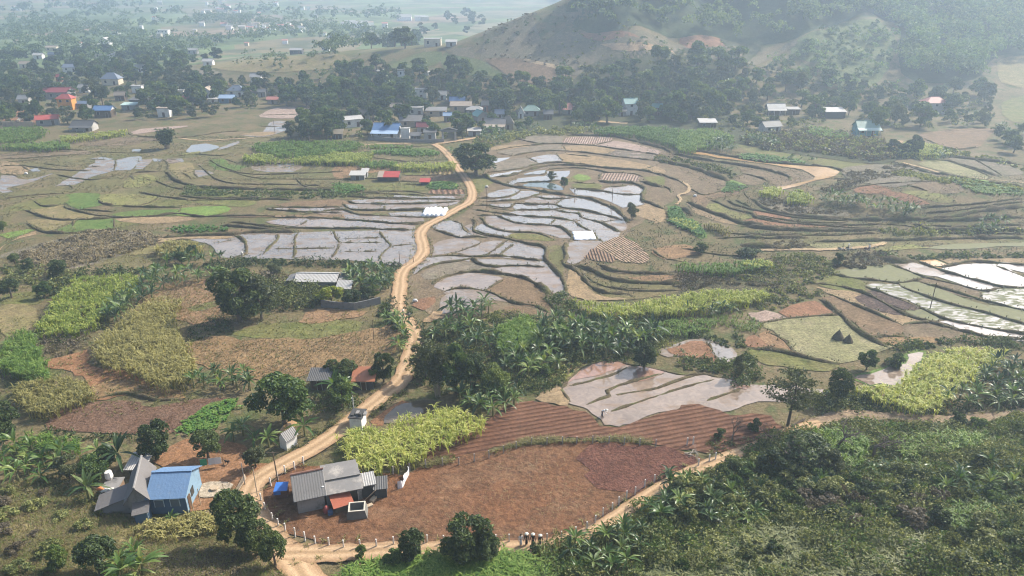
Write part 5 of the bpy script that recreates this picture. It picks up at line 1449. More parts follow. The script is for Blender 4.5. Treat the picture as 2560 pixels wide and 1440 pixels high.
def roof_part(style, w, d, hw, hr, roofm, o, ov=.45, name='roof', y0=0):
    mb = MB(); th = .12; a, b = -w / 2 - ov, w / 2 + ov; f, k = y0 - ov, y0 + d + ov; m = y0 + d / 2; e = hw - (hr - hw) * ov / (d / 2)
    if style == 'gable':
        mb.slab([(a, f, e), (b, f, e), (b, m, hr), (a, m, hr)], th); mb.slab([(b, k, e), (a, k, e), (a, m, hr), (b, m, hr)], th)
        mb.tube([(a, m, hr + .03), (b, m, hr + .03)], .11, 6)
    elif style == 'gable_y':
        e2 = hw - (hr - hw) * ov / (w / 2)
        mb.slab([(a, k, e2), (a, f, e2), (0, f, hr), (0, k, hr)], th); mb.slab([(b, f, e2), (b, k, e2), (0, k, hr), (0, f, hr)], th)
        mb.tube([(0, f, hr + .03), (0, k, hr + .03)], .11, 6)
    elif style == 'hip':
        i = min(d / 2, w * .32); e2 = hw - .12
        v = [(a, f, e2), (b, f, e2), (b, k, e2), (a, k, e2), (a + i + ov, m, hr), (b - i - ov, m, hr)]
        mb.add(v, [(0, 1, 5, 4), (1, 2, 5), (2, 3, 4, 5), (3, 0, 4), (3, 2, 1, 0)])
        mb.tube([v[4], v[5]], .12, 6)
        for q, r in ((0, 4), (1, 5), (2, 5), (3, 4)): mb.tube([v[q], v[r]], .09, 5)
    elif style == 'flat':
        mb.box(a + ov * .6, f + ov * .6, hw + .003, b - ov * .6, k - ov * .6, hw + .2)
        mb.box(a + ov * .6, f + ov * .6, hw + .2, a + ov * .6 + .15, k - ov * .6, hw + .42); mb.box(b - ov * .6 - .15, f + ov * .6, hw + .2, b - ov * .6, k - ov * .6, hw + .42)
    elif style == 'shed':
        mb.slab([(a, f, hw - .1), (b, f, hw - .1), (b, k, hr), (a, k, hr)], th)
    return mb.build(name, roofm, o)
def wall_part(style, w, d, hw, hr, m, o, y0=0, name='wall'):
    mb = MB()
    if style == 'gable': mb.prism([(y0, -.3), (y0 + d, -.3), (y0 + d, hw - .13), (y0 + d / 2, hr - .16), (y0, hw - .13)], 'x', -w / 2, w / 2)
    elif style == 'gable_y': mb.prism([(-w / 2, -.3), (w / 2, -.3), (w / 2, hw - .13), (0, hr - .16), (-w / 2, hw - .13)], 'y', y0, y0 + d)
    elif style == 'shed': mb.prism([(y0, -.3), (y0 + d, -.3), (y0 + d, hr - .2), (y0, hw - .2)], 'x', -w / 2, w / 2)
    else: mb.box(-w / 2, y0, -.3, w / 2, y0 + d, hw - (.14 if style == 'hip' else 0))
    return mb.build(name, m, o)
def opening(name, x, z, ww, hh, y, m, o, fm=None):
    """door or window: frame with a leaf set in, on the front (y) face"""
    q = MB().box(x - ww / 2, y - .05, z, x + ww / 2, y + .02, z + hh).build(name, m, o)
    if fm is not None:
        mb = MB(); t = .07
        for x0, x1, z0, z1 in ((x - ww / 2 - t, x - ww / 2, z, z + hh), (x + ww / 2, x + ww / 2 + t, z, z + hh), (x - ww / 2 - t, x + ww / 2 + t, z + hh, z + hh + t)):
            mb.box(x0, y - .08, z0, x1, y + .02, z1)
        mb.build('frame', fm, q)
    return q
def fill_house(o, w, d, hw, hr, style, roof, wall, front=True, storeys=1, lean=None, gcol=None):
    wall_part(style, w, d, hw, hr, wmat(wall), o); roof_part(style, w, d, hw, hr, rmat(roof), o)
    if gcol:   # contrasting gable triangle, set 2 cm proud
        for s in (-1, 1):
            MB().prism([(.05, hw - .12), (d - .05, hw - .12), (d / 2, hr - .2)], 'x', s * w / 2, s * (w / 2 + .04)).build('gable', wmat(gcol), o)
    if front:
        n = max(1, int(w / 3.2)); sh = hw / storeys
        for s in range(storeys):
            for i in range(n):
                x = -w / 2 + (i + .5) * w / n
                if s == 0 and i == n // 2: opening('door', x, 0, min(1.1, w * .25), min(2.05, sh * .75), 0, DOORM, o, wmat('lgrey'))
                else: opening('window', x, s * sh + sh * .35, min(1.1, w * .22), sh * .38, 0, GLASS, o, wmat('lgrey'))
    if lean:   # verandah roof on posts in front
        rf, dp = lean
        mb = MB(); mb.slab([(-w / 2 - .5, -dp, hw * .72), (w / 2 + .5, -dp, hw * .72), (w / 2 + .5, -.06, hw * .95), (-w / 2 - .5, -.06, hw * .95)], .1); mb.build('verandah_roof', rmat(rf), o)
        for i in range(4):
            x = -w / 2 + i * w / 3; MB().box(x - .08, -dp + .25, -.3, x + .08, -dp + .41, hw * .72 - .02).build('post', wmat('lgrey'), o)
LANDM = []; HW = []
def house(u, v, wpx, label, roof, wall, style='gable', rz=0., asp=.62, hw=3.0, rise=1.3, name='house', cat='house', group=None, front=True, storeys=1, lean=None, gcol=None, short=None):
    p = g1(u, v); w = wpx / ppm(p); d = w * asp; d = max(2.2, d)
    o = thing(name, label, cat, p, rz, group)
    fill_house(o, w, d, hw, hw + (rise if style != 'flat' else 0), style, roof, wall, front, storeys, lean, gcol)
    LANDM.append((u, v, short or label)); HW.append((u, v, wpx)); return o
HS = [
 (965, 347, 62, 'blue roofed house with white gable and pale blue verandah', 'blue', 'white', dict(style='gable', rz=-.1, lean=('paleblue', 3.2), gcol='white', hw=3.6, rise=1.9, short='blue roofed house with white gable')),
 (885, 318, 46, 'white walled house with cream roof left of the blue roofed house', 'white', 'white', dict(style='gable', rz=.5, hw=3.4, rise=.9, short='white house with cream roof')),
 (1013, 347, 22, 'bright white rendered cube beside the blue roofed house', 'lgrey', 'white', dict(style='flat', hw=3.8, front=False, short='white rendered cube')),
 (1027, 318, 54, 'long low house under a weathered grey roof', 'grey', 'tan', dict(rz=.03, hw=2.8, rise=1.8, short='long grey roofed house')),
 (1056, 334, 26, 'small house with dark crimson roof in the village', 'dred', 'lgrey', dict(rise=1.2, short='small crimson roofed house')),
 (1075, 351, 28, 'plastered grey cottage by the village gate', 'dgrey', 'lgrey', dict(style='shed', hw=3.2, rise=.3, short='plastered cottage by the gate')),
 (1038, 350, 24, 'dark tin lean-to beside the plastered cottage', 'dgrey', 'dark', dict(style='shed', hw=1.8, rise=.7, name='shed', cat='shed', short='dark tin lean-to')),
 (1186, 341, 30, 'low shed with bright white roof by the village lane', 'white', 'lgrey', dict(style='shed', hw=2.3, rise=.6, name='shed', cat='shed', short='bright white shed')),
 (1238, 328, 46, 'grey tiled house with tan porch right of the white shed', 'grey', 'grey', dict(rz=-.1, rise=1.8, lean=('tan', 2.5), short='grey tiled house with porch')),
 (1270, 325, 26, 'tan thatched barn beyond the banana clump', 'thatch', 'tan', dict(style='hip', hw=2.6, rise=2.8, name='barn', cat='barn', short='tan thatched barn')),
 (1143, 268, 36, 'house with vivid blue roof deep in the village', 'blue', 'grey', dict(rise=1.5, short='vivid blue roof')),
 (1152, 281, 50, 'house under a long pinkish tan roof', 'tan', 'tan', dict(rise=1.4, hw=3.2, short='pinkish tan roof')),
 (1186, 287, 38, 'low pavilion with broad pale green grey roof', 'lgrey', 'grey', dict(style='hip', rise=1.2, hw=2.4, short='pale grey pavilion')),
 (1207, 306, 28, 'teal roofed house with its gable to the lane', 'teal', 'grey', dict(style='gable_y', asp=1.1, rise=1.8, rz=.5, short='teal gable house')),
 (1040, 289, 36, 'bare grey block house without a pitched roof', 'lgrey', 'lgrey', dict(style='flat', hw=3.4, short='bare grey block house')),
 (1090, 290, 48, 'long low row house with thin grey roof', 'grey', 'tan', dict(style='shed', hw=2.5, rise=.6, short='long low row house')),
 (1120, 305, 20, 'tiny hut with pale blue roof among the trees', 'paleblue', 'grey', dict(rise=.9, name='hut', cat='hut', short='tiny pale blue hut')),
 (1302, 297, 14, 'narrow house showing a white gable triangle', 'grey', 'white', dict(style='gable_y', asp=1.2, rise=2.2, short='narrow white gable')),
 (1213, 279, 15, 'little orange brick house behind the teal gable', 'tan', 'brick', dict(hw=3.4, short='orange brick house')),
 (843, 348, 24, 'open fronted grey shed at the left of the village wall', 'thatch', 'dark', dict(style='shed', hw=2.2, rise=1.2, name='shed', cat='shed', short='open fronted grey shed')),
 (1053, 246, 28, 'two level white house at the back of the village', 'lgrey', 'white', dict(style='flat', hw=4.4, storeys=2, short='two level white house')),
 (1003, 206, 17, 'tall narrow white house among the dark trees', 'dgrey', 'white', dict(style='flat', hw=6, storeys=2, asp=.8, short='tall narrow white house')),
 (1065, 189, 14, 'tiny white shed glinting below the hill crops', 'white', 'white', dict(style='shed', hw=1.8, rise=.3, name='shed', cat='shed', front=False, short='tiny glinting shed')),
 (950, 186, 12, 'white spot of a shed in the dark wood', 'white', 'white', dict(style='shed', hw=2, rise=.3, name='shed', cat='shed', front=False, short='white shed in the wood')),
 (1081, 117, 42, 'cream fronted flat roofed building on the ridge shoulder', 'lgrey', 'cream', dict(style='flat', hw=4.2, short='flat roofed ridge building')),
 (1128, 116, 26, 'pale grey annex right of the ridge building', 'lgrey', 'lgrey', dict(style='shed', hw=2.6, rise=.8, short='pale ridge annex')),
 (1422, 287, 32, 'two tiered house with faded pink roofs', 'pinkred', 'cream', dict(rise=1.3, hw=3.6, lean=('pinkred', 2), short='faded pink roofed house')),
 (1578, 289, 34, 'tall white house with dark green roof beside the wood', 'teal', 'white', dict(hw=5.6, rise=1.8, storeys=2, rz=.3, short='tall white house with green roof')),
 (1545, 292, 38, 'low grey roofed wing left of the tall white house', 'dgrey', 'grey', dict(hw=2.6, rise=.9, short='low grey wing')),
 (1646, 290, 28, 'small green roofed stilt house at the wood edge', 'teal', 'wood', dict(hw=4, rise=1.2, storeys=2, short='small green stilt house')),
 (1328, 291, 40, 'broad pale green hipped roof house', 'green', 'grey', dict(style='hip', hw=2.6, rise=2.0, short='pale green hipped house')),
 (1940, 288, 42, 'grey wooden house with shining silver roof', 'lgrey', 'wood', dict(hw=3.2, rise=1.6, lean=('lgrey', 1.6), short='silver roofed house')),
 (1984, 287, 28, 'silver roofed side shed of the wooden house', 'lgrey', 'wood', dict(style='shed', hw=2.6, rise=.4, name='shed', cat='shed', short='silver roofed side shed')),
 (2088, 296, 48, 'open barn with white sheet roof on posts', 'white', 'dark', dict(style='shed', hw=3.0, rise=.9, name='barn', cat='barn', front=False, short='open barn with white roof')),
 (2338, 284, 54, 'red hip roofed stilt house at the right', 'pinkred', 'lgrey', dict(style='hip', hw=4.8, rise=2.2, storeys=2, short='red hip roofed stilt house')),
 (2168, 340, 52, 'teal walled house with two tier green roof', 'green', 'teal', dict(hw=3.6, rise=1.9, lean=('lightteal', 2.2), short='teal walled house')),
 (1770, 320, 40, 'low hut with tan and white roof behind tall cane', 'white', 'wood', dict(style='shed', hw=2.4, rise=.8, name='hut', cat='hut', short='tan and white hut')),
 (1932, 331, 46, 'grey roofed house sunk in banana plants', 'dgrey', 'lgrey', dict(rz=.3, hw=2.6, rise=1.6, short='grey house in the bananas')),
 (165, 275, 36, 'orange walled house with red hip roof and blue base', 'red', 'orange', dict(style='hip', hw=5.2, rise=1.8, storeys=2, short='orange walled house')),
 (138, 248, 64, 'wide house under a long crimson roof', 'dred', 'grey', dict(hw=3.6, rise=1.6, short='long crimson roof')),
 (204, 272, 32, 'dark blue roofed shed right of the orange house', 'darkblue', 'grey', dict(style='shed', hw=2.5, rise=.5, name='shed', cat='shed', short='dark blue shed')),
 (258, 294, 42, 'house with bright blue roof and white curved end', 'blue', 'wood', dict(hw=3.4, rise=1.4, gcol='white', short='bright blue roof with white end')),
 (120, 314, 48, 'grey walled hall with low red roof', 'red', 'grey', dict(style='gable', hw=2.8, rise=1.2, rz=.4, short='hall with low red roof')),
 (206, 328, 50, 'dark roofed farmhouse with white front behind the yellow crop', 'dgrey', 'lgrey', dict(hw=2.4, rise=1.6, lean=('dgrey', 2), short='dark roofed farmhouse')),
 (410, 293, 30, 'pale grey villa with small roof terrace', 'tan', 'white', dict(style='flat', hw=3.8, short='pale grey villa')),
 (276, 213, 42, 'big slate blue roof behind the left village', 'slate', 'cream', dict(style='hip', hw=3.4, rise=3.0, short='big slate blue roof')),
 (343, 233, 24, 'white walled house under trees right of the slate roof', 'lgrey', 'white', dict(style='flat', hw=3.6, short='white house under trees')),
 (148, 204, 13, 'tiny hut with orange red roof', 'red', 'brick', dict(rise=1, name='hut', cat='hut', short='tiny orange red hut')),
 (590, 242, 40, 'slate roofed house with white gable in the middle trees', 'slate', 'white', dict(style='hip', hw=3.2, rise=2.2, short='slate roofed house')),
 (567, 258, 36, 'long roof of pale blue sheets', 'paleblue', 'blue', dict(hw=2.6, rise=1.2, short='pale blue sheet roof')),
 (533, 259, 22, 'white flat shed left of the pale blue roof', 'white', 'white', dict(style='shed', hw=2.4, rise=.3, name='shed', cat='shed', short='white flat shed')),
 (517, 244, 20, 'white ended house with brown roof', 'wood' if 0 else 'tan', 'white', dict(style='gable_y', asp=1.3, hw=3.6, rise=1.5, short='white ended house')),
 (453, 247, 15, 'cream house peeping through grey trees', 'lgrey', 'cream', dict(style='flat', hw=4, short='cream house')),
 (682, 260, 26, 'salmon roofed cottage near the middle terraces', 'pinkred', 'tan', dict(rise=1, hw=2.4, short='salmon cottage')),
 (322, 275, 34, 'low pale green roof among the left trees', 'lightteal', 'grey', dict(style='shed', hw=2.4, rise=.5, short='low pale green roof')),
 (345, 262, 40, 'long open shelter with rusty eave', 'dgrey', 'dark', dict(style='shed', hw=2.4, rise=.5, name='shelter', cat='shelter', front=False, short='rusty open shelter')),
 (95, 148, 22, 'hazy white hut left of the far green plot', 'white', 'white', dict(rise=1.2, short='hazy white hut')),
 (132, 146, 22, 'hazy dark blue roofed house beyond the green plot', 'darkblue', 'grey', dict(rise=1.2, short='hazy dark blue roof')),
 (281, 152, 20, 'hazy pale house with pyramid roof', 'lgrey', 'white', dict(style='hip', hw=4, rise=2, short='hazy pyramid roof')),
 (176, 180, 36, 'hazy grey roof with white end by the left wood', 'slate', 'white', dict(rise=1.6, short='hazy grey roof')),
 (245, 145, 20, 'hazy cream house with two windows', 'lgrey', 'cream', dict(style='flat', hw=4, short='hazy cream house')),
 (128, 128, 26, 'hazy cream long house on the left plain', 'tan', 'cream', dict(rise=1, short='hazy cream long house')),
 (262, 116, 22, 'hazy bright white house on the left plain', 'white', 'white', dict(style='gable_y', asp=1, hw=5, rise=2, short='hazy bright white house')),
 (408, 92, 26, 'hazy two floor white block on the plain', 'white', 'white', dict(style='flat', hw=6, storeys=2, short='hazy white block')),
 (740, 136, 30, 'dark little house on the bare knoll', 'lgrey', 'dark', dict(rise=1, short='dark knoll house')),
 (480, 135, 24, 'hazy silver roof on the plain', 'lgrey', 'lgrey', dict(rise=1, short='hazy silver roof')),
]
HS += [
 (640, 205, 26, 'small white walled house left of the bare knoll', 'lgrey', 'white', dict(rise=1.3, short='small house left of the knoll')),
 (700, 232, 22, 'tiny tan roofed house below the bare knoll', 'tan', 'cream', dict(rise=1.2, short='tiny tan roof below the knoll')),
 (655, 243, 18, 'little grey hut between the middle trees', 'grey', 'grey', dict(rise=1, name='hut', cat='hut', short='little grey hut')),
 (470, 262, 24, 'low reddish roof among the middle left trees', 'dred', 'tan', dict(rise=1, short='low reddish roof')),
 (395, 252, 20, 'pale shed in the grey trees of the left village', 'white', 'white', dict(style='shed', hw=2.2, rise=.5, name='shed', cat='shed', short='pale shed in grey trees')),
 (300, 252, 24, 'brown roofed house right of the dark blue shed', 'tan', 'wood', dict(rise=1.3, short='brown roofed house')),
 (60, 262, 26, 'grey roofed house at the far left of the village', 'lgrey', 'lgrey', dict(rise=1.4, short='far left grey roof')),
 (210, 232, 24, 'white fronted house above the dark blue shed', 'lgrey', 'white', dict(rise=1.2, short='white fronted house')),
 (910, 300, 24, 'grey roofed hut behind the cream roofed white house', 'dgrey', 'lgrey', dict(rise=1.2, name='hut', cat='hut', short='grey roofed hut')),
 (990, 282, 24, 'weathered tan roof above the long grey roof', 'tan', 'grey', dict(rise=1.2, short='weathered tan roof')),
 (1105, 250, 22, 'small pale house near the back of the village', 'lgrey', 'white', dict(rise=1.2, short='small pale back house')),
 (1250, 300, 22, 'bluish grey roof behind the grey tiled house', 'slate', 'lgrey', dict(rise=1.3, short='bluish grey roof')),
 (1370, 300, 22, 'weathered grey hut left of the pink roofed house', 'grey', 'wood', dict(rise=1.2, name='hut', cat='hut', short='weathered hut by pink roof')),
 (350, 180, 22, 'hazy pale roof behind the left wood', 'lgrey', 'white', dict(rise=1.2, short='hazy pale roof')),
 (520, 165, 24, 'hazy white roof near the far red plot', 'white', 'white', dict(rise=1.2, short='hazy white roof by red plot')),
 (60, 170, 22, 'hazy cream hut at the left edge', 'tan', 'cream', dict(rise=1.1, name='hut', cat='hut', short='hazy cream hut')),
]
for h in HS:
    house(*h[:6], **h[6])
# far town: pale blocks in the haze
WALLS['bright'] = (.86, .84, .80); far_mat = [wmat('bright'), wmat('bright'), wmat('cream')]; far_roof = [rmat('white'), rmat('tan'), rmat('lgrey'), rmat('pinkred')]
def far_house(u, v, wpx, hpx, label, group):
    p = g1(u, v); w = wpx / ppm(p); hh = hpx / ppm(p) * 1.35; o = thing('house', label, 'house', p, R.uniform(-.4, .4), group)
    MB().box(-w / 2, 0, -1, w / 2, w * .7, hh).build('wall', R.choice(far_mat), o)
    MB().prism([(-.3, hh), (w * .7 + .3, hh), (w * .35, hh + w * .18)], 'x', -w / 2 - .3, w / 2 + .3).build('roof', R.choice(far_roof), o)
R.seed(5)
for k in range(22):
    far_house(605 + 8 * k + R.uniform(-4, 4), 80 - (k % 3) * 6 + R.uniform(-3, 3), R.uniform(8, 17), R.uniform(6, 11), 'pale block in the hazy town cluster beyond the left trees', 'houses of the hazy town cluster')
for k, (u, w) in enumerate(((862, 24), (878, 30), (905, 34), (925, 20), (962, 14))):
    far_house(u, 70 - 2 * (k % 2), w, 8, ('cream school wing with salmon roof, leftmost', 'long cream school wing beside the leftmost', 'white school hall with two floors', 'small white house right of the school', 'lone pale house on the flat')[k], None)
for k, (u, w) in enumerate(((1010, 36), (1050, 26), (1062, 20))):
    far_house(u, 53, w, 7, ('long salmon roofed hall behind the ridge trees', 'white hall right of the salmon roofed hall', 'bright white box at the ridge tree tops')[k], None)
for k in range(46):
    u, v = R.uniform(0, 830), R.uniform(8, 130)
    far_house(u, v, R.uniform(7, 16) * (.7 + v / 250), R.uniform(4, 8), 'small pale house scattered over the hazy plain', 'houses scattered over the hazy plain')
for k in range(10):
    far_house(R.uniform(480, 520) + k * 12, R.uniform(28, 36), R.uniform(7, 18), 5, 'white speck of a house at the mountain foot', 'houses at the mountain foot')

def wall_line(tile, s, h, th, m, name, label, cat):
    P = catmull(wpoly(tile, s), False, 2.0); mb = MB(); n = len(P)
    d = np.gradient(P[:, :2], axis=0); d /= np.linalg.norm(d, axis=1, keepdims=True); nn = np.stack([-d[:, 1], d[:, 0]], 1) * th / 2
    v = []
    for p, q in zip(P, nn): v += [(p[0] - q[0], p[1] - q[1], p[2] - .3), (p[0] + q[0], p[1] + q[1], p[2] - .3), (p[0] + q[0], p[1] + q[1], p[2] + h), (p[0] - q[0], p[1] - q[1], p[2] + h)]
    f = [(i * 4 + k, i * 4 + (k + 1) % 4, i * 4 + 4 + (k + 1) % 4, i * 4 + 4 + k) for i in range(n - 1) for k in range(4)] + [(3, 2, 1, 0), (n * 4 - 4, n * 4 - 3, n * 4 - 2, n * 4 - 1)]
    mb.add(v, f); o = mb.build(name, m); return tag(o, label, cat)
wall_line('a', '430,585 600,600 830,615 1100,628 1440,625', 1.5, .25, wmat('grey'), 'boundary_wall', 'long grey wall in front of the central village', 'wall')
wall_line('c', '40,728 250,732 450,730', 2.2, .3, wmat('tan'), 'boundary_wall', 'tan rendered wall beside the orange earth plot', 'wall')
wall_line('c', '150,270 340,250', 2.5, .3, wmat('cream'), 'boundary_wall', 'short cream wall at the far left edge', 'wall')
wall_line('c', '245,668 450,490', 1.0, 1.0, wmat('cream'), 'boundary_wall', 'slanting cream wall on the orange earth plot', 'wall')
wall_line('f', '1000,900 1180,920 1290,935 1500,945 1900,850', 1.5, .2, plain('block wall', (.19, .185, .18), .95, .2, 2, .2, (.1, .1, .095)), 'boundary_wall', 'grey block wall around the white shed garden', 'wall')
sheet('field', catmull(wpoly('c', '60,690 90,570 250,520 450,500 580,540 560,610 450,690'), True, 3), GR['orange'], .2)
# village gate
g = thing('gate', 'tall concrete gate frame where the road enters the village', 'gate', g1(1123, 353), .1)
for s in (-1, 1): MB().box(s * 2.4 - .35, -.35, -.3, s * 2.4 + .35, .35, 3.6).build('pillar', wmat('lgrey'), g)
MB().box(-3, -.5, 3.6, 3, .5, 4.3).build('lintel', wmat('grey'), g); MB().prism([(-3.3, 4.3), (3.3, 4.3), (0, 5.2)], 'y', -.6, .6).build('roof', rmat('dgrey'), g)
# ridge fence
# ---- sheds on the vegetable plots
o = thing('shed', 'long low shed with orange and red sheet roof on the plots', 'shed', g1(971, 454), -.02)
W_ = 54 / ppm(o.location)
for nm, a, b, c in (('roof', -.5, -.24, 'tan'), ('roof', -.24, .5, 'orange')):
    q = MB(); q.slab([(a * W_, -.4, 1.5), (b * W_, -.4, 1.5), (b * W_, 3.2, 2.5), (a * W_, 3.2, 2.5)], .07); r_ = q.build(nm, rmat(c), o); r_['label'] = 'yellow tan roof sheet' if c == 'tan' else 'orange red roof sheet'
MB().box(-.48 * W_, .3, -.2, .48 * W_, 2.9, 1.52).build('wall', wmat('dark'), o)
for s in (-.48, 0, .48): MB().box(s * W_ - .07, -.35, -.2, s * W_ + .07, -.2, 1.5).build('post', wmat('wood'), o)
house(894, 450, 34, 'pale tin shed left of the orange roofed shed', 'white', 'grey', style='shed', hw=1.7, rise=.5, name='shed', cat='shed', short='pale tin shed')
house(912, 444, 12, 'little white roofed lean-to behind the pale tin shed', 'white', 'grey', style='shed', hw=2.0, rise=.4, name='shed', cat='shed', front=False, short='little white lean-to')
house(1062, 464, 19, 'tiny red roofed hut beside the kitchen garden', 'orange', 'dark', style='shed', hw=1.3, rise=.3, name='hut', cat='hut', front=False, short='tiny red roofed hut')
# ---- long white shed by the road
p0 = g1(742, 719); p1 = g1(838, 719); w0 = (p1 - p0).length
o = thing('shed', 'long shed with weathered white roof in the roadside garden', 'shed', (p0 + p1) / 2, -.03)
fill_house(o, w0, 4.4, 1.6, 2.3, 'gable', 'white', 'grey', False)
MB().slab([(-w0 / 2 - 2.4, .4, 1.2), (-w0 / 2 - .6, .2, 1.5), (-w0 / 2 - .6, 4.0, 1.8), (-w0 / 2 - 2.4, 3.6, 1.3)], .08).build('side_roof', rmat('grey'), o)
MB().slab([(w0 / 2 + .6, -.6, 1.5), (w0 / 2 + 2.6, .0, 1.2), (w0 / 2 + 2.6, 3.6, 1.4), (w0 / 2 + .6, 3.8, 1.8)], .08).build('side_roof', rmat('grey'), o)
house(860, 736, 28, 'small grey tin hut beside the lime bush', 'lgrey', 'grey', style='shed', hw=1.5, rise=.5, name='hut', cat='hut', front=False, short='grey tin hut')

# ------------------------------------------------------------------ foreground farm buildings
def PZ(tile, s, z):
    q = px(tile, s)[0]; d = raypix(q[0], q[1]); t = (z - CAMH) / d[2]; return Vector((d[0] * t, d[1] * t, z))
def frame_AB(A, B):
    d = (B - A); return atan2(d.y, d.x), d.length
CON = plain('patched cement roof', (.22, .21, .20), .95, .25, .8, .2, (.44, .40, .35)); CONW = plain('stained cement wall', (.27, .265, .26), .95, .2, .6, .2, (.10, .10, .095))
# corrugated grey house
A, B = PZ('g', '650,890', 0), PZ('g', '1062,800', 0); rz, w = frame_AB(A, B)
o = thing('house', 'grey cement house with corrugated asbestos roof beside the red field', 'house', A, rz)
hw = 2.5; hr = 4.1; Rg = PZ('g', '550,290', hr); nrm = Vector((-sin(rz), cos(rz), 0)); dd = max(2.2, (Rg - A).dot(nrm)); d = 2 * dd
MB().prism([(0, -.3), (d, -.3), (d, hw - .12), (d / 2, hr - .18), (0, hw - .12)], 'x', 0, w).build('wall', CONW, o)
rm = roofmat('asbestos', (.27, .26, .25), True, .8, (.16, .15, .14), .30)
mb = MB(); nn_ = 46; e = hw - .25
for side in (0, 1):     # modelled corrugations
    xs = np.linspace(-.35, w + .3, nn_ * 2 + 1); rows = []
    for x, k in zip(xs, range(len(xs))):
        b_ = .05 if k % 2 else 0
        y0, y1 = (-.45, d / 2) if side == 0 else (d + .45, d / 2)
        rows += [(x, y0, e + b_), (x, y1, hr + b_), (x, y0, e + b_ - .06), (x, y1, hr + b_ - .06)]
    mb.add(rows, [q for k in range(len(xs) - 1) for q in ((k * 4, k * 4 + 4, k * 4 + 5, k * 4 + 1), (k * 4 + 2, k * 4 + 3, k * 4 + 7, k * 4 + 6))])
mb.build('roof', rm, o)
MB().tube([(-.4, d / 2, hr + .07), (w + .35, d / 2, hr + .07)], .13, 6).build('ridge_cap', plain('rusty ridge', (.22, .12, .09), .9), o)
MB().box(w * .62, dd * .45, hr - (hr - e) * .55 - .0, w * .62 + .35, dd * .45 + .35, hr - (hr - e) * .55 + .12).build('skylight', wmat('white'), o)
LANDM.append((775, 1285, 'corrugated grey house'))
# cement roofed house next to it
A, B = PZ('g', '1085,770', 0), PZ('g', '1625,665', 0); rz, w = frame_AB(A, B); nrm = Vector((-sin(rz), cos(rz), 0))
o = thing('house', 'low house with patched cement roof and open doorway', 'house', A, rz)
hw = 2.2; hr = 3.2; Rg = PZ('g', '1000,300', hr); d = max(3.5, (Rg - A).dot(nrm))
MB().prism([(0, -.3), (d, -.3), (d, hr - .25), (0, hw - .2)], 'x', 0, w).build('wall', CONW, o)
q = MB(); q.slab([(-.2, -.5, hw - .12), (w + .2, -.5, hw - .12), (w + .2, d * .46, hw + (hr - hw) * .46), (-.2, d * .46, hw + (hr - hw) * .46)], .14)
q.build('roof', CON, o).__setitem__('label', 'lower patched cement roof')
q = MB(); q.slab([(-.3, d * .40, hw + (hr - hw) * .42 + .22), (w + .1, d * .40, hw + (hr - hw) * .42 + .22), (w - .2, d + .3, hr + .2), (-.3, d + .3, hr + .2)], .14); q.build('roof', CON, o).__setitem__('label', 'upper patched cement roof')
MB().box(-.35, 0.1, hw + .1, -.1, d * .6, hw + .75).build('parapet', wmat('white'), o)
opening('doorway', w * .76, 0, .95, 1.8, 0, GLASS, o, wmat('lgrey')); MB().box(w * .76 + .5, -.75, 0, w * .76 + .55, -.05, 1.75).build('door', wmat('lgrey'), o)
opening('window', w * .22, .9, .9, .8, 0, GLASS, o, wmat('lgrey'))
MB().box(w + .004, .2, -.2, w + 1.5, 2.4, 1.9).build('side_shed', wmat('dark'), o); MB().box(w - .0, -.05, 1.903, w + 1.8, 2.6, 2.02).build('side_roof', rmat('lgrey'), o)
LANDM.append((855, 1255, 'cement roofed house'))
# red tile shed
A, B = PZ('g', '1220,880', 0), PZ('g', '1470,800', 0); rz, w = frame_AB(A, B)
o = thing('shed', 'brick shed under rusty red sheet roof in front of the cement house', 'shed', A, rz)
q = MB(); q.slab([(-.3, -.4, 1.1), (w + .2, -.4, 1.1), (w + .1, 2.9, 2.15), (-.35, 2.9, 2.15)], .07); q.build('roof', roofmat('rusty red', (.34, .105, .06), False, .85, (.17, .05, .035), .25), o)
MB().box(0, 0, -.2, w, 2.5, 1.1).build('wall', plain('mossy brick', (.17, .13, .09), .95, .35, 2), o)
q = MB(); q.prism([(0, 0), (.5, 0), (.62, .5), (.05, .62)], 'y', -.25, .5); q.build('plastic_drum', plain('blue plastic', (.05, .10, .20), .5), o, loc=(-.95, .1, 0))
LANDM.append((840, 1280, 'rusty red shed'))
# red sack
q = MB(); q.tube([(0, 0, 0), (.03, 0, .4), (0, .05, .8), (.02, 0, 1.05)], [.3, .42, .34, .12], 9); tag(q.build('sack', plain('red cloth', (.28, .075, .07), .9), smooth=True, loc=PZ('g', '1075,870', 0)), 'upright red sack leaning by the rusty shed', 'sack')
# concrete trough
A, B = PZ('g', '1375,995', 0), PZ('g', '1705,965', 0); rz, w = frame_AB(A, B)
o = thing('water_tank', 'open cement tank with pale rim and sloping sides', 'tank', A, rz); dd = 2.0; hh = 1.15; i = .28
q = MB(); bo = [(0, 0, -.1), (w, 0, -.1), (w, dd, -.1), (0, dd, -.1)]; to = [(i, i * .6, hh), (w - i, i * .6, hh), (w - i, dd - i * .4, hh), (i, dd - i * .4, hh)]; t_ = .16
ti = [(i + t_, i * .6 + t_, hh), (w - i - t_, i * .6 + t_, hh), (w - i - t_, dd - i * .4 - t_, hh), (i + t_, dd - i * .4 - t_, hh)]; bi = [(x, y, .25) for x, y, z in ti]
q.add(bo + to, [(k, (k + 1) % 4, 4 + (k + 1) % 4, 4 + k) for k in range(4)]); q.add(ti + bi, [(k, 4 + k, 4 + (k + 1) % 4, (k + 1) % 4) for k in range(4)] + [(4, 5, 6, 7)])
q.build('basin', plain('dark cement', (.16, .155, .14), .95, .3, 2), o)
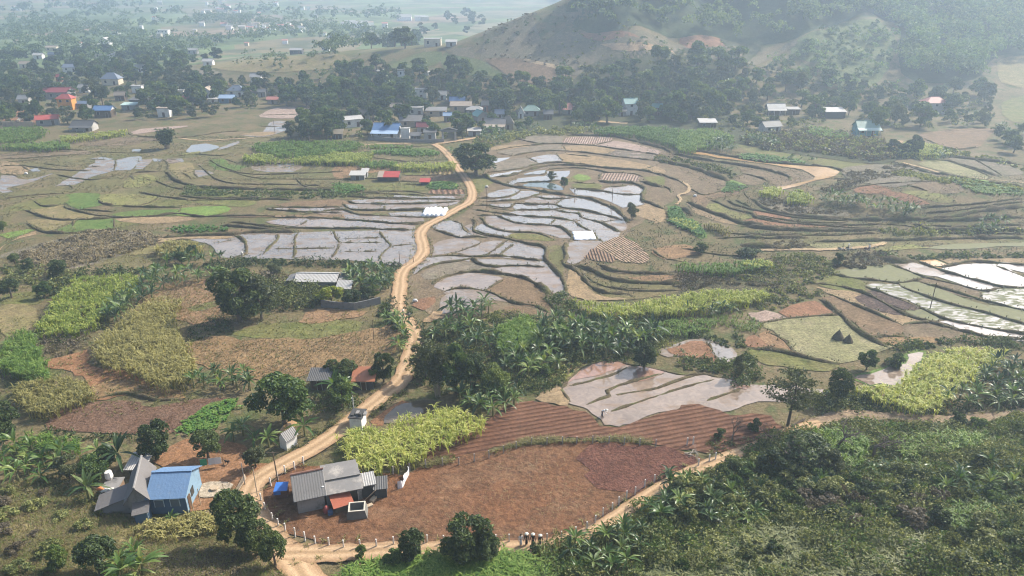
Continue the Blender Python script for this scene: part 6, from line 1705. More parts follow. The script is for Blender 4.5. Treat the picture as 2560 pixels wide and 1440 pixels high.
q = MB(); tz = [(x, y, z + .08) for x, y, z in to]; iz = [(x, y, z + .08) for x, y, z in ti]
q.add(to + ti + tz + iz, [(8 + k, 8 + (k + 1) % 4, 12 + (k + 1) % 4, 12 + k) for k in range(4)] + [(k, (k + 1) % 4, 8 + (k + 1) % 4, 8 + k) for k in range(4)] + [(4 + k, 12 + k, 12 + (k + 1) % 4, 4 + (k + 1) % 4) for k in range(4)]); q.build('rim', plain('pale cement rim', (.5, .46, .38), .9), o)
# small dark shed right
A, B = PZ('g', '1815,660', 0), PZ('g', '2000,640', 0); rz, w = frame_AB(A, B)
o = thing('shed', 'small dark plank shed between the house and the white tarpaulin', 'shed', A, rz)
MB().prism([(0, -.2), (1.7, -.2), (1.7, 1.9), (0, 1.6)], 'x', 0, w).build('wall', plain('dark planks', (.055, .065, .07), .85, .3, 3), o)
q = MB(); q.slab([(-.15, -.2, 1.6), (w + .15, -.2, 1.6), (w + .15, 1.9, 1.98), (-.15, 1.9, 1.98)], .06); q.build('roof', rmat('dgrey'), o)
MB().tube([PZ('g', '1640,690', 0.1), PZ('g', '1820,520', 1.9)], .05, 6).build('pole', wmat('tan')).__setitem__('label', 'slanting wooden pole leaning on the dark plank shed'); COL.objects['pole']['category'] = 'pole'
# blue tarpaulin cover
A, B = PZ('g', '300,665', 0), PZ('g', '490,650', 0); rz, w = frame_AB(A, B)
o = thing('tarpaulin', 'bright blue tarpaulin over a low brick pen left of the grey house', 'tarpaulin', A, rz)
MB().box(0.05, .05, -.2, w - .05, 1.3, .75).build('pen', plain('brick pen', (.2, .1, .075), .9), o)
q = MB(); q.slab([(-.1, -.15, 1.35), (w + .05, -.15, 1.35), (w, 1.4, 1.5), (0, 1.4, 1.55)], .03); q.slab([(-.12, -.17, .8), (w * .5, -.17, .85), (w * .5, -.12, 1.33), (-.1, -.12, 1.33)], .03); q.build('sheet', plain('blue plastic sheet', (.045, .16, .48), .35, .2, 2, .5), o)
# white tarpaulin ribbon
P = [PZ('g', '2160,510', 0), PZ('g', '2230,495', 0), PZ('g', '2270,400', 0), PZ('g', '2310,330', 0), PZ('g', '2330,280', 0)]
P = [Vector(v) for v in catmull([tuple(p) for p in P], False, .25)]; q = MB(); v = []
for k, p in enumerate(P): hz_ = 1.15 + .15 * sin(k * 1.3); v += [(p.x, p.y, 0), (p.x + .12 * sin(k * 2.1), p.y + .1 * cos(k), hz_), (p.x + .05 + .12 * sin(k * 2.1), p.y + .1 * cos(k) + .03, hz_), (p.x + .05, p.y + .03, 0)]
q.add(v, [(k * 4 + a, k * 4 + (a + 1) % 4, k * 4 + 4 + (a + 1) % 4, k * 4 + 4 + a) for k in range(len(P) - 1) for a in range(4)])
tag(q.build('tarpaulin', plain('white plastic sheet', (.8, .8, .8), .4, .06, 1, .5)), 'white plastic sheet hung as a curved screen on the red field', 'tarpaulin')
# debris by the tank
for k, (s, l) in enumerate((('1500,745', 'leaning pale plank left of the rubble'), ('1720,780', 'broken cream slab in the rubble pile'), ('1790,680', 'pale stone block on top of the rubble'))):
    q = MB(); q.box(-.5, -.25, 0, .5, .25, .22 + .1 * k); tag(q.build('rubble_block', wmat('tan' if k else 'cream'), loc=PZ('g', s, .02), rz=.6 * k), l, 'rubble')

# blue house
A, B = PZ('h', '870,1015', 0), PZ('h', '1402,990', 0); rz, w = frame_AB(A, B); nrm = Vector((-sin(rz), cos(rz), 0))
o = thing('house', 'blue walled house with sky blue metal roof by the lane', 'house', A, rz)
hw = 2.9; hr = 4.3; d = 2 * max(2.6, (PZ('h', '920,415', hr) - A).dot(nrm)); d = min(d, 9.5)
BW = plain('blue painted wall', (.085, .15, .24), .8, .15, 1, .3); BR = roofmat('sky blue sheet', (.14, .235, .38), True, .55, (.19, .25, .33), .42, .14, .12)
MB().prism([(0, -.3), (d, -.3), (d, hw - .12), (d / 2, hr - .16), (0, hw - .12)], 'x', 0, w).build('wall', BW, o)
MB().prism([(.02, 0), (d - .02, 0), (d - .02, hw - .15), (d / 2, hr - .2), (.02, hw - .15)], 'x', w + .003, w + .05).build('gable_wall', plain('light blue gable', (.2, .3, .39), .85, .15, 1, .2, (.13, .19, .25)), o)
q = MB(); e = hw - .25; q.slab([(-.3, -.55, e), (w + .35, -.55, e), (w + .35, d / 2, hr), (-.3, d / 2, hr)], .06); q.build('roof', BR, o)
q = MB(); q.slab([(w + .35, d + .5, e), (-.3, d + .5, e), (-.3, d / 2 + .01, hr), (w + .35, d / 2 + .01, hr)], .06); q.build('roof', BR, o)
MB().box(-.32, d / 2 - .18, hr + .002, w + .37, d / 2 + .18, hr + .05).build('ridge_cap', BR, o)
MB().box(w + .05, d * .32, 1.0, w + .09, d * .5, 2.1).build('window', GLASS, o); MB().box(w + .05, d * .1, 0, w + .09, d * .24, 2.0).build('door', DOORM, o)
for x in (w * .25, w * .7): opening('window', x, 1.1, 1.0, 1.0, 0, WIN, o, wmat('paleblue'))
MB().tube([(w + .12, -.1, 0), (w + .12, -.1, e - .1)], .05, 6).build('downpipe', wmat('paleblue'), o)
LANDM.append((425, 1295, 'sky blue roofed house'))
# grey house beside it: gable towards the camera
A, B = PZ('h', '560,1090', 0), PZ('h', '850,1035', 0); rz, w = frame_AB(A, B); nrm = Vector((-sin(rz), cos(rz), 0))
o = thing('house', 'dark grey tiled house with left lean-to touching the blue house', 'house', A, rz)
hw = 2.9; hr = 4.7; d = min(12, max(6, (PZ('h', '815,300', hr) - A).dot(nrm))); GRF = roofmat('old grey tile', (.15, .14, .135), False, .9, (.10, .092, .085), .3)
MB().prism([(0, -.3), (w, -.3), (w, hw - .1), (w / 2, hr - .16), (0, hw - .1)], 'y', 0, d).build('wall', CONW, o)
q = MB(); q.slab([(-.5, d, hw - .3), (-.5, -.5, hw - .3), (w / 2, -.5, hr), (w / 2, d, hr)], .1); q.build('roof', GRF, o)
q = MB(); q.slab([(w + .35, -.5, hw - .2), (w + .35, d, hw - .2), (w / 2, d, hr), (w / 2, -.5, hr)], .1); q.build('roof', GRF, o)
MB().tube([(w / 2, -.55, hr + .04), (w / 2, d, hr + .04)], .14, 6).build('ridge_cap', wmat('grey'), o)
lw = 3.6
MB().prism([(-lw, -.3), (-.003, -.3), (-.003, hw - .5), (-lw, 1.4)], 'y', 1.2, d - 2.2).build('lean_to', CONW, o)
q = MB(); q.slab([(-lw - .4, d - 2, 1.5), (-lw - .4, .9, 1.5), (-.5, .9, hw - .42), (-.5, d - 2, hw - .42)], .08); q.build('lean_to_roof', GRF, o)
q = MB(); q.slab([(w * .2, -1.7, hw - 1.1), (w + .2, -1.7, hw - 1.0), (w + .2, -.02, hw - .55), (w * .2, -.02, hw - .55)], .08); q.build('porch_roof', GRF, o)
MB().box(w * .3, -1.4, -.2, w + .1, -.004, hw - 1.15).build('porch', BW, o); MB().box(w * .95, -1.5, -.2, w * .95 + .12, -1.405, hw - 1.02).build('post', wmat('paleblue'), o)
LANDM.append((330, 1300, 'grey tiled house'))
# striped lean-to, flat kennel, basin, tarp
house(343, 1193, 34, 'striped tin lean-to behind the grey tiled house', 'white', 'dark', style='shed', hw=1.6, rise=.4, name='shed', cat='shed', front=False, short='striped tin lean-to')
A, B = PZ('h', '100,760', 0), PZ('h', '330,745', 0); rz, w = frame_AB(A, B)
o = thing('shed', 'low flat roofed pen left of the grey tiled house', 'shed', A, rz)
MB().box(0, 0, -.2, w, 2.4, 1.0).build('wall', plain('clay wall', (.2, .13, .085), .95), o); MB().box(-.15, -.15, 1.003, w + .15, 2.5, 1.12).build('roof', wmat('grey'), o)
q = MB(); q.tube([(0, 0, 0), (0, 0, .3), (0, 0, .32)], [.75, .85, .6], 18); tag(q.build('basin', wmat('dark'), loc=PZ('h', '215,850', 0.02), smooth=False), 'round black basin before the flat roofed pen', 'basin')
for k, (s, c, l) in enumerate((('70,640', (.62, .22, .09), 'folded orange tarpaulin on the pen roof'), ('150,665', (.75, .72, .68), 'white bundle on the pen roof'), ('205,650', (.75, .72, .68), 'white sack right of the bundle on the pen roof'))):
    z = 1.13; q = MB(); q.tube([(-.5, 0, .12), (0, .05, .2), (.5, -.05, .1)], [.14, .26 - .05 * k, .1], 8); tag(q.build('cloth_bundle', plain('cloth %d' % k, c, .8), smooth=True, loc=PZ('h', s, z), rz=.4 * k), l, 'bundle')
p_ = PZ('h', '235,575', 0); o = thing('water_tower', 'white wrapped post standing behind the pen', 'post', p_)
q = MB(); q.tube([(0, 0, 0), (0, 0, 1.0)], .12, 7); q.build('post', wmat('tan'), o); q = MB(); q.tube([(0, 0, .8), (.03, 0, 1.4), (0, 0, 2.2)], [.28, .5, .42], 9); q.build('sheet_wrap', wmat('white'), o)
o.name = 'wrapped_post'
# little white barn by the road
A, B = PZ('e', '200,1290', 0), PZ('e', '310,1318', 0); C_ = PZ('e', '452,1225', 0)
rz, w = frame_AB(B, C_); o = thing('barn', 'small white barn with grey roof beside the dirt road', 'barn', B, rz); d = (A - B).length
MB().prism([(0, -.2), (d, -.2), (d, 1.7), (d * .5, 2.5), (0, 1.7)], 'x', 0, w).build('wall', wmat('white'), o)
q = MB(); q.slab([(-.15, -.3, 1.62), (w + .15, -.3, 1.62), (w + .15, d / 2, 2.62), (-.15, d / 2, 2.62)], .07); q.slab([(w + .15, d + .3, 1.62), (-.15, d + .3, 1.62), (-.15, d / 2, 2.62), (w + .15, d / 2, 2.62)], .07); q.build('roof', rmat('grey'), o)
LANDM.append((720, 1110, 'small white barn'))
# pump house in the cane
A, B = PZ('e', '1150,1040', 0), PZ('e', '1310,1050', 0); rz, w = frame_AB(A, B)
o = thing('pump_house', 'white cube pump house with junk on its flat roof in the cane', 'hut', A, rz)
MB().box(0, 0, -.2, w, 2.2, 2.0).build('wall', wmat('white'), o); MB().box(-.15, -.15, 2.003, w + .15, 2.35, 2.15).build('roof', wmat('dark'), o)
for k in range(4): MB().box(.2 + .55 * k, .3 + .3 * (k % 2), 2.155, .6 + .55 * k, 1.0 + .4 * (k % 2), 2.35 + .1 * (k % 3)).build('roof_clutter', wmat('grey' if k % 2 else 'dark'), o)
# sheds in the tree shade
house(800, 975, 44, 'shaded tin shed with blue cloth on its roof', 'dgrey', 'wood', style='shed', hw=2.0, rise=.5, name='shed', cat='shed', short='shaded tin shed')
house(910, 975, 46, 'shaded shed under rusty tiled roof by the road', 'shade_tile', 'dark', style='shed', hw=1.9, rise=.8, name='shed', cat='shed', short='shaded orange tiled shed')  # orange roof tile darkened: tree shade is painted into its colour
# poles
def pole(tile, a, h, label, r=.06, m=None, cat='pole', arm=False, name='utility_pole', lean=(0, 0)):
    p = PZ(tile, a, 0); p.z = float(H(p.x, p.y)); o = thing(name, label, cat, p)
    MB().tube([(0, 0, -.2), (lean[0] * h, lean[1] * h, h)], [r, r * .75], 7).build('shaft', m or wmat('wood'), o)
    if arm: MB().tube([(lean[0] * h - .7, 0, h - .1), (lean[0] * h + .7, 0, h - .02)], .05, 5).build('crossarm', m or wmat('wood'), o)
pole('e', '1212,915', 4.2, 'pale concrete pole behind the white pump house', .1, wmat('lgrey'))
pole('g', '350,460', 5.2, 'dark leaning pole with cross arm beside the corrugated house', .09, None, arm=True, lean=(-.03, .02))
pole('g', '30,640', 4.6, 'thin brown gate post at the lane fork', .07, wmat('tan'), 'post', name='gate_post')
pole('h', '2480,770', 4.6, 'thin brown gate post left of the fork', .07, wmat('tan'), 'post', name='gate_post') if 0 else None
pole('h', '2275,580', 3.6, 'grey post at the yard entrance', .07, wmat('grey'), 'post', name='gate_post')
pole('h', '1500,1020', 3.2, 'tan stake in front of the blue house corner', .06, wmat('tan'), 'post', name='stake')
pole('h', '1600,880', 2.6, 'thin stake at the left of the cement pad', .05, wmat('tan'), 'post', name='stake')
pole('h', '1965,740', 2.0, 'thin stake at the right of the cement pad', .05, wmat('tan'), 'post', name='stake')
pole('f', '1800,1420', 4.2, 'lone pole standing on the tan stubble field', .06, None)
pole('f', '2195,310', 4.0, 'dark pole at the corner of the left paddies', .07, None)
for k, (tl, s) in enumerate((('0', '2300,1062'), ('0', '2048,1000'), ('5', '1860,870'), ('b', '200,1020'), ('b', '1870,900'))):
    pole(tl, s, 5.5, ('pole before the dark trees left of the village', 'pole on the bank of the far left paddies', 'slim pole among the weedy right hand paddies', 'slim pole between road and central paddies', 'slim pole at the upper central paddy')[k], .09, None)
q = MB()
for k in range(6): q.tube([PZ('h', '%d,%d' % (2070 + 9 * k, 735), .1), PZ('h', '%d,%d' % (2262 + 5 * k, 400 + 10 * k), .5 + .1 * k)], .05, 5)
tag(q.build('bamboo_bundle', wmat('tan')), 'bundle of long bamboo poles lying at the yard entrance', 'bamboo poles')
q = MB(); q.tube([(0, 0, 0), (0, 0, .12), (.0, 0, .25)], [.35, .5, .45], 14); tag(q.build('basket', wmat('tan'), loc=PZ('h', '1800,625', .22)), 'round basket on the cement drying pad', 'basket')
q = MB(); q.tube([PZ('6', '445,1020', 1.0), PZ('6', '480,1090', .8), PZ('6', '520,1140', .5), PZ('6', '558,1215', .1)], [.05, .08, .11, .13], 6); q.tube([PZ('6', '470,1070', .85), PZ('6', '500,1030', 1.2)], [.03, .015], 5)
tag(q.build('dead_trunk', plain('white bark', (.62, .58, .52), .9, .25, 4)), 'bare white trunk leaning on the grass bank', 'tree trunk')
q = MB()
for k in range(6): q.tube([PZ('8', '%d,%d' % (815 + 6 * k, 318 - 2 * k), .15 + .1 * (k % 3)), PZ('8', '%d,%d' % (905 + 5 * k, 272 - 3 * k), .15 + .1 * (k % 3))], .13, 6)
tag(q.build('log_pile', BARK), 'pile of cut logs beside the tall open tree', 'logs')
q = MB()
for k in range(9): q.tube([PZ('8', '%d,%d' % (20 + R.randrange(120), 500 + R.randrange(50)), .1), PZ('8', '%d,%d' % (20 + R.randrange(120), 480 + R.randrange(60)), .3)], .06, 5)
tag(q.build('brushwood', BARKP), 'heap of pale brushwood at the end of the dark red soil', 'brushwood')

# ------------------------------------------------------------------ fences of white concrete posts
PM = plain('whitewashed concrete', (.62, .59, .56), .9, .12, 3); WIRE = plain('wire', (.13, .12, .11), .6)
def fence(tile, s, label, h=1.35, mat=None, r=.07):
    Q = [PZ(tile, a, 0) for a in s.split()]; o = thing('fence', label, 'fence', Q[0]); P0 = Q[0]
    for q in Q:
        q.z = float(H(q.x, q.y)); l = q - P0; a, b = R.uniform(-.04, .04), R.uniform(-.04, .04)
        v = [(l.x - r, l.y - r, l.z - .2), (l.x + r, l.y - r, l.z - .2), (l.x + r, l.y + r, l.z - .2), (l.x - r, l.y + r, l.z - .2)]; v += [(x + a, y + b, l.z + h) for x, y, z in v]
        MB().add(v, [(3, 2, 1, 0), (4, 5, 6, 7)] + [(k, (k + 1) % 4, 4 + (k + 1) % 4, 4 + k) for k in range(4)]).build('post', mat or PM, o)
    mb = MB()
    for z in (.45, .85, 1.2):
        for p, q in zip(Q, Q[1:]): mb.tube([p - P0 + Vector((0, 0, z)), q - P0 + Vector((0, 0, z))], .012, 3, False)
    mb.build('wire', WIRE, o)
fence('g', '85,700 140,840 258,1000 345,1090 450,1165 597,1235 750,1295 908,1362 1113,1385 1338,1418 1585,1412 1837,1405 2100,1375 2350,1370 2560,1365', 'white post and wire fence curving round the front of the red field')
fence('7', '650,1190 775,1195 900,1195 1160,1190 1260,1185 1540,1180 1650,1165 1752,1130 1838,1095 1898,1045 1957,990 2027,950 2075,905 2132,860 2195,830 2265,775 2338,740', 'white post fence along the lane beside the red field')
fence('7', '275,680 395,672 520,650 640,625 765,610 885,605 1000,580 1110,555 1215,520 1312,485 1425,455 1540,455 1655,448 1760,450 1880,445 2000,448 2115,455 2230,465 2350,470', 'grey post fence between furrowed soil and red field', 1.3, plain('grey posts', (.36, .33, .3), .9))
fence('g', '230,465 335,375 450,275 590,215 725,140', 'white post fence along the road behind the corrugated house')
fence('g', '1215,240 1378,205 1580,235 1845,265 2090,285', 'grey post fence behind the cement roofed house', 1.3, plain('old posts', (.4, .37, .33), .9))
fence('8', '50,460 95,455 135,620 215,590 262,575', 'short white post fence at the tip of the dark red soil')
fence('1', '650,378 690,378 730,376 770,372 800,368', 'pale fence below the ridge building', 2.2, wmat('lgrey'), .12)
fence('f', '1920,300 2000,305 2100,310 2180,312 2290,280 2400,230', 'stick fence at the lower corner of the left paddies', 1.5, wmat('wood'), .05)

# seed beds and tunnels
PL = plain('white plastic film', (.86, .87, .88), .35, .05, 2, .5)
for k in range(5):
    a, b = PZ('4', '%d,%d' % (625 + 32 * k + (6 if k > 3 else 0), 186), 0), PZ('4', '%d,%d' % (650 + 32 * k + (10 if k > 3 else 0), 132), 0); mb = MB(); ax = (b - a); n_ = Vector((-ax.y, ax.x, 0)).normalized(); v = []; L_ = 6
    for i in range(L_ + 1):
        c_ = a + ax * i / L_; sc = .9 + .12 * sin(i * 2 + k)
        for j in range(7): an = pi * j / 6; v.append(c_ + n_ * (cos(an) * .78 * sc) + Vector((0, 0, .15 + sin(an) * .75 * sc)))
    f_ = [(i * 7 + j, i * 7 + j + 1, i * 7 + 8 + j, i * 7 + 7 + j) for i in range(L_) for j in range(6)] + [tuple(range(7)), tuple(range(L_ * 7 + 6, L_ * 7 - 1, -1))]
    mb.add(v, f_); tag(mb.build('plastic_tunnel', PL, smooth=True), ('leftmost white plastic seed tunnel beside the road', 'second white seed tunnel from the left', 'middle white seed tunnel of the five', 'second white seed tunnel from the road', 'rightmost white seed tunnel next to the road')[k], 'seed tunnel', 'plastic seed tunnels')
for k in range(5):
    y0 = 358 - 12 * k; a, b = PZ('4', '%d,%d' % (1742 - 4 * k, y0), 0), PZ('4', '%d,%d' % (1905 - 6 * k, y0 - 6), 0); ax = b - a; n_ = Vector((-ax.y, ax.x, 0)).normalized(); mb = MB(); v = []
    for i in range(13):
        c_ = a + ax * i / 12
        for j in range(5): an = pi * j / 4; v.append(c_ + n_ * (cos(an) * .55 + .1 * sin(i * 1.7)) + Vector((0, 0, .2 + sin(an) * (.3 + .06 * sin(i * 2.3 + k)))))
    mb.add(v, [(i * 5 + j, i * 5 + j + 1, i * 5 + 6 + j, i * 5 + 5 + j) for i in range(12) for j in range(4)] + [tuple(range(5)), tuple(range(64, 59, -1))])
    tag(mb.build('seed_bed', PL, smooth=True), ('nearest', 'second nearest', 'middle', 'second farthest', 'farthest')[k] + ' white covered seed bed row in the central paddies', 'seed bed', 'covered seed bed rows')
# haystacks
for k, (s, sc, l) in enumerate((('1175,1095', .6, 'larger dark haystack on the pale straw field'), ('1250,1118', .5, 'smaller dark haystack on the pale straw field'))):
    p = PZ('5', s, 0); mb = MB(); rg = random.Random(k); pts = []; n_ = 14
    prof = [(1.7, 0), (1.65, .5), (1.25, 1.3), (.75, 2.1), (.25, 2.8), (.08, 3.1)]
    v = [(r * sc * cos(2 * pi * j / n_) * rg.uniform(.88, 1.1), r * sc * sin(2 * pi * j / n_) * rg.uniform(.88, 1.1), z * sc) for r, z in prof for j in range(n_)]
    f_ = [(i * n_ + j, i * n_ + (j + 1) % n_, (i + 1) * n_ + (j + 1) % n_, (i + 1) * n_ + j) for i in range(len(prof) - 1) for j in range(n_)] + [tuple(range((len(prof) - 1) * n_, len(prof) * n_))]
    mb.add(v, f_); o = thing('haystack', l, 'haystack', p); mb.build('stack', plain('dark hay %d' % k, (.105, .09, .065), .95, .4, 4, .1, None, .8), o, smooth=False)
    MB().tube([(0, 0, 2.8 * sc), (.05, 0, 3.6 * sc)], .04, 5).build('centre_pole', wmat('wood'), o)
# white sacks
for s, l in ((('f', '2425,825'), 'white sack on the red verge beside the road'), (('c', '350,1365'), 'white sack on the far left mud'), (('d', '520,812'), 'white sack on the brown paddy'), (('b', '195,745'), 'small white tin sheet by the central paddies')):
    p = PZ(s[0], s[1], .03); q = MB(); q.tube([(-.5, 0, .2), (-.2, 0, .38), (.25, .05, .36), (.5, 0, .15)], [.15, .36, .34, .12], 8); tag(q.build('sack', wmat('white'), smooth=True, loc=p), l, 'sack')

# ------------------------------------------------------------------ people
SKIN = plain('skin', (.36, .22, .15), .6, .08, 4)
def skin_mesh(name, J, E, rad, m, parent, lv=2):
    me = bpy.data.meshes.new(name); me.from_pydata(J, E, []); me.update(); o = mesh_obj(name, me, m, parent)
    s = o.modifiers.new('skin', 'SKIN'); s.use_smooth_shade = True
    for i, r in enumerate(rad): me.skin_vertices[0].data[i].radius = (r, r)
    me.skin_vertices[0].data[0].use_root = True
    sd = o.modifiers.new('sub', 'SUBSURF'); sd.levels = lv - 1; sd.render_levels = lv - 1
    return o
def person(p, rz, label, shirt, trousers, hat=None, hair=(.015, .012, .01), long=False, bend=0., stride=.12, seated=False, arms=((.16, .02), (.16, .02)), h=1.62, shoes=None):
    o = thing('person', label, 'person', p, rz); o.scale = (h / 1.7,) * 3
    def tq(x, y, z):                      # lean the upper body forward (towards -y) by bend
        dz = z - .95; return (x, y - sin(bend) * dz, .95 + cos(bend) * dz) if z > .95 else (x, y, z)
    if seated: L1, L2 = (-.14, -.38, .78), (.14, -.38, .78); F1, F2 = (-.15, -.3, .32), (.15, -.3, .32); hipz = .82
    else: L1, L2 = (-.1, -stride * .5, .5), (.1, stride * .4, .5); F1, F2 = (-.1, -stride, .07), (.1, stride, .07); hipz = .95
    J = [(0, 0, hipz), tq(0, 0, 1.15), tq(0, .01, 1.38), tq(0, 0, 1.49), tq(0, -.02, 1.60), tq(0, -.01, 1.70)]
    a1, a2 = arms
    S1, S2 = tq(-.19, 0, 1.40), tq(.19, 0, 1.40)
    def arm(S, s, a):
        e = (S[0] + s * .07, S[1] - a[1] * .6 - .02, S[2] - .29); w_ = (S[0] + s * a[0] * .6, S[1] - a[1] * 2.2 - .08, S[2] - .52 + abs(a[1]) * .9)
        hnd = (w_[0], w_[1] - .05, w_[2] - .09); return [S, e, w_, hnd]
    A1, A2 = arm(S1, -1, a1), arm(S2, 1, a2)
    J += [L1, F1, (F1[0], F1[1] - .15, .04 if not seated else F1[2] - .04)] + [L2, F2, (F2[0], F2[1] - .15, .04 if not seated else F2[2] - .04)] + A1 + A2
    E = [(0, 1), (1, 2), (2, 3), (3, 4), (4, 5), (0, 6), (6, 7), (7, 8), (0, 9), (9, 10), (10, 11), (2, 12), (12, 13), (13, 14), (14, 15), (2, 16), (16, 17), (17, 18), (18, 19)]
    rad = [.125, .12, .125, .055, .095, .075, .07, .045, .035, .07, .045, .035, .055, .042, .033, .03, .055, .042, .033, .03]
    # fingers and thumb on both hands
    for hn in (15, 19):
        x, y, z = J[hn]
        for k in range(4): J.append((x + (k - 1.5) * .021, y - .03 - .004 * (k % 3), z - .065 + .006 * abs(k - 1.5))); E.append((hn, len(J) - 1)); rad.append(.009)
        s = 1 if hn == 15 else -1; J.append((x + s * .045, y - .045, z - .02)); E.append((hn, len(J) - 1)); rad.append(.010)
    skin_mesh('body', J, E, rad, SKIN, o)
    # face
    fz = tq(0, -.115, 1.60); q = MB(); q.prism([(-.018, -.03), (.018, -.03), (.006, .03), (-.006, .03)], 'y', -.02, .012); q.build('nose', SKIN, o, loc=fz)
    for s in (-1, 1): MB().box(-.012, -.006, -.006, .012, .006, .006).build('eye', wmat('dark'), o, loc=(fz[0] + s * .035, fz[1] + .012, fz[2] + .025))
    MB().box(-.025, -.005, -.005, .025, .005, .005).build('mouth', plain('lip', (.25, .1, .08), .6), o, loc=(fz[0], fz[1] + .02, fz[2] - .05))
    # hair
    hc = tq(0, .015, 1.63); q = MB(); n_ = 12; v = []
    for i in range(5):
        a = i / 4 * 1.75
        for j in range(n_):
            b = 2 * pi * j / n_; rr = .118 * sin(min(a, pi / 2 + .2)); front = max(0, -sin(b)) if a > 1.0 else 0
            v.append((rr * cos(b), rr * sin(b) * 1.08 + front * .03, .125 * cos(a) + front * .06 - (.16 if long and i == 4 and sin(b) > 0 else 0)))
    q.add(v, [(i * n_ + j, i * n_ + (j + 1) % n_, (i + 1) * n_ + (j + 1) % n_, (i + 1) * n_ + j) for i in range(4) for j in range(n_)] + [tuple(range(n_))]); q.build('hair', plain('hair', hair, .6), o, smooth=True, loc=hc)
    if hat:
        hc = tq(0, -.01, 1.72); v = [(0, 0, .17)] + [(r_ * cos(2 * pi * j / 18), r_ * sin(2 * pi * j / 18), z_) for r_, z_ in ((.1, .10), (.19, .03), (.25, -.03), (.235, -.035)) for j in range(18)]
        q = MB(); q.add(v, [(0, 1 + j, 1 + (j + 1) % 18) for j in range(18)] + [(1 + i * 18 + j, 1 + (i + 1) * 18 + j, 1 + (i + 1) * 18 + (j + 1) % 18, 1 + i * 18 + (j + 1) % 18) for i in range(3) for j in range(18)]); q.build('hat', plain('straw hat', hat, .8, .08, 6), o, smooth=True, loc=hc)
    # clothes follow the same joints, a little wider
    sj = [J[1], J[2], tq(0, 0, 1.43), (J[0][0], J[0][1], J[0][2] + .0)] + A1[:3] + A2[:3]; 
    skin_mesh('shirt', sj, [(0, 1), (1, 2), (0, 3), (1, 4), (4, 5), (5, 6), (1, 7), (7, 8), (8, 9)], [.138, .142, .085, .145, .07, .058, .048, .07, .058, .048], shirt, o)
    if long: skin_mesh('skirt', [(0, 0, hipz + .05), (0, 0, .55), (0, 0, .12)], [(0, 1), (1, 2)], [.14, .17, .2], trousers, o)
    else:
        an = lambda f: (f[0], f[1], f[2] + .05)
        skin_mesh('trousers', [(0, 0, hipz + .08), (0, 0, hipz - .02), L1, an(F1), L2, an(F2)], [(0, 1), (1, 2), (2, 3), (1, 4), (4, 5)], [.135, .14, .088, .07, .088, .07], trousers, o)
        for f in (F1, F2): MB().box(f[0] - .05, f[1] - .19, f[2] - .07, f[0] + .05, f[1] + .07, f[2] + .02).build('shoe', shoes or wmat('dark'), o)
    return o
BLK = plain('black cloth', (.012, .012, .014), .85); WHT = plain('white cloth', (.72, .70, .68), .85, .06); GRY = plain('grey cloth', (.3, .29, .28), .85); BLU = plain('navy cloth', (.04, .05, .09), .85)
HATC = (.82, .78, .66)
def gp(tile, s):
    p = PZ(tile, s, 0); p.z = float(H(p.x, p.y)) + .32; return p
pp = lambda u, v: PZ('F', '%f,%f' % (u, v), .33)
person(pp(1302, 1364), .3, 'woman in long white dress standing on the lane, head uncovered', WHT, WHT, None, long=True)
person(pp(1316, 1362), 0, 'person in long black clothes with round straw hat, beside the white dress', BLK, BLK, HATC, long=True)
person(pp(1332, 1363), -.1, 'person in black with straw hat standing behind a small bush', BLK, BLK, HATC, arms=((.3, .1), (.3, .1)))
person(pp(1350, 1366), .4, 'rightmost walker in black trousers and white shoes with straw hat', BLK, BLK, HATC, stride=.2, shoes=wmat('white'))
person(PZ('F', '1505,1041', .12), 1.2, 'farmer in white shirt bending over in the flooded paddy', WHT, BLU, HATC, bend=1.0, arms=((.2, .15), (.2, .15)))
person(PZ('F', '1009,795', .33), 2.6, 'walker with pale hat on the left of the dirt road', GRY, BLU, HATC)
person(PZ('F', '1023,800', .33), 2.8, 'walker in dark clothes on the right of the dirt road', GRY, BLK, None)
person(PZ('F', '606,644', .12), .5, 'farmer in white working in the left paddy', WHT, GRY, HATC, bend=.7)
person(PZ('d', '1275,868', 0) if 0 else PZ('b', '1370,830', .6), .5, 'farmer in grey on the bank of the central paddies', GRY, GRY, HATC)
TY = plain('rubber', (.015, .015, .016), .8); MET = plain('engine metal', (.2, .2, .21), .4)
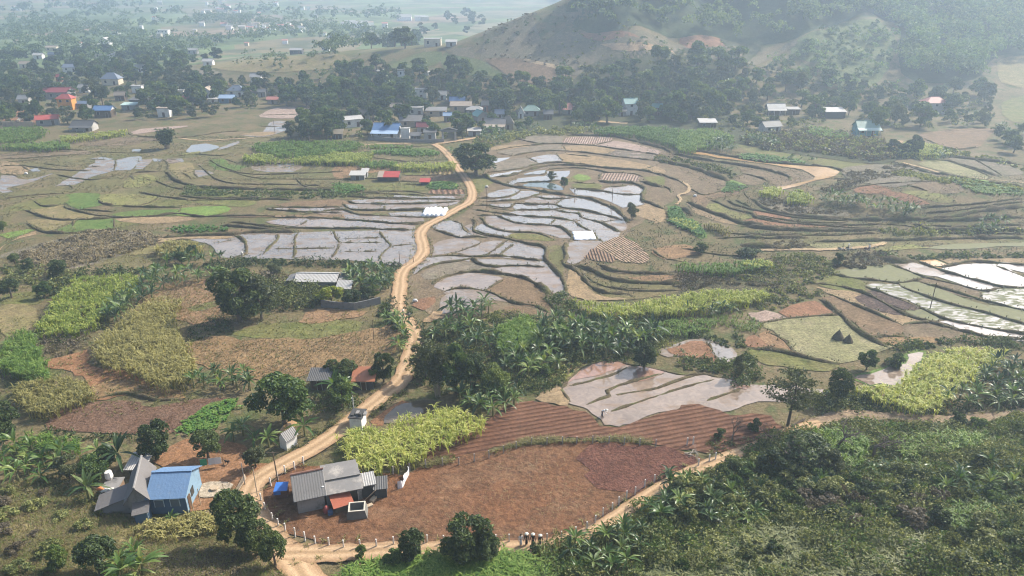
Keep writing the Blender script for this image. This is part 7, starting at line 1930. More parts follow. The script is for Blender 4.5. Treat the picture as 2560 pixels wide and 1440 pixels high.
def motorbike(p, rz, label, col):
    o = thing('motorbike', label, 'motorbike', p, rz); pm = plain(label[:12] + ' paint', col, .3, .05, 2, .5)
    for y in (-.62, .62):
        v = []; n_ = 18
        for j in range(n_):
            a = 2 * pi * j / n_
            for k in range(6): b = 2 * pi * k / 6; r_ = .25 + .05 * cos(b); v.append((.05 * sin(b), y + r_ * cos(a), .3 + r_ * sin(a)))
        wv = MB(); wv.add(v, [(j * 6 + k, j * 6 + (k + 1) % 6, ((j + 1) % n_) * 6 + (k + 1) % 6, ((j + 1) % n_) * 6 + k) for j in range(n_) for k in range(6)]); wq = wv.build('wheel', TY, o, smooth=True)
        MB().tube([(-.06, y, .3), (.06, y, .3)], .07, 8).build('hub', MET, wq)
    q = MB(); q.tube([(0, -.55, .85), (0, -.3, .62), (0, .0, .52), (0, .45, .62), (0, .75, .68)], [.07, .1, .13, .12, .06], 8); q.build('body', pm, o, smooth=True)
    MB().box(-.14, -.1, .22, .14, .28, .48).build('engine', MET, o); q = MB(); q.tube([(0, -.05, .74), (0, .35, .78), (0, .75, .76)], [.1, .14, .1], 8); q.build('seat', TY, o, smooth=True)
    MB().tube([(-.33, -.42, 1.02), (0, -.5, .98), (.33, -.42, 1.02)], .022, 6).build('handlebar', MET, o); MB().tube([(0, -.5, .98), (0, -.64, .3)], .04, 6).build('fork', MET, o); q = MB(); q.tube([(0, -.6, .92), (0, -.52, .92)], [.09, .07], 8); q.build('headlight', wmat('white'), o)
for k, (s, rz, c, l) in enumerate((('1195,440', 1.4, (.6, .6, .62), 'silver motorbike parked at the left of the terrace path'), ('1255,440', 1.1, (.65, .64, .62), 'pale motorbike in the middle of the terrace path'), ('1385,438', 1.8, (.2, .05, .05), 'dark red motorbike at the right of the terrace path'))):
    p = PZ('5', s, .3); p.z = float(H(p.x, p.y)) + .3; motorbike(p, rz, l, c)
p = PZ('5', '1250,438', .3); person(p, 1.1, 'rider in white helmet beside the middle motorbike', GRY, GRY, (.8, .8, .8))
p = PZ('5', '1405,436', .3); person(p, 1.8, 'porter in white shirt beside the dark motorbike', WHT, GRY, None)
# dog in the yard
p = PZ('h', '1995,240', .16); o = thing('dog', 'black dog standing on the red yard', 'dog', p, 1.2)
J = [(0, 0, .42), (0, -.2, .44), (0, -.34, .52), (0, -.46, .58), (0, -.6, .54), (0, .2, .43), (0, .4, .5), (0, .5, .62), (-.08, -.2, .25), (-.08, -.21, .04), (.08, -.2, .25), (.08, -.18, .04), (-.08, .16, .28), (-.08, .24, .17), (-.08, .2, .03), (.08, .18, .28), (.08, .26, .17), (.08, .22, .03), (-.05, -.44, .68), (.05, -.44, .68)]
skin_mesh('body', J, [(0, 1), (1, 2), (2, 3), (3, 4), (0, 5), (5, 6), (6, 7), (1, 8), (8, 9), (1, 10), (10, 11), (5, 12), (12, 13), (13, 14), (5, 15), (15, 16), (16, 17), (3, 18), (3, 19)], [.1, .12, .08, .075, .035, .1, .03, .015, .045, .03, .045, .03, .06, .035, .03, .06, .035, .03, .02, .02], BLK, o)
# washing on a line
o = thing('laundry', 'green and white washing hung under the yard trees', 'laundry', PZ('h', '1580,330', 0), .2)
for k, (x, c) in enumerate(((.2, (.05, .3, .15)), (1.2, (.6, .62, .6)), (2.0, (.7, .7, .68)))):
    q = MB(); q.slab([(x, .02 * k, .5), (x + .8, .05, .55), (x + .8, .1, 1.5), (x, .06, 1.5)], .03); q.build('cloth', plain('washing %d' % k, c, .8), o)
for x in (0, 3.0): MB().tube([(x, .05, -.1), (x, .05, 1.6)], .04, 6).build('post', wmat('wood'), o)
MB().tube([(0, .07, 1.53), (3.0, .07, 1.53)], .015, 4).build('line', WIRE, o)
# ------------------------------------------------------------------ trees, one by one
KN = dict(fl='pale green', fb='feathery grey', dark='dark', mid='green', light='pale green', grey='grey green', fd='dark', fm='green', fg='grey green')
def T(kind, u, v, hpx, label, wide=1.0, cat='tree', **kw): return plant(kind, u, v, hpx, label, cat, None, None, wide, **kw)
T('dark', 600, 805, 140, 'huge dark tree towering over the stubble field', .95)
T('grey', 655, 800, 118, 'olive bamboo like tree right of the huge dark tree', .95)
T('dark', 1190, 437, 84, 'big round dark tree beside the village road', 1.45, i=0)
T('bamboodark', 418, 372, 48, 'dark bamboo clump standing alone on the left paddies', 1.5, 'bamboo')
T('mid', 712, 1060, 118, 'broad green tree beside the shaded sheds', 1.25)
T('dark', 392, 1150, 96, 'rounded dark tree behind the sky blue roofed house', .85)
T('dark', 522, 1148, 72, 'dark umbrella tree on the red yard', 1.1)
T('mid', 240, 1210, 66, 'round bright tree left of the grey tiled house', 1.1)
T('grey', 175, 1195, 60, 'brownish tree on the left bank above the banana', 1.1)
T('mid', 265, 1175, 55, 'dark spreading tree behind the round bright tree', 1.2)
T('grey', 640, 1170, 60, 'thin olive tree at the yard entrance', 1.0)
T('dark', 600, 1370, 130, 'tall dark tree at the lane corner', .95)
T('dark', 645, 1385, 85, 'lower dark tree leaning right of the tall corner tree', .9)
T('dark', 690, 1420, 82, 'dense bush like tree on the lane verge', .85)
T('dark', 255, 1440, 90, 'dark round tree at the lower left corner', 1.2)
T('mid', 150, 1430, 62, 'light bushy sapling on the lower left bank', .8)
T('dark', 1165, 1402, 105, 'full dark tree on the lane near the walkers', 1.05)
T('dark', 1215, 1405, 70, 'dark companion right of the full dark tree', 1.1)
T('dark', 1030, 1405, 72, 'dark tree half hiding the white fence', 1.0)
T('shrub', 985, 1410, 34, 'low bush left of the tree hiding the fence', 1.3, 'bush')
T('shrubdark', 1335, 1385, 26, 'small leafy bush in front of the walkers', .8, 'bush')
T('shrub', 905, 1400, 34, 'slim shrub on the lane verge', .7, 'bush')
T('mid', 1140, 985, 118, 'tall bushy tree in the middle of the grove', .85)
T('grey', 1065, 945, 100, 'grey leafy tree beside the shaded road', 1.0)
T('bamboo', 1095, 990, 120, 'tall grey bamboo beside the small pond', .8, 'bamboo', i=0)
T('dark', 1180, 985, 100, 'dark tree right of the tall bushy tree', .9)
T('light', 1235, 985, 74, 'yellow green bush tree in the grove', 1.1)
T('dark', 870, 955, 58, 'dark orchard tree above the orange tiled shed', 1.1)
T('dark', 832, 950, 52, 'dark orchard tree beside the shaded tin shed', 1.1)
T('dark', 960, 955, 78, 'upright dark tree at the road bend', .75)
T('light', 935, 962, 46, 'small pale weeping tree by the road bend', .7)
T('mid', 855, 1025, 78, 'leafy tree between the sheds and the road', .9)
T('dark', 1610, 920, 66, 'round dark tree above the red paddy', 1.15)
T('dark', 2092, 1005, 82, 'round dark tree beside the muddy pond', .95)
T('mid', 2165, 925, 50, 'green bush tree at the pond outlet', 1.1)
T('shrubdark', 2235, 915, 34, 'dark bush above the pond', 1.3, 'bush')
T('grey', 1845, 945, 62, 'shaggy palm like tree at the hedge corner', .6)
T('dark', 2000, 1170, 80, 'massive dark thicket tree below the track', 1.7)
T('dark', 1925, 1185, 62, 'dark thicket tree at the left of the massive one', 1.3)
T('grey', 2065, 1185, 62, 'dark thicket tree at the right of the massive one', 1.2)
T('shrubdark', 2450, 1170, 40, 'round dark bush on the right slope', .9, 'bush')
T('shrubdark', 2390, 1065, 34, 'dark bush on the lower edge of the track', 1.0, 'bush')
T('shrub', 2440, 1070, 30, 'green bush right of the dark track bush', 1.2, 'bush')
T('shrubdark', 1885, 1075, 30, 'dark bush on the furrowed soil', 1.0, 'bush')
T('shrubdark', 1800, 1095, 24, 'small dark bush beside the furrowed soil', 1.0, 'bush')
T('bare', 2090, 1140, 118, 'leafless tree with dense twigs below the track', 1.0, i=0)
T('bare', 2180, 1145, 112, 'leafless tree right of the dense twigged one', 1.0, i=1)
T('bare', 1985, 1180, 96, 'bare brown tree before the dark thicket', .9, i=2)
T('bare', 1925, 1118, 88, 'thin leafless tree at the track bend', .8, i=1)
T('bare', 1830, 1105, 84, 'thin leafless tree on the furrowed soil edge', .7, i=0)
T('grey', 690, 690, 36, 'low tree behind the white shed', 1.3); 
T('shrublime', 830, 760, 46, 'lime green bush by the grey block wall', 1.2, 'bush')
T('dark', 880, 765, 44, 'dark bush inside the block wall', 1.2); T('dark', 915, 752, 40, 'dark bush under the yellow tree', 1.0)
T('light', 935, 745, 36, 'yellowish papaya like tree in the walled garden', 1.0)
T('dark', 40, 665, 34, 'dark pair tree at the far left', 1.1); T('dark', 72, 678, 34, 'right hand tree of the dark pair at far left', 1.1)
T('mid', 110, 745, 40, 'hedge tree left of the cane', 1.3); T('dark', 150, 690, 44, 'dark hedge tree at the top of the left cane', 1.2)
T('dark', 30, 745, 50, 'dark olive tree at the left edge', 1.2); T('dark', 485, 640, 30, 'dark little tree in the left banana patch', 1.0)
T('mid', 1410, 470, 30, 'bushy willow beside the small dark pond', .9); T('grey', 1380, 452, 26, 'feathery grey tree over the bright paddy', 1.3)
T('grey', 1580, 548, 44, 'dark pandanus like tree at the paddy corner', 1.0)
T('shrubdark', 1750, 635, 30, 'dark round bush in the vegetable rows', 1.2, 'bush'); T('shrubdark', 2093, 665, 34, 'dark upright bush below the motorbikes', .8, 'bush')
T('shrubdark', 1870, 640, 24, 'dark hedge bush on the terrace', 2.2, 'bush'); T('dark', 20, 1100, 100, 'tall green tree at the left edge', .8)
T('mid', 455, 660, 34, 'bush among the drying cane clump', 1.1)
T('light', 8, 580, 30, 'pale bamboo tuft at the far left', 1.2)
# the tall open tree beside the track: layered flat sprays
pr = g1(1968, 1068); hh = 8.5
o = thing('open_tree', 'tall open tree with flat airy layers and dark trunk by the track', 'tree', pr)
mb = MB(); mb.tube([(0, 0, -.3), (.15, .1, 3), (.3, .1, 6), (.2, 0, hh)], [.24, .19, .12, .04], 8); C_ = []
for k in range(17):
    z0 = 3.4 + k * .31; a = k * 2.4; L_ = R.uniform(1.8, 3.9) * (1 - max(0, (k - 11)) * .09); e_ = Vector((cos(a) * L_, sin(a) * L_, z0 + R.uniform(.2, .9)))
    mb.tube([(.2, .1, z0), tuple(Vector((.2, .1, z0)).lerp(e_, .5) + Vector((0, 0, .1))), tuple(e_)], [.06, .04, .015], 5, False)
    for t_ in (.55, .75, .95):
        c0 = np.array(Vector((.2, .1, z0)).lerp(e_, t_)); C_.append(c0 + rng.normal(0, 1, (42, 3)) * np.array([.55, .55, .14]))
mb.build('trunk', plain('dark trunk', (.10, .08, .065), .95, .3, 3), o); V_, F_ = quads(np.concatenate(C_), .27, np.tile([[0, 0, 1.]], (17 * 3 * 42, 1)), .5, 1.6); mesh_obj('crown', np_mesh('crown', V_, F_), LF['grey'], o)

# village and hill trees: each an object of its own, labelled from the house or landmark beside it
LANDM += [(1190, 420, 'big round roadside tree'), (1123, 350, 'village gate'), (600, 160, 'bare knoll'), (1110, 150, 'hill crops'), (1320, 180, 'ridge field'), (1700, 280, 'wood edge'), (1480, 240, 'tallest wood trees'), (2260, 300, 'lane bend at the right'), (1240, 230, 'back of the village'), (60, 200, 'left edge'), (430, 190, 'far red plot'), (950, 110, 'ridge crest')]
used = {}
def autolabel(u, v, size, tone, noun='tree'):
    ds = sorted(((u - a) ** 2 + ((v - b) * 1.6) ** 2, a, b, s) for a, b, s in LANDM)
    for j in range(6):
        _, a, b, s = ds[j]; dx, dy = u - a, (v - b) * 1.6
        rel = ('right of the' if dx > 0 else 'left of the') if abs(dx) > abs(dy) else ('in front of the' if dy > 0 else 'behind the')
        for near in ('close', 'next', 'standing', 'farther'):
            l = f'{size} {tone} {noun} {near if near != "next" else "rising"} {rel} {s}' if near != 'close' else f'{size} {tone} {noun} {rel} {s}'
            if l not in used: used[l] = 1; return l
    return l
PTS = []; WOOD = []
def wood(tile, s, n, kinds, hr, sp, group, noun='tree', cat='tree', wide=(.85, 1.25)):
    q = px(tile, s); lo, hi = q.min(0), q.max(0); k = 0; tries = 0
    P = wpoly(tile, s); lo, hi = P[:, :2].min(0), P[:, :2].max(0)
    while k < n and tries < n * 60:
        tries += 1; c = rng.uniform(lo, hi)
        if not inpoly(c[None], P)[0]: continue
        if any((c[0] - a) ** 2 + (c[1] - b) ** 2 < sp * sp for a, b in PTS): continue
        if any(abs(hu - to_u) < hw_ and 0 < hv - to_v < 6 for hu, hv, hw_ in () for to_u, to_v in ()): continue
        z = float(H(c[0], c[1])); u, v = to_pix((c[0], c[1], z))
        # keep house fronts clear
        kd = kinds[R.randrange(len(kinds))]; h = R.uniform(*hr); hp = h * ppm((c[0], c[1], z)) * .85
        if any(abs(u - a) < w_ * .5 + 5 and -3 < v - b < hp * .8 for a, b, w_ in HW): continue
        PTS.append((c[0], c[1])); k += 1
        size = 'tall' if h > hr[0] + .66 * (hr[1] - hr[0]) else 'mid sized' if h > hr[0] + .33 * (hr[1] - hr[0]) else 'low'
        WOOD.append((h * FPX / depth_of((c[0], c[1], z)), kd, u, v, size, noun, cat, group, h, R.uniform(*wide), (c[0], c[1], z)))
VK = ['fd', 'fd', 'fm', 'fm', 'fg', 'fl', 'fb']
G1, G2, G3 = 'trees of the left village', 'trees of the central village', 'trees of the hillside wood'
wood('F', '725,350 730,310 790,290 840,262 900,275 980,300 1060,280 1120,295 1200,300 1240,330 1190,345 1120,348 1000,350 900,352 800,352', 34, VK, (5.5, 10), 4.5, G2)
wood('F', '815,265 830,215 880,190 960,180 1010,200 1080,180 1200,195 1260,215 1340,220 1440,210 1450,290 1340,290 1240,290 1120,262 1000,262 900,268', 62, VK, (7, 13), 5.0, G2)
wood('F', '770,330 830,345 820,352 745,352', 5, ['fd'], (7, 10), 4, G2)
wood('F', '830,180 900,140 960,115 1040,90 1060,105 1040,130 980,165 900,190', 18, ['fd', 'fd', 'fm'], (8, 13), 5, 'trees on the ridge shoulder')
wood('F', '1040,88 1090,62 1150,45 1215,48 1200,80 1150,100 1100,92', 13, ['fd', 'fg'], (8, 15), 6, 'trees on the ridge crest')
wood('F', '0,310 0,220 60,180 200,165 330,175 420,185 440,230 420,280 300,300 150,320', 48, VK, (6, 11), 6.0, G1)
wood('F', '400,290 430,190 540,210 600,230 720,220 800,225 830,260 700,275 640,270 560,280 480,300', 42, VK + ['fg'], (6, 11), 6.0, G1)
wood('F', '1440,305 1450,215 1520,190 1560,185 1660,175 1740,165 1850,175 1840,220 1760,300 1650,310 1540,310', 44, ['fd', 'fm', 'fg', 'fb', 'fl', 'fg'], (7, 14), 6.5, G3)
wood('F', '1760,315 1780,230 1850,170 1900,180 2050,205 2200,225 2300,240 2480,220 2500,330 2380,330 2260,320 2200,350 2120,300 1950,330 1850,330', 50, ['fd', 'fm', 'fg', 'fl', 'fb'], (5, 11), 6.5, G3)
wood('F', '1700,320 1760,240 1900,190 2100,210 2300,250 2480,230 2500,320 2380,330 2250,325 2100,290 1950,325 1850,330', 60, ['fd', 'fm', 'fg', 'fl', 'fg'], (3.5, 7), 5, G3)
wood('F', '1440,310 1450,240 1560,205 1760,190 1900,210 1800,300 1650,312', 50, ['fd', 'fl', 'fm', 'fg'], (5, 9), 5, G3)
wood('F', '720,350 790,285 830,215 960,180 1200,195 1340,215 1450,300 1300,335 1100,348', 75, ['fd', 'fm', 'fl', 'fg'], (4, 8), 4, G2)
wood('F', '0,312 0,215 200,165 440,185 640,215 830,225 830,262 640,275 480,300 300,300', 110, ['fd', 'fm', 'fg', 'fl'], (4, 8), 5, G1)
wood('F', '0,215 0,150 200,130 420,150 560,150 440,185 200,170', 55, ['fd', 'fd', 'fm'], (6, 11), 7, G1)
wood('F', '2200,392 2260,365 2300,380 2280,400 2220,405', 5, ['fd'], (4, 6), 4, 'trees by the lane bend')
wood('F', '2440,380 2500,330 2600,310 2620,390 2520,395', 9, ['fd', 'fm'], (4, 7), 5, 'bushy trees at the right edge')

def clones(name, items, label, cat):
    """the plants past the 300 largest, as one mesh"""
    V = []; F = []; n0 = 0
    for kd, h, wide, p in items:
        L = TREES[kd]; pr = L[R.randrange(len(L))]; me = pr['c']; nv = len(me.vertices)
        v = np.zeros(nv * 3, np.float32); me.vertices.foreach_get('co', v); v = v.reshape(-1, 3).copy()
        q = np.zeros(len(me.loops), np.int32); me.loops.foreach_get('vertex_index', q); a = R.uniform(0, 6.28); s = h / pr['h']
        v = np.stack([(v[:, 0] * cos(a) - v[:, 1] * sin(a)) * s * wide + p[0], (v[:, 0] * sin(a) + v[:, 1] * cos(a)) * s * wide + p[1], v[:, 2] * s + p[2]], 1)
        V.append(v); F.append(q.reshape(-1, 4) + n0); n0 += nv
    if V: stuff(name, (np.concatenate(V), np.concatenate(F)), TREES[items[0][0]][0]['c'].materials[0], label, cat)
WOOD.sort(key=lambda w_: -w_[0])
nq_ = 296 - sum(o_.name.startswith('broadleaf_tree') for o_ in COL.objects)
for _, kd, u, v, size, noun, cat, group, h, wd, p in WOOD[:nq_]:
    plant(kd, u, v, 0, autolabel(u, v, size, KN.get(kd, 'feathery'), noun), cat, group, h, wd, world=p)
for kd, l in (('fl', 'farther pale green trees of the villages'), ('fb', 'farther feathery bamboos of the villages'), ('fd', 'farther dark trees crowding round the villages and hillside'), ('fm', 'farther green trees mixed through the villages'), ('fg', 'farther grey green trees of the villages')):
    clones('distant_trees', [(w_[1], w_[8], w_[9], w_[10]) for w_ in WOOD[nq_:] if w_[1] == kd], l, 'trees')

# wooded slopes and the hazy plain read as one mass: stuff
def mass(name, tile, s, dens, hr, nq, size, mat, label, cat, seed=1, clump=0.0):
    P = wpoly(tile, s); B = scatter(P, dens)
    dz_ = B[:, 1] * cos(TILT) + (CAMH - B[:, 2]) * sin(TILT); bu = 1280 + FPX * B[:, 0] / dz_; bv = 720 - FPX * (B[:, 1] * sin(TILT) - (CAMH - B[:, 2]) * cos(TILT)) / dz_
    ok = np.ones(len(B), bool)
    for u_, v_, w_ in HW: ok &= ~((abs(bu - u_) < w_ * .5 + 5) & (bv - v_ > -4) & (bv - v_ < 20))
    B = B[ok]; m = len(B)
    if clump: B = B[(np.sin(B[:, 0] * .021 + seed) * np.sin(B[:, 1] * .017 + 2 * seed) + .5 * np.sin(B[:, 0] * .06) * np.cos(B[:, 1] * .05)) > clump]; m = len(B)
    hh = rng.uniform(hr[0], hr[1], m); C = np.repeat(B, nq, 0); S = np.repeat(hh, nq)
    lump = rng.normal(0, 1, (m * 5, 3)) * np.array([.26, .26, .16]); li = np.repeat(np.arange(m) * 5, nq) + rng.integers(0, 5, m * nq)
    d = rng.normal(0, 1, (m * nq, 3)); d /= np.linalg.norm(d, axis=1, keepdims=True); d[:, 2] = np.where(d[:, 2] < -.2, -d[:, 2], d[:, 2])
    C = C + np.stack([0 * S, 0 * S, S * .6], 1) + lump[li] * S[:, None] + d * (S * .25 * rng.uniform(.7, 1.05, m * nq))[:, None]
    return stuff(name, quads(C, size, d + np.array([0, 0, .3]), .55), LF[mat], label, cat)
mass('forest', 'F', '1430,12 1700,-60 2300,-120 2700,-60 2700,130 2500,145 2430,210 2260,200 2240,60 2120,50 1990,96 1850,108 1640,80 1520,84 1440,60 1460,30', .013, (8, 14), 130, 1.25, 'hill', 'dense hazy forest covering the upper hill', 'forest')
mass('scrub_trees', 'F', '1900,170 2000,130 2060,80 2200,60 2240,110 2200,200 2300,240 2100,235 1960,210', .03, (2, 5), 70, .7, 'hill', 'green thickets over the sunny spur', 'scrub')
mass('scrub_trees', 'F', '1360,200 1440,110 1560,110 1750,125 1850,130 1840,165 1640,170 1480,185 1440,215', .008, (1.5, 4), 60, .6, 'hill', 'bushes below the dry ridge slope', 'bushes')
mass('forest', 'F', '1700,-60 2300,-120 2700,-60 2700,130 2500,145 2430,210 2260,200 2240,60 2160,30 2000,0', .014, (9, 15), 120, 1.25, 'hillsun', 'forest coloured pale as sunlit at the top right', 'forest')
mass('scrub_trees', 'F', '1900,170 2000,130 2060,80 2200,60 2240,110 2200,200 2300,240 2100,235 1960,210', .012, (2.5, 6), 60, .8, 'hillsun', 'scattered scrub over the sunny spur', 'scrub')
mass('scrub_trees', 'F', '1440,300 1450,205 1560,140 1850,150 2050,205 2300,240 2480,220 2500,330 2260,330 2100,300 1950,335 1700,312', .02, (1.5, 4.5), 60, .6, 'scrub', 'grey green understorey of the hillside wood', 'undergrowth')
mass('scrub_trees', 'F', '1760,330 1850,300 2040,300 2240,340 2260,400 2100,390 1900,350', .03, (1.2, 2.6), 40, .5, 'scrub', 'low scrub between the right hand houses', 'undergrowth')
mass('scrub_trees', 'F', '725,352 790,285 830,215 960,180 1200,195 1440,210 1450,300 1240,335 1100,350', .02, (1.5, 3.8), 50, .55, 'scrub', 'garden bushes between the central houses', 'bushes')
mass('scrub_trees', 'F', '0,315 0,200 200,165 440,185 640,215 830,225 830,265 640,275 480,300 300,300', .022, (1.5, 4), 50, .6, 'scrub', 'garden bushes between the left houses', 'bushes')
mass('scrub_trees', 'F', '1200,120 1260,65 1400,25 1420,70 1350,118 1240,140', .003, (1.5, 4), 50, .6, 'hill', 'sparse bushes on the dry ridge slope', 'bushes')
mass('distant_trees', 'F', '0,175 0,60 300,40 640,50 900,78 1000,90 900,130 820,150 700,130 560,150 420,180 200,165', .0065, (6, 12), 60, 1.3, 'hill', 'hazy tree belts across the far plain', 'trees', 2, -.12)
mass('distant_trees', 'F', '0,60 0,14 500,16 1000,40 1000,75 640,50 300,42', .0016, (8, 16), 40, 2.4, 'hill', 'faint tree lines at the mountain foot', 'trees', 3, .05)
mass('distant_trees', 'F', '560,160 700,130 830,135 900,140 830,215 760,200 640,175', .006, (3, 7), 50, .8, 'hill', 'hedge trees around the bare knoll', 'trees', 4, .1)

mass('scrub_trees', 'F', '1182,118 1210,90 1260,58 1330,36 1440,4 1500,30 1420,60 1350,120 1460,160 1400,190 1350,165 1200,152', .03, (.5, 1.3), 22, .5, 'scrubbrown', 'dry tussocks over the bare ridge slope', 'tussocks')
mass('scrub_trees', 'F', '1340,125 1420,80 1640,90 1860,120 1840,160 1560,165 1440,200', .03, (.6, 1.8), 26, .55, 'scrub', 'low scrub on the slope behind the wood', 'scrub')
mass('scrub_trees', 'F', '560,160 700,130 830,135 900,140 1000,180 1200,150 1230,190 960,180 830,215 640,190', .02, (.6, 1.8), 24, .55, 'scrub', 'low scrub round the bare knoll', 'scrub')
# ------------------------------------------------------------------ banana plants
BAN = []
def bananas(tile, s, n, hr, label, group, kinds=('banana', 'banana', 'bananal'), sp=1.7):
    """each plant is an object; label names its stand, look and neighbours"""
    P = Gz(tile, s, hr[0] * .55); lo, hi = P[:, :2].min(0), P[:, :2].max(0); mine = []; k = tr = 0
    cu, cv = px(tile, s).mean(0)
    while k < n and tr < n * 50:
        tr += 1; c = rng.uniform(lo, hi)
        if not inpoly(c[None], P)[0] or any((c[0] - a) ** 2 + (c[1] - b) ** 2 < sp * sp for a, b in mine): continue
        z = float(H(c[0], c[1])); h = R.uniform(*hr); mine.append((c[0], c[1])); k += 1
        BAN.append((h * FPX / depth_of((c[0], c[1], z)), kinds[R.randrange(len(kinds))], label, group, h, R.uniform(.85, 1.15), (c[0], c[1], z)))
bananas('4', '800,900 850,830 930,820 1020,850 1060,800 1130,810 1150,860 1010,900 900,930', 12, (3, 4.4), 'banana plant at the lower edge of the central paddies', 'bananas below the central paddies')
bananas('4', '700,990 900,960 1100,960 1180,1010 1150,1130 1000,1120 850,1060 700,1050', 16, (2.8, 4), 'banana plant in the left part of the grove by the road', 'bananas of the grove near the road')
bananas('4', '1480,920 1600,890 1660,930 1800,960 2000,970 2150,1000 2130,1060 1950,1060 1800,1050 1600,1020 1500,1000', 24, (3, 4.6), 'banana plant along the rear of the central grove', 'bananas of the grove, rear')
bananas('4', '1500,1010 1700,1040 1950,1070 2200,1070 2330,1010 2350,1080 2150,1150 2000,1190 1800,1180 1600,1130 1480,1100', 34, (3, 4.6), 'banana plant in the dense heart of the central grove', 'bananas of the grove, heart')
bananas('4', '1130,1190 1300,1150 1450,1170 1600,1190 1700,1250 1500,1280 1380,1340 1250,1300', 16, (2.6, 3.8), 'banana plant at the near side of the grove', 'bananas of the grove, near side', ('banana', 'bananal'))
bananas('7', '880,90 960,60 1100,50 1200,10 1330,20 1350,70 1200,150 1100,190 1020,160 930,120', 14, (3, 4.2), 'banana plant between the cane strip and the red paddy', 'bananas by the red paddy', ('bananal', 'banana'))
bananas('4', '320,920 400,900 480,960 520,1050 480,1130 430,1180 400,1130 450,1040', 14, (2.4, 3.2), 'fresh banana plant on the left verge of the shaded road', 'bananas on the road verge', ('bananal',))
bananas('4', '60,580 150,540 280,540 360,570 400,620 380,700 300,720 150,700 80,650', 24, (2.6, 3.8), 'banana plant in the roadside garden behind the block wall', 'bananas of the walled garden')
bananas('3', '1060,610 1130,560 1250,570 1400,580 1640,560 1640,620 1450,650 1250,690 1100,680', 24, (2.4, 3.6), 'banana plant in the row above the reddish stubble', 'bananas above the stubble', ('banana', 'bananal'))
bananas('3', '800,870 900,790 1000,700 1080,680 1160,720 1120,780 1000,810 900,880 850,950 800,950', 18, (2.8, 4), 'banana plant in the row along the left cane', 'bananas along the left cane')
bananas('3', '1190,440 1280,430 1400,420 1500,470 1540,440 1640,450 1640,510 1400,520 1220,520', 11, (2.6, 3.6), 'banana plant by the left corner of the paddies', 'bananas by the left paddies')
bananas('3', '1420,1340 1550,1320 1750,1310 1900,1350 1900,1420 1600,1429 1430,1410', 16, (2.4, 3.4), 'banana plant in front of the tan stubble field', 'bananas before the stubble', ('bananal', 'banana'))
for k, (s, h, l) in enumerate((('870,500', 5.2, 'largest banana plant behind the grey tiled house'), ('640,760', 4.2, 'dark banana plant left of the grey tiled house'), ('1800,300', 3.4, 'banana plant right of the lime vegetable bed'), ('1730,350', 3.0, 'banana plant left of the pair by the vegetable bed'),
      ('1990,390', 3.2, 'banana plant left of the small white barn'), ('2260,300', 3.6, 'banana plant behind the small white barn'), ('1890,400', 2.6, 'small banana plant under the yard trees'), ('1270,1000', 1.8, 'young banana plant before the blue wall'), ('720,480', 3.4, 'banana plant behind the round bright tree'))):
    p = PZ('6', s, h * .55); plant('banana' if k in (0, 1) else 'bananal', 0, 0, 0, l, 'banana plant', None, h, 1.1, world=(p.x, p.y, float(H(p.x, p.y))))
bananas('6', '900,1200 960,1180 1050,1250 1080,1350 1000,1429 850,1429 880,1300', 7, (2.6, 4.2), 'banana plant at the bottom left beside the dark round tree', 'bananas at the bottom left', ('bananal',))
bananas('6', '0,430 120,420 260,470 480,480 500,560 330,680 150,680 0,620', 22, (2.6, 4), 'banana plant in the sunny patch at the left edge', 'bananas at the left edge', ('bananal',))
bananas('e', '900,420 1000,380 1120,400 1180,480 1100,560 950,560', 4, (3.2, 4.4), 'banana plant beside the road near the shaded sheds', 'bananas by the shaded sheds', ('bananal',), 1.4)
bananas('8', '0,700 200,680 420,680 600,760 620,880 560,1020 420,1010 250,1020 100,960 0,1000', 34, (2.0, 3.3), 'banana plant on the left part of the right slope', 'bananas on the slope, left part', ('banana', 'bananal'))
bananas('7', '1640,1170 1780,1130 1950,1150 2050,1060 2200,1000 2300,1050 2250,1180 2150,1300 2000,1400 1750,1420 1660,1300', 24, (2.1, 3.3), 'banana plant at the foot of the slope beside the lane', 'bananas beside the lane', ('bananal', 'banana'))
bananas('7', '2380,700 2450,640 2560,680 2560,900 2400,980 2330,1000 2300,900', 11, (2.1, 3.3), 'banana plant at the top of the lane bend', 'bananas at the lane bend', ('banana', 'bananal'))
bananas('8', '800,740 900,660 1050,640 1120,700 1080,780 920,800', 8, (1.8, 2.8), 'banana plant with yellowing leaves in the slope centre', 'bananas of the slope centre', ('bananal', 'banana'))
bananas('8', '1400,640 1500,600 1700,560 1830,580 1800,650 1600,680 1450,690', 7, (2.0, 2.8), 'banana plant below the green cane bed on the slope', 'bananas below the cane bed')
bananas('8', '1880,740 2050,660 2300,590 2540,600 2560,760 2350,760 2150,830 2000,800', 13, (2.0, 3.0), 'spreading banana plant on the open right slope', 'bananas on the open slope', ('bananal', 'banana'), 2.2)
bananas('8', '1900,100 2000,40 2200,30 2400,10 2700,-100 2700,120 2400,140 2100,140', 26, (2.6, 3.8), 'banana plant behind the bright cane at right', 'bananas behind the right cane')
bananas('5', '2300,1290 2400,1220 2560,1280 2700,1300 2700,1429 2400,1429 2200,1420', 18, (2.6, 3.8), 'banana plant at the right edge beside the cane stand', 'bananas at the right edge')
bananas('d', '660,110 740,50 900,30 1010,60 1080,130 1000,190 880,190 750,160', 16, (3, 4.2), 'banana plant in the clump above the orange ditch', 'bananas above the orange ditch')
bananas('d', '1140,20 1300,-20 1500,10 1660,60 1600,110 1450,110 1250,80', 18, (3, 4.2), 'banana plant in the row below the grey sunk house', 'bananas below the grey house')
bananas('a', '1920,470 2000,430 2150,430 2250,470 2240,570 2100,590 1960,560', 16, (3, 4.4), 'banana plant in the clump right of the white shed', 'bananas beside the white shed')
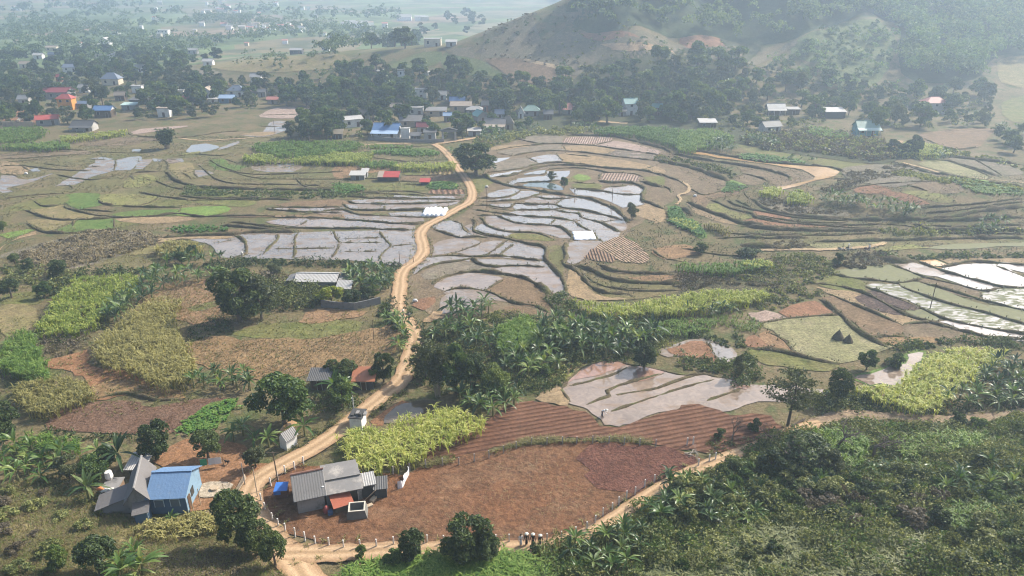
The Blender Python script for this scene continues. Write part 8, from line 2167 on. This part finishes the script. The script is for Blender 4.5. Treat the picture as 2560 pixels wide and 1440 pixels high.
bananas('t' if 0 else '2', '800,1170 900,1150 1030,1180 1010,1200 850,1195', 9, (1.6, 2.4), 'low banana plant at the end of the green garden strip', 'bananas of the garden strip')
bananas('5', '1060,60 1120,10 1250,20 1400,40 1600,70 1750,100 1770,140 1700,160 1500,130 1300,100 1150,80', 34, (2.8, 4), 'banana plant in the long row on the terraced knoll', 'bananas on the knoll')
bananas('5', '2220,240 2260,200 2400,200 2420,240 2330,270 2240,270', 8, (2.6, 3.6), 'banana plant in the small clump on the right terraces', 'bananas on the right terraces')
bananas('5', '0,860 100,850 400,830 430,870 300,890', 5, (2.4, 3.2), 'banana plant hanging under the long cane hedge', 'bananas under the cane hedge')
bananas('2', '1850,1120 1960,1110 2010,1150 1950,1180 1870,1170', 7, (2.4, 3.4), 'banana plant at the corner of the lime cane patch', 'bananas by the lime cane')
bananas('2', '2300,960 2420,920 2560,940 2560,1010 2400,1030', 12, (2.6, 3.6), 'banana plant in the grove at the far right', 'bananas at the far right')
bananas('1', '1700,900 1800,880 1950,900 1960,960 1800,970', 12, (2.6, 3.6), 'banana plant in front of the pink roofed house', 'bananas before the pink roof')
bananas('1', '1340,920 1450,900 1480,940 1420,980 1340,970', 8, (2.6, 3.6), 'banana plant right of the thatched barn', 'bananas by the thatched barn')
bananas('a', '1500,650 1700,660 1720,800 1600,850 1520,750', 9, (1.8, 2.6), 'small banana plant left of the big round tree', 'bananas by the roadside tree', ('bananal',))
BAN.sort(key=lambda b_: -b_[0])
nb_ = 298 - sum(o_.name.startswith('banana_plant') for o_ in COL.objects)
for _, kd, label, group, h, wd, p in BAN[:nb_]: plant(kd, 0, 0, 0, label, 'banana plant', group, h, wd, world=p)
for kd, l in (('banana', 'farther banana plants in dark green stands'), ('bananal', 'farther banana plants in stands coloured as sunlit')):
    clones('banana_stand', [(b_[1], b_[4], b_[5], b_[6]) for b_ in BAN[nb_:] if b_[1] == kd], l, 'banana plants')
# single bushes one can tell apart on the right hand slope
def bushes(tile, s, n, hr, kinds, label, group, sp=2.2):
    P = wpoly(tile, s); lo, hi = P[:, :2].min(0), P[:, :2].max(0); mine = []; tr = 0
    while len(mine) < n and tr < n * 40:
        tr += 1; c = rng.uniform(lo, hi)
        if not inpoly(c[None], P)[0] or any((c[0] - a) ** 2 + (c[1] - b) ** 2 < sp * sp for a, b in mine): continue
        mine.append((c[0], c[1])); plant(kinds[R.randrange(len(kinds))], 0, 0, 0, label, 'bush', group, R.uniform(*hr), R.uniform(.9, 1.5), world=(c[0], c[1], float(H(c[0], c[1]))))
bushes('8', '100,700 500,620 900,620 1200,700 1300,800 1000,900 700,1050 300,1050 0,1000', 40, (1.6, 3.0), ['shrubdark', 'shrub', 'shrubgrey'], 'leafy bush on the slope among the banana plants', 'bushes of the slope, left')
bushes('8', '850,850 1200,780 1600,780 1950,900 1900,1080 1500,1100 1100,1080', 34, (1.5, 2.8), ['shrubgrey', 'shrubbrown', 'shrubbrown', 'shrubdark'], 'grey brown bush in the middle of the slope', 'bushes of the slope, middle')
bushes('8', '1500,700 2000,700 2560,800 2560,1429 2000,1429 1900,1100', 40, (1.2, 2.4), ['shrubgrey', 'shrub', 'shrubdark'], 'bush on the open lower right slope', 'bushes of the slope, right')
bushes('8', '0,1100 600,1250 1200,1429 0,1429', 14, (1.2, 2.2), ['shrub', 'shrubgrey', 'shrubdark'], 'bush at the bottom of the bean crop', 'bushes of the slope, bottom')
bushes('4', '560,1050 1000,980 1500,960 2300,1000 2350,1150 1900,1270 1650,1429 900,1429 520,1250', 22, (1.3, 2.4), ['shrubdark', 'shrubgrey', 'shrub'], 'dense bush among the central banana grove', 'bushes of the central grove')
bushes('6', '0,800 300,780 700,920 900,1040 650,1250 400,1429 0,1429', 26, (.8, 1.9), ['shrubgrey', 'shrub', 'shrubgrey', 'shrubbrown'], 'small bush on the grassy lower left bank', 'bushes of the grass bank', 3)
# ------------------------------------------------------------------ camera, light, air
cam = bpy.data.cameras.new('camera'); cam.sensor_width = 36; cam.lens = 36 * FPX / 2560; cam.clip_end = 8000; cam.clip_start = .5
co = link(bpy.data.objects.new('camera', cam)); co.location = (0, 0, CAMH); co.rotation_euler = (pi / 2 - TILT, 0, 0); scene.camera = co
sv = Vector((sin(SUN_AZ) * cos(SUN_EL), cos(SUN_AZ) * cos(SUN_EL), sin(SUN_EL)))
sl = bpy.data.lights.new('sun', 'SUN'); sl.energy = 5.0; sl.angle = radians(.55); sl.color = (1, .93, .82)
so = link(bpy.data.objects.new('sun', sl)); so.rotation_euler = sv.to_track_quat('Z', 'Y').to_euler(); so.location = (0, 0, 400)
w = bpy.data.worlds.new('World'); scene.world = w; w.use_nodes = True; t = w.node_tree
sk = t.nodes.new('ShaderNodeTexSky'); sk.sky_type = 'NISHITA'; sk.sun_disc = False; sk.sun_elevation = SUN_EL; sk.sun_rotation = SUN_AZ
sk.dust_density = 5; sk.air_density = 1.0; sk.altitude = 600
bg = t.nodes['Background']; t.links.new(sk.outputs[0], bg.inputs[0]); bg.inputs[1].default_value = .135
mb = MB(); mb.box(-2640, -200, -1.2, 2640, 3340, 178)
m, t = nt('hazy air')
pv = t.nodes.new('ShaderNodeVolumePrincipled'); pv.inputs['Color'].default_value = (.64, .81, 1, 1); pv.inputs['Density'].default_value = .00062; pv.inputs['Anisotropy'].default_value = .48
o_ = t.nodes.new('ShaderNodeOutputMaterial'); t.links.new(pv.outputs[0], o_.inputs['Volume'])
hz = mb.build('haze', m); tag(hz, 'pale blue haze filling the valley air', 'haze', kind='stuff')
scene.view_settings.view_transform = 'Standard'; scene.view_settings.look = 'None'; scene.view_settings.exposure = .72; scene.view_settings.gamma = 1
c = scene.cycles; c.use_denoising = True; c.max_bounces = 5; c.diffuse_bounces = 2; c.glossy_bounces = 2; c.transmission_bounces = 3; c.volume_bounces = 2
c.use_adaptive_sampling = True; c.adaptive_threshold = .02; c.sample_clamp_indirect = 6
try: c.denoising_prefilter = 'ACCURATE'
except Exception: pass
scene.cycles.filter_width = 1.1
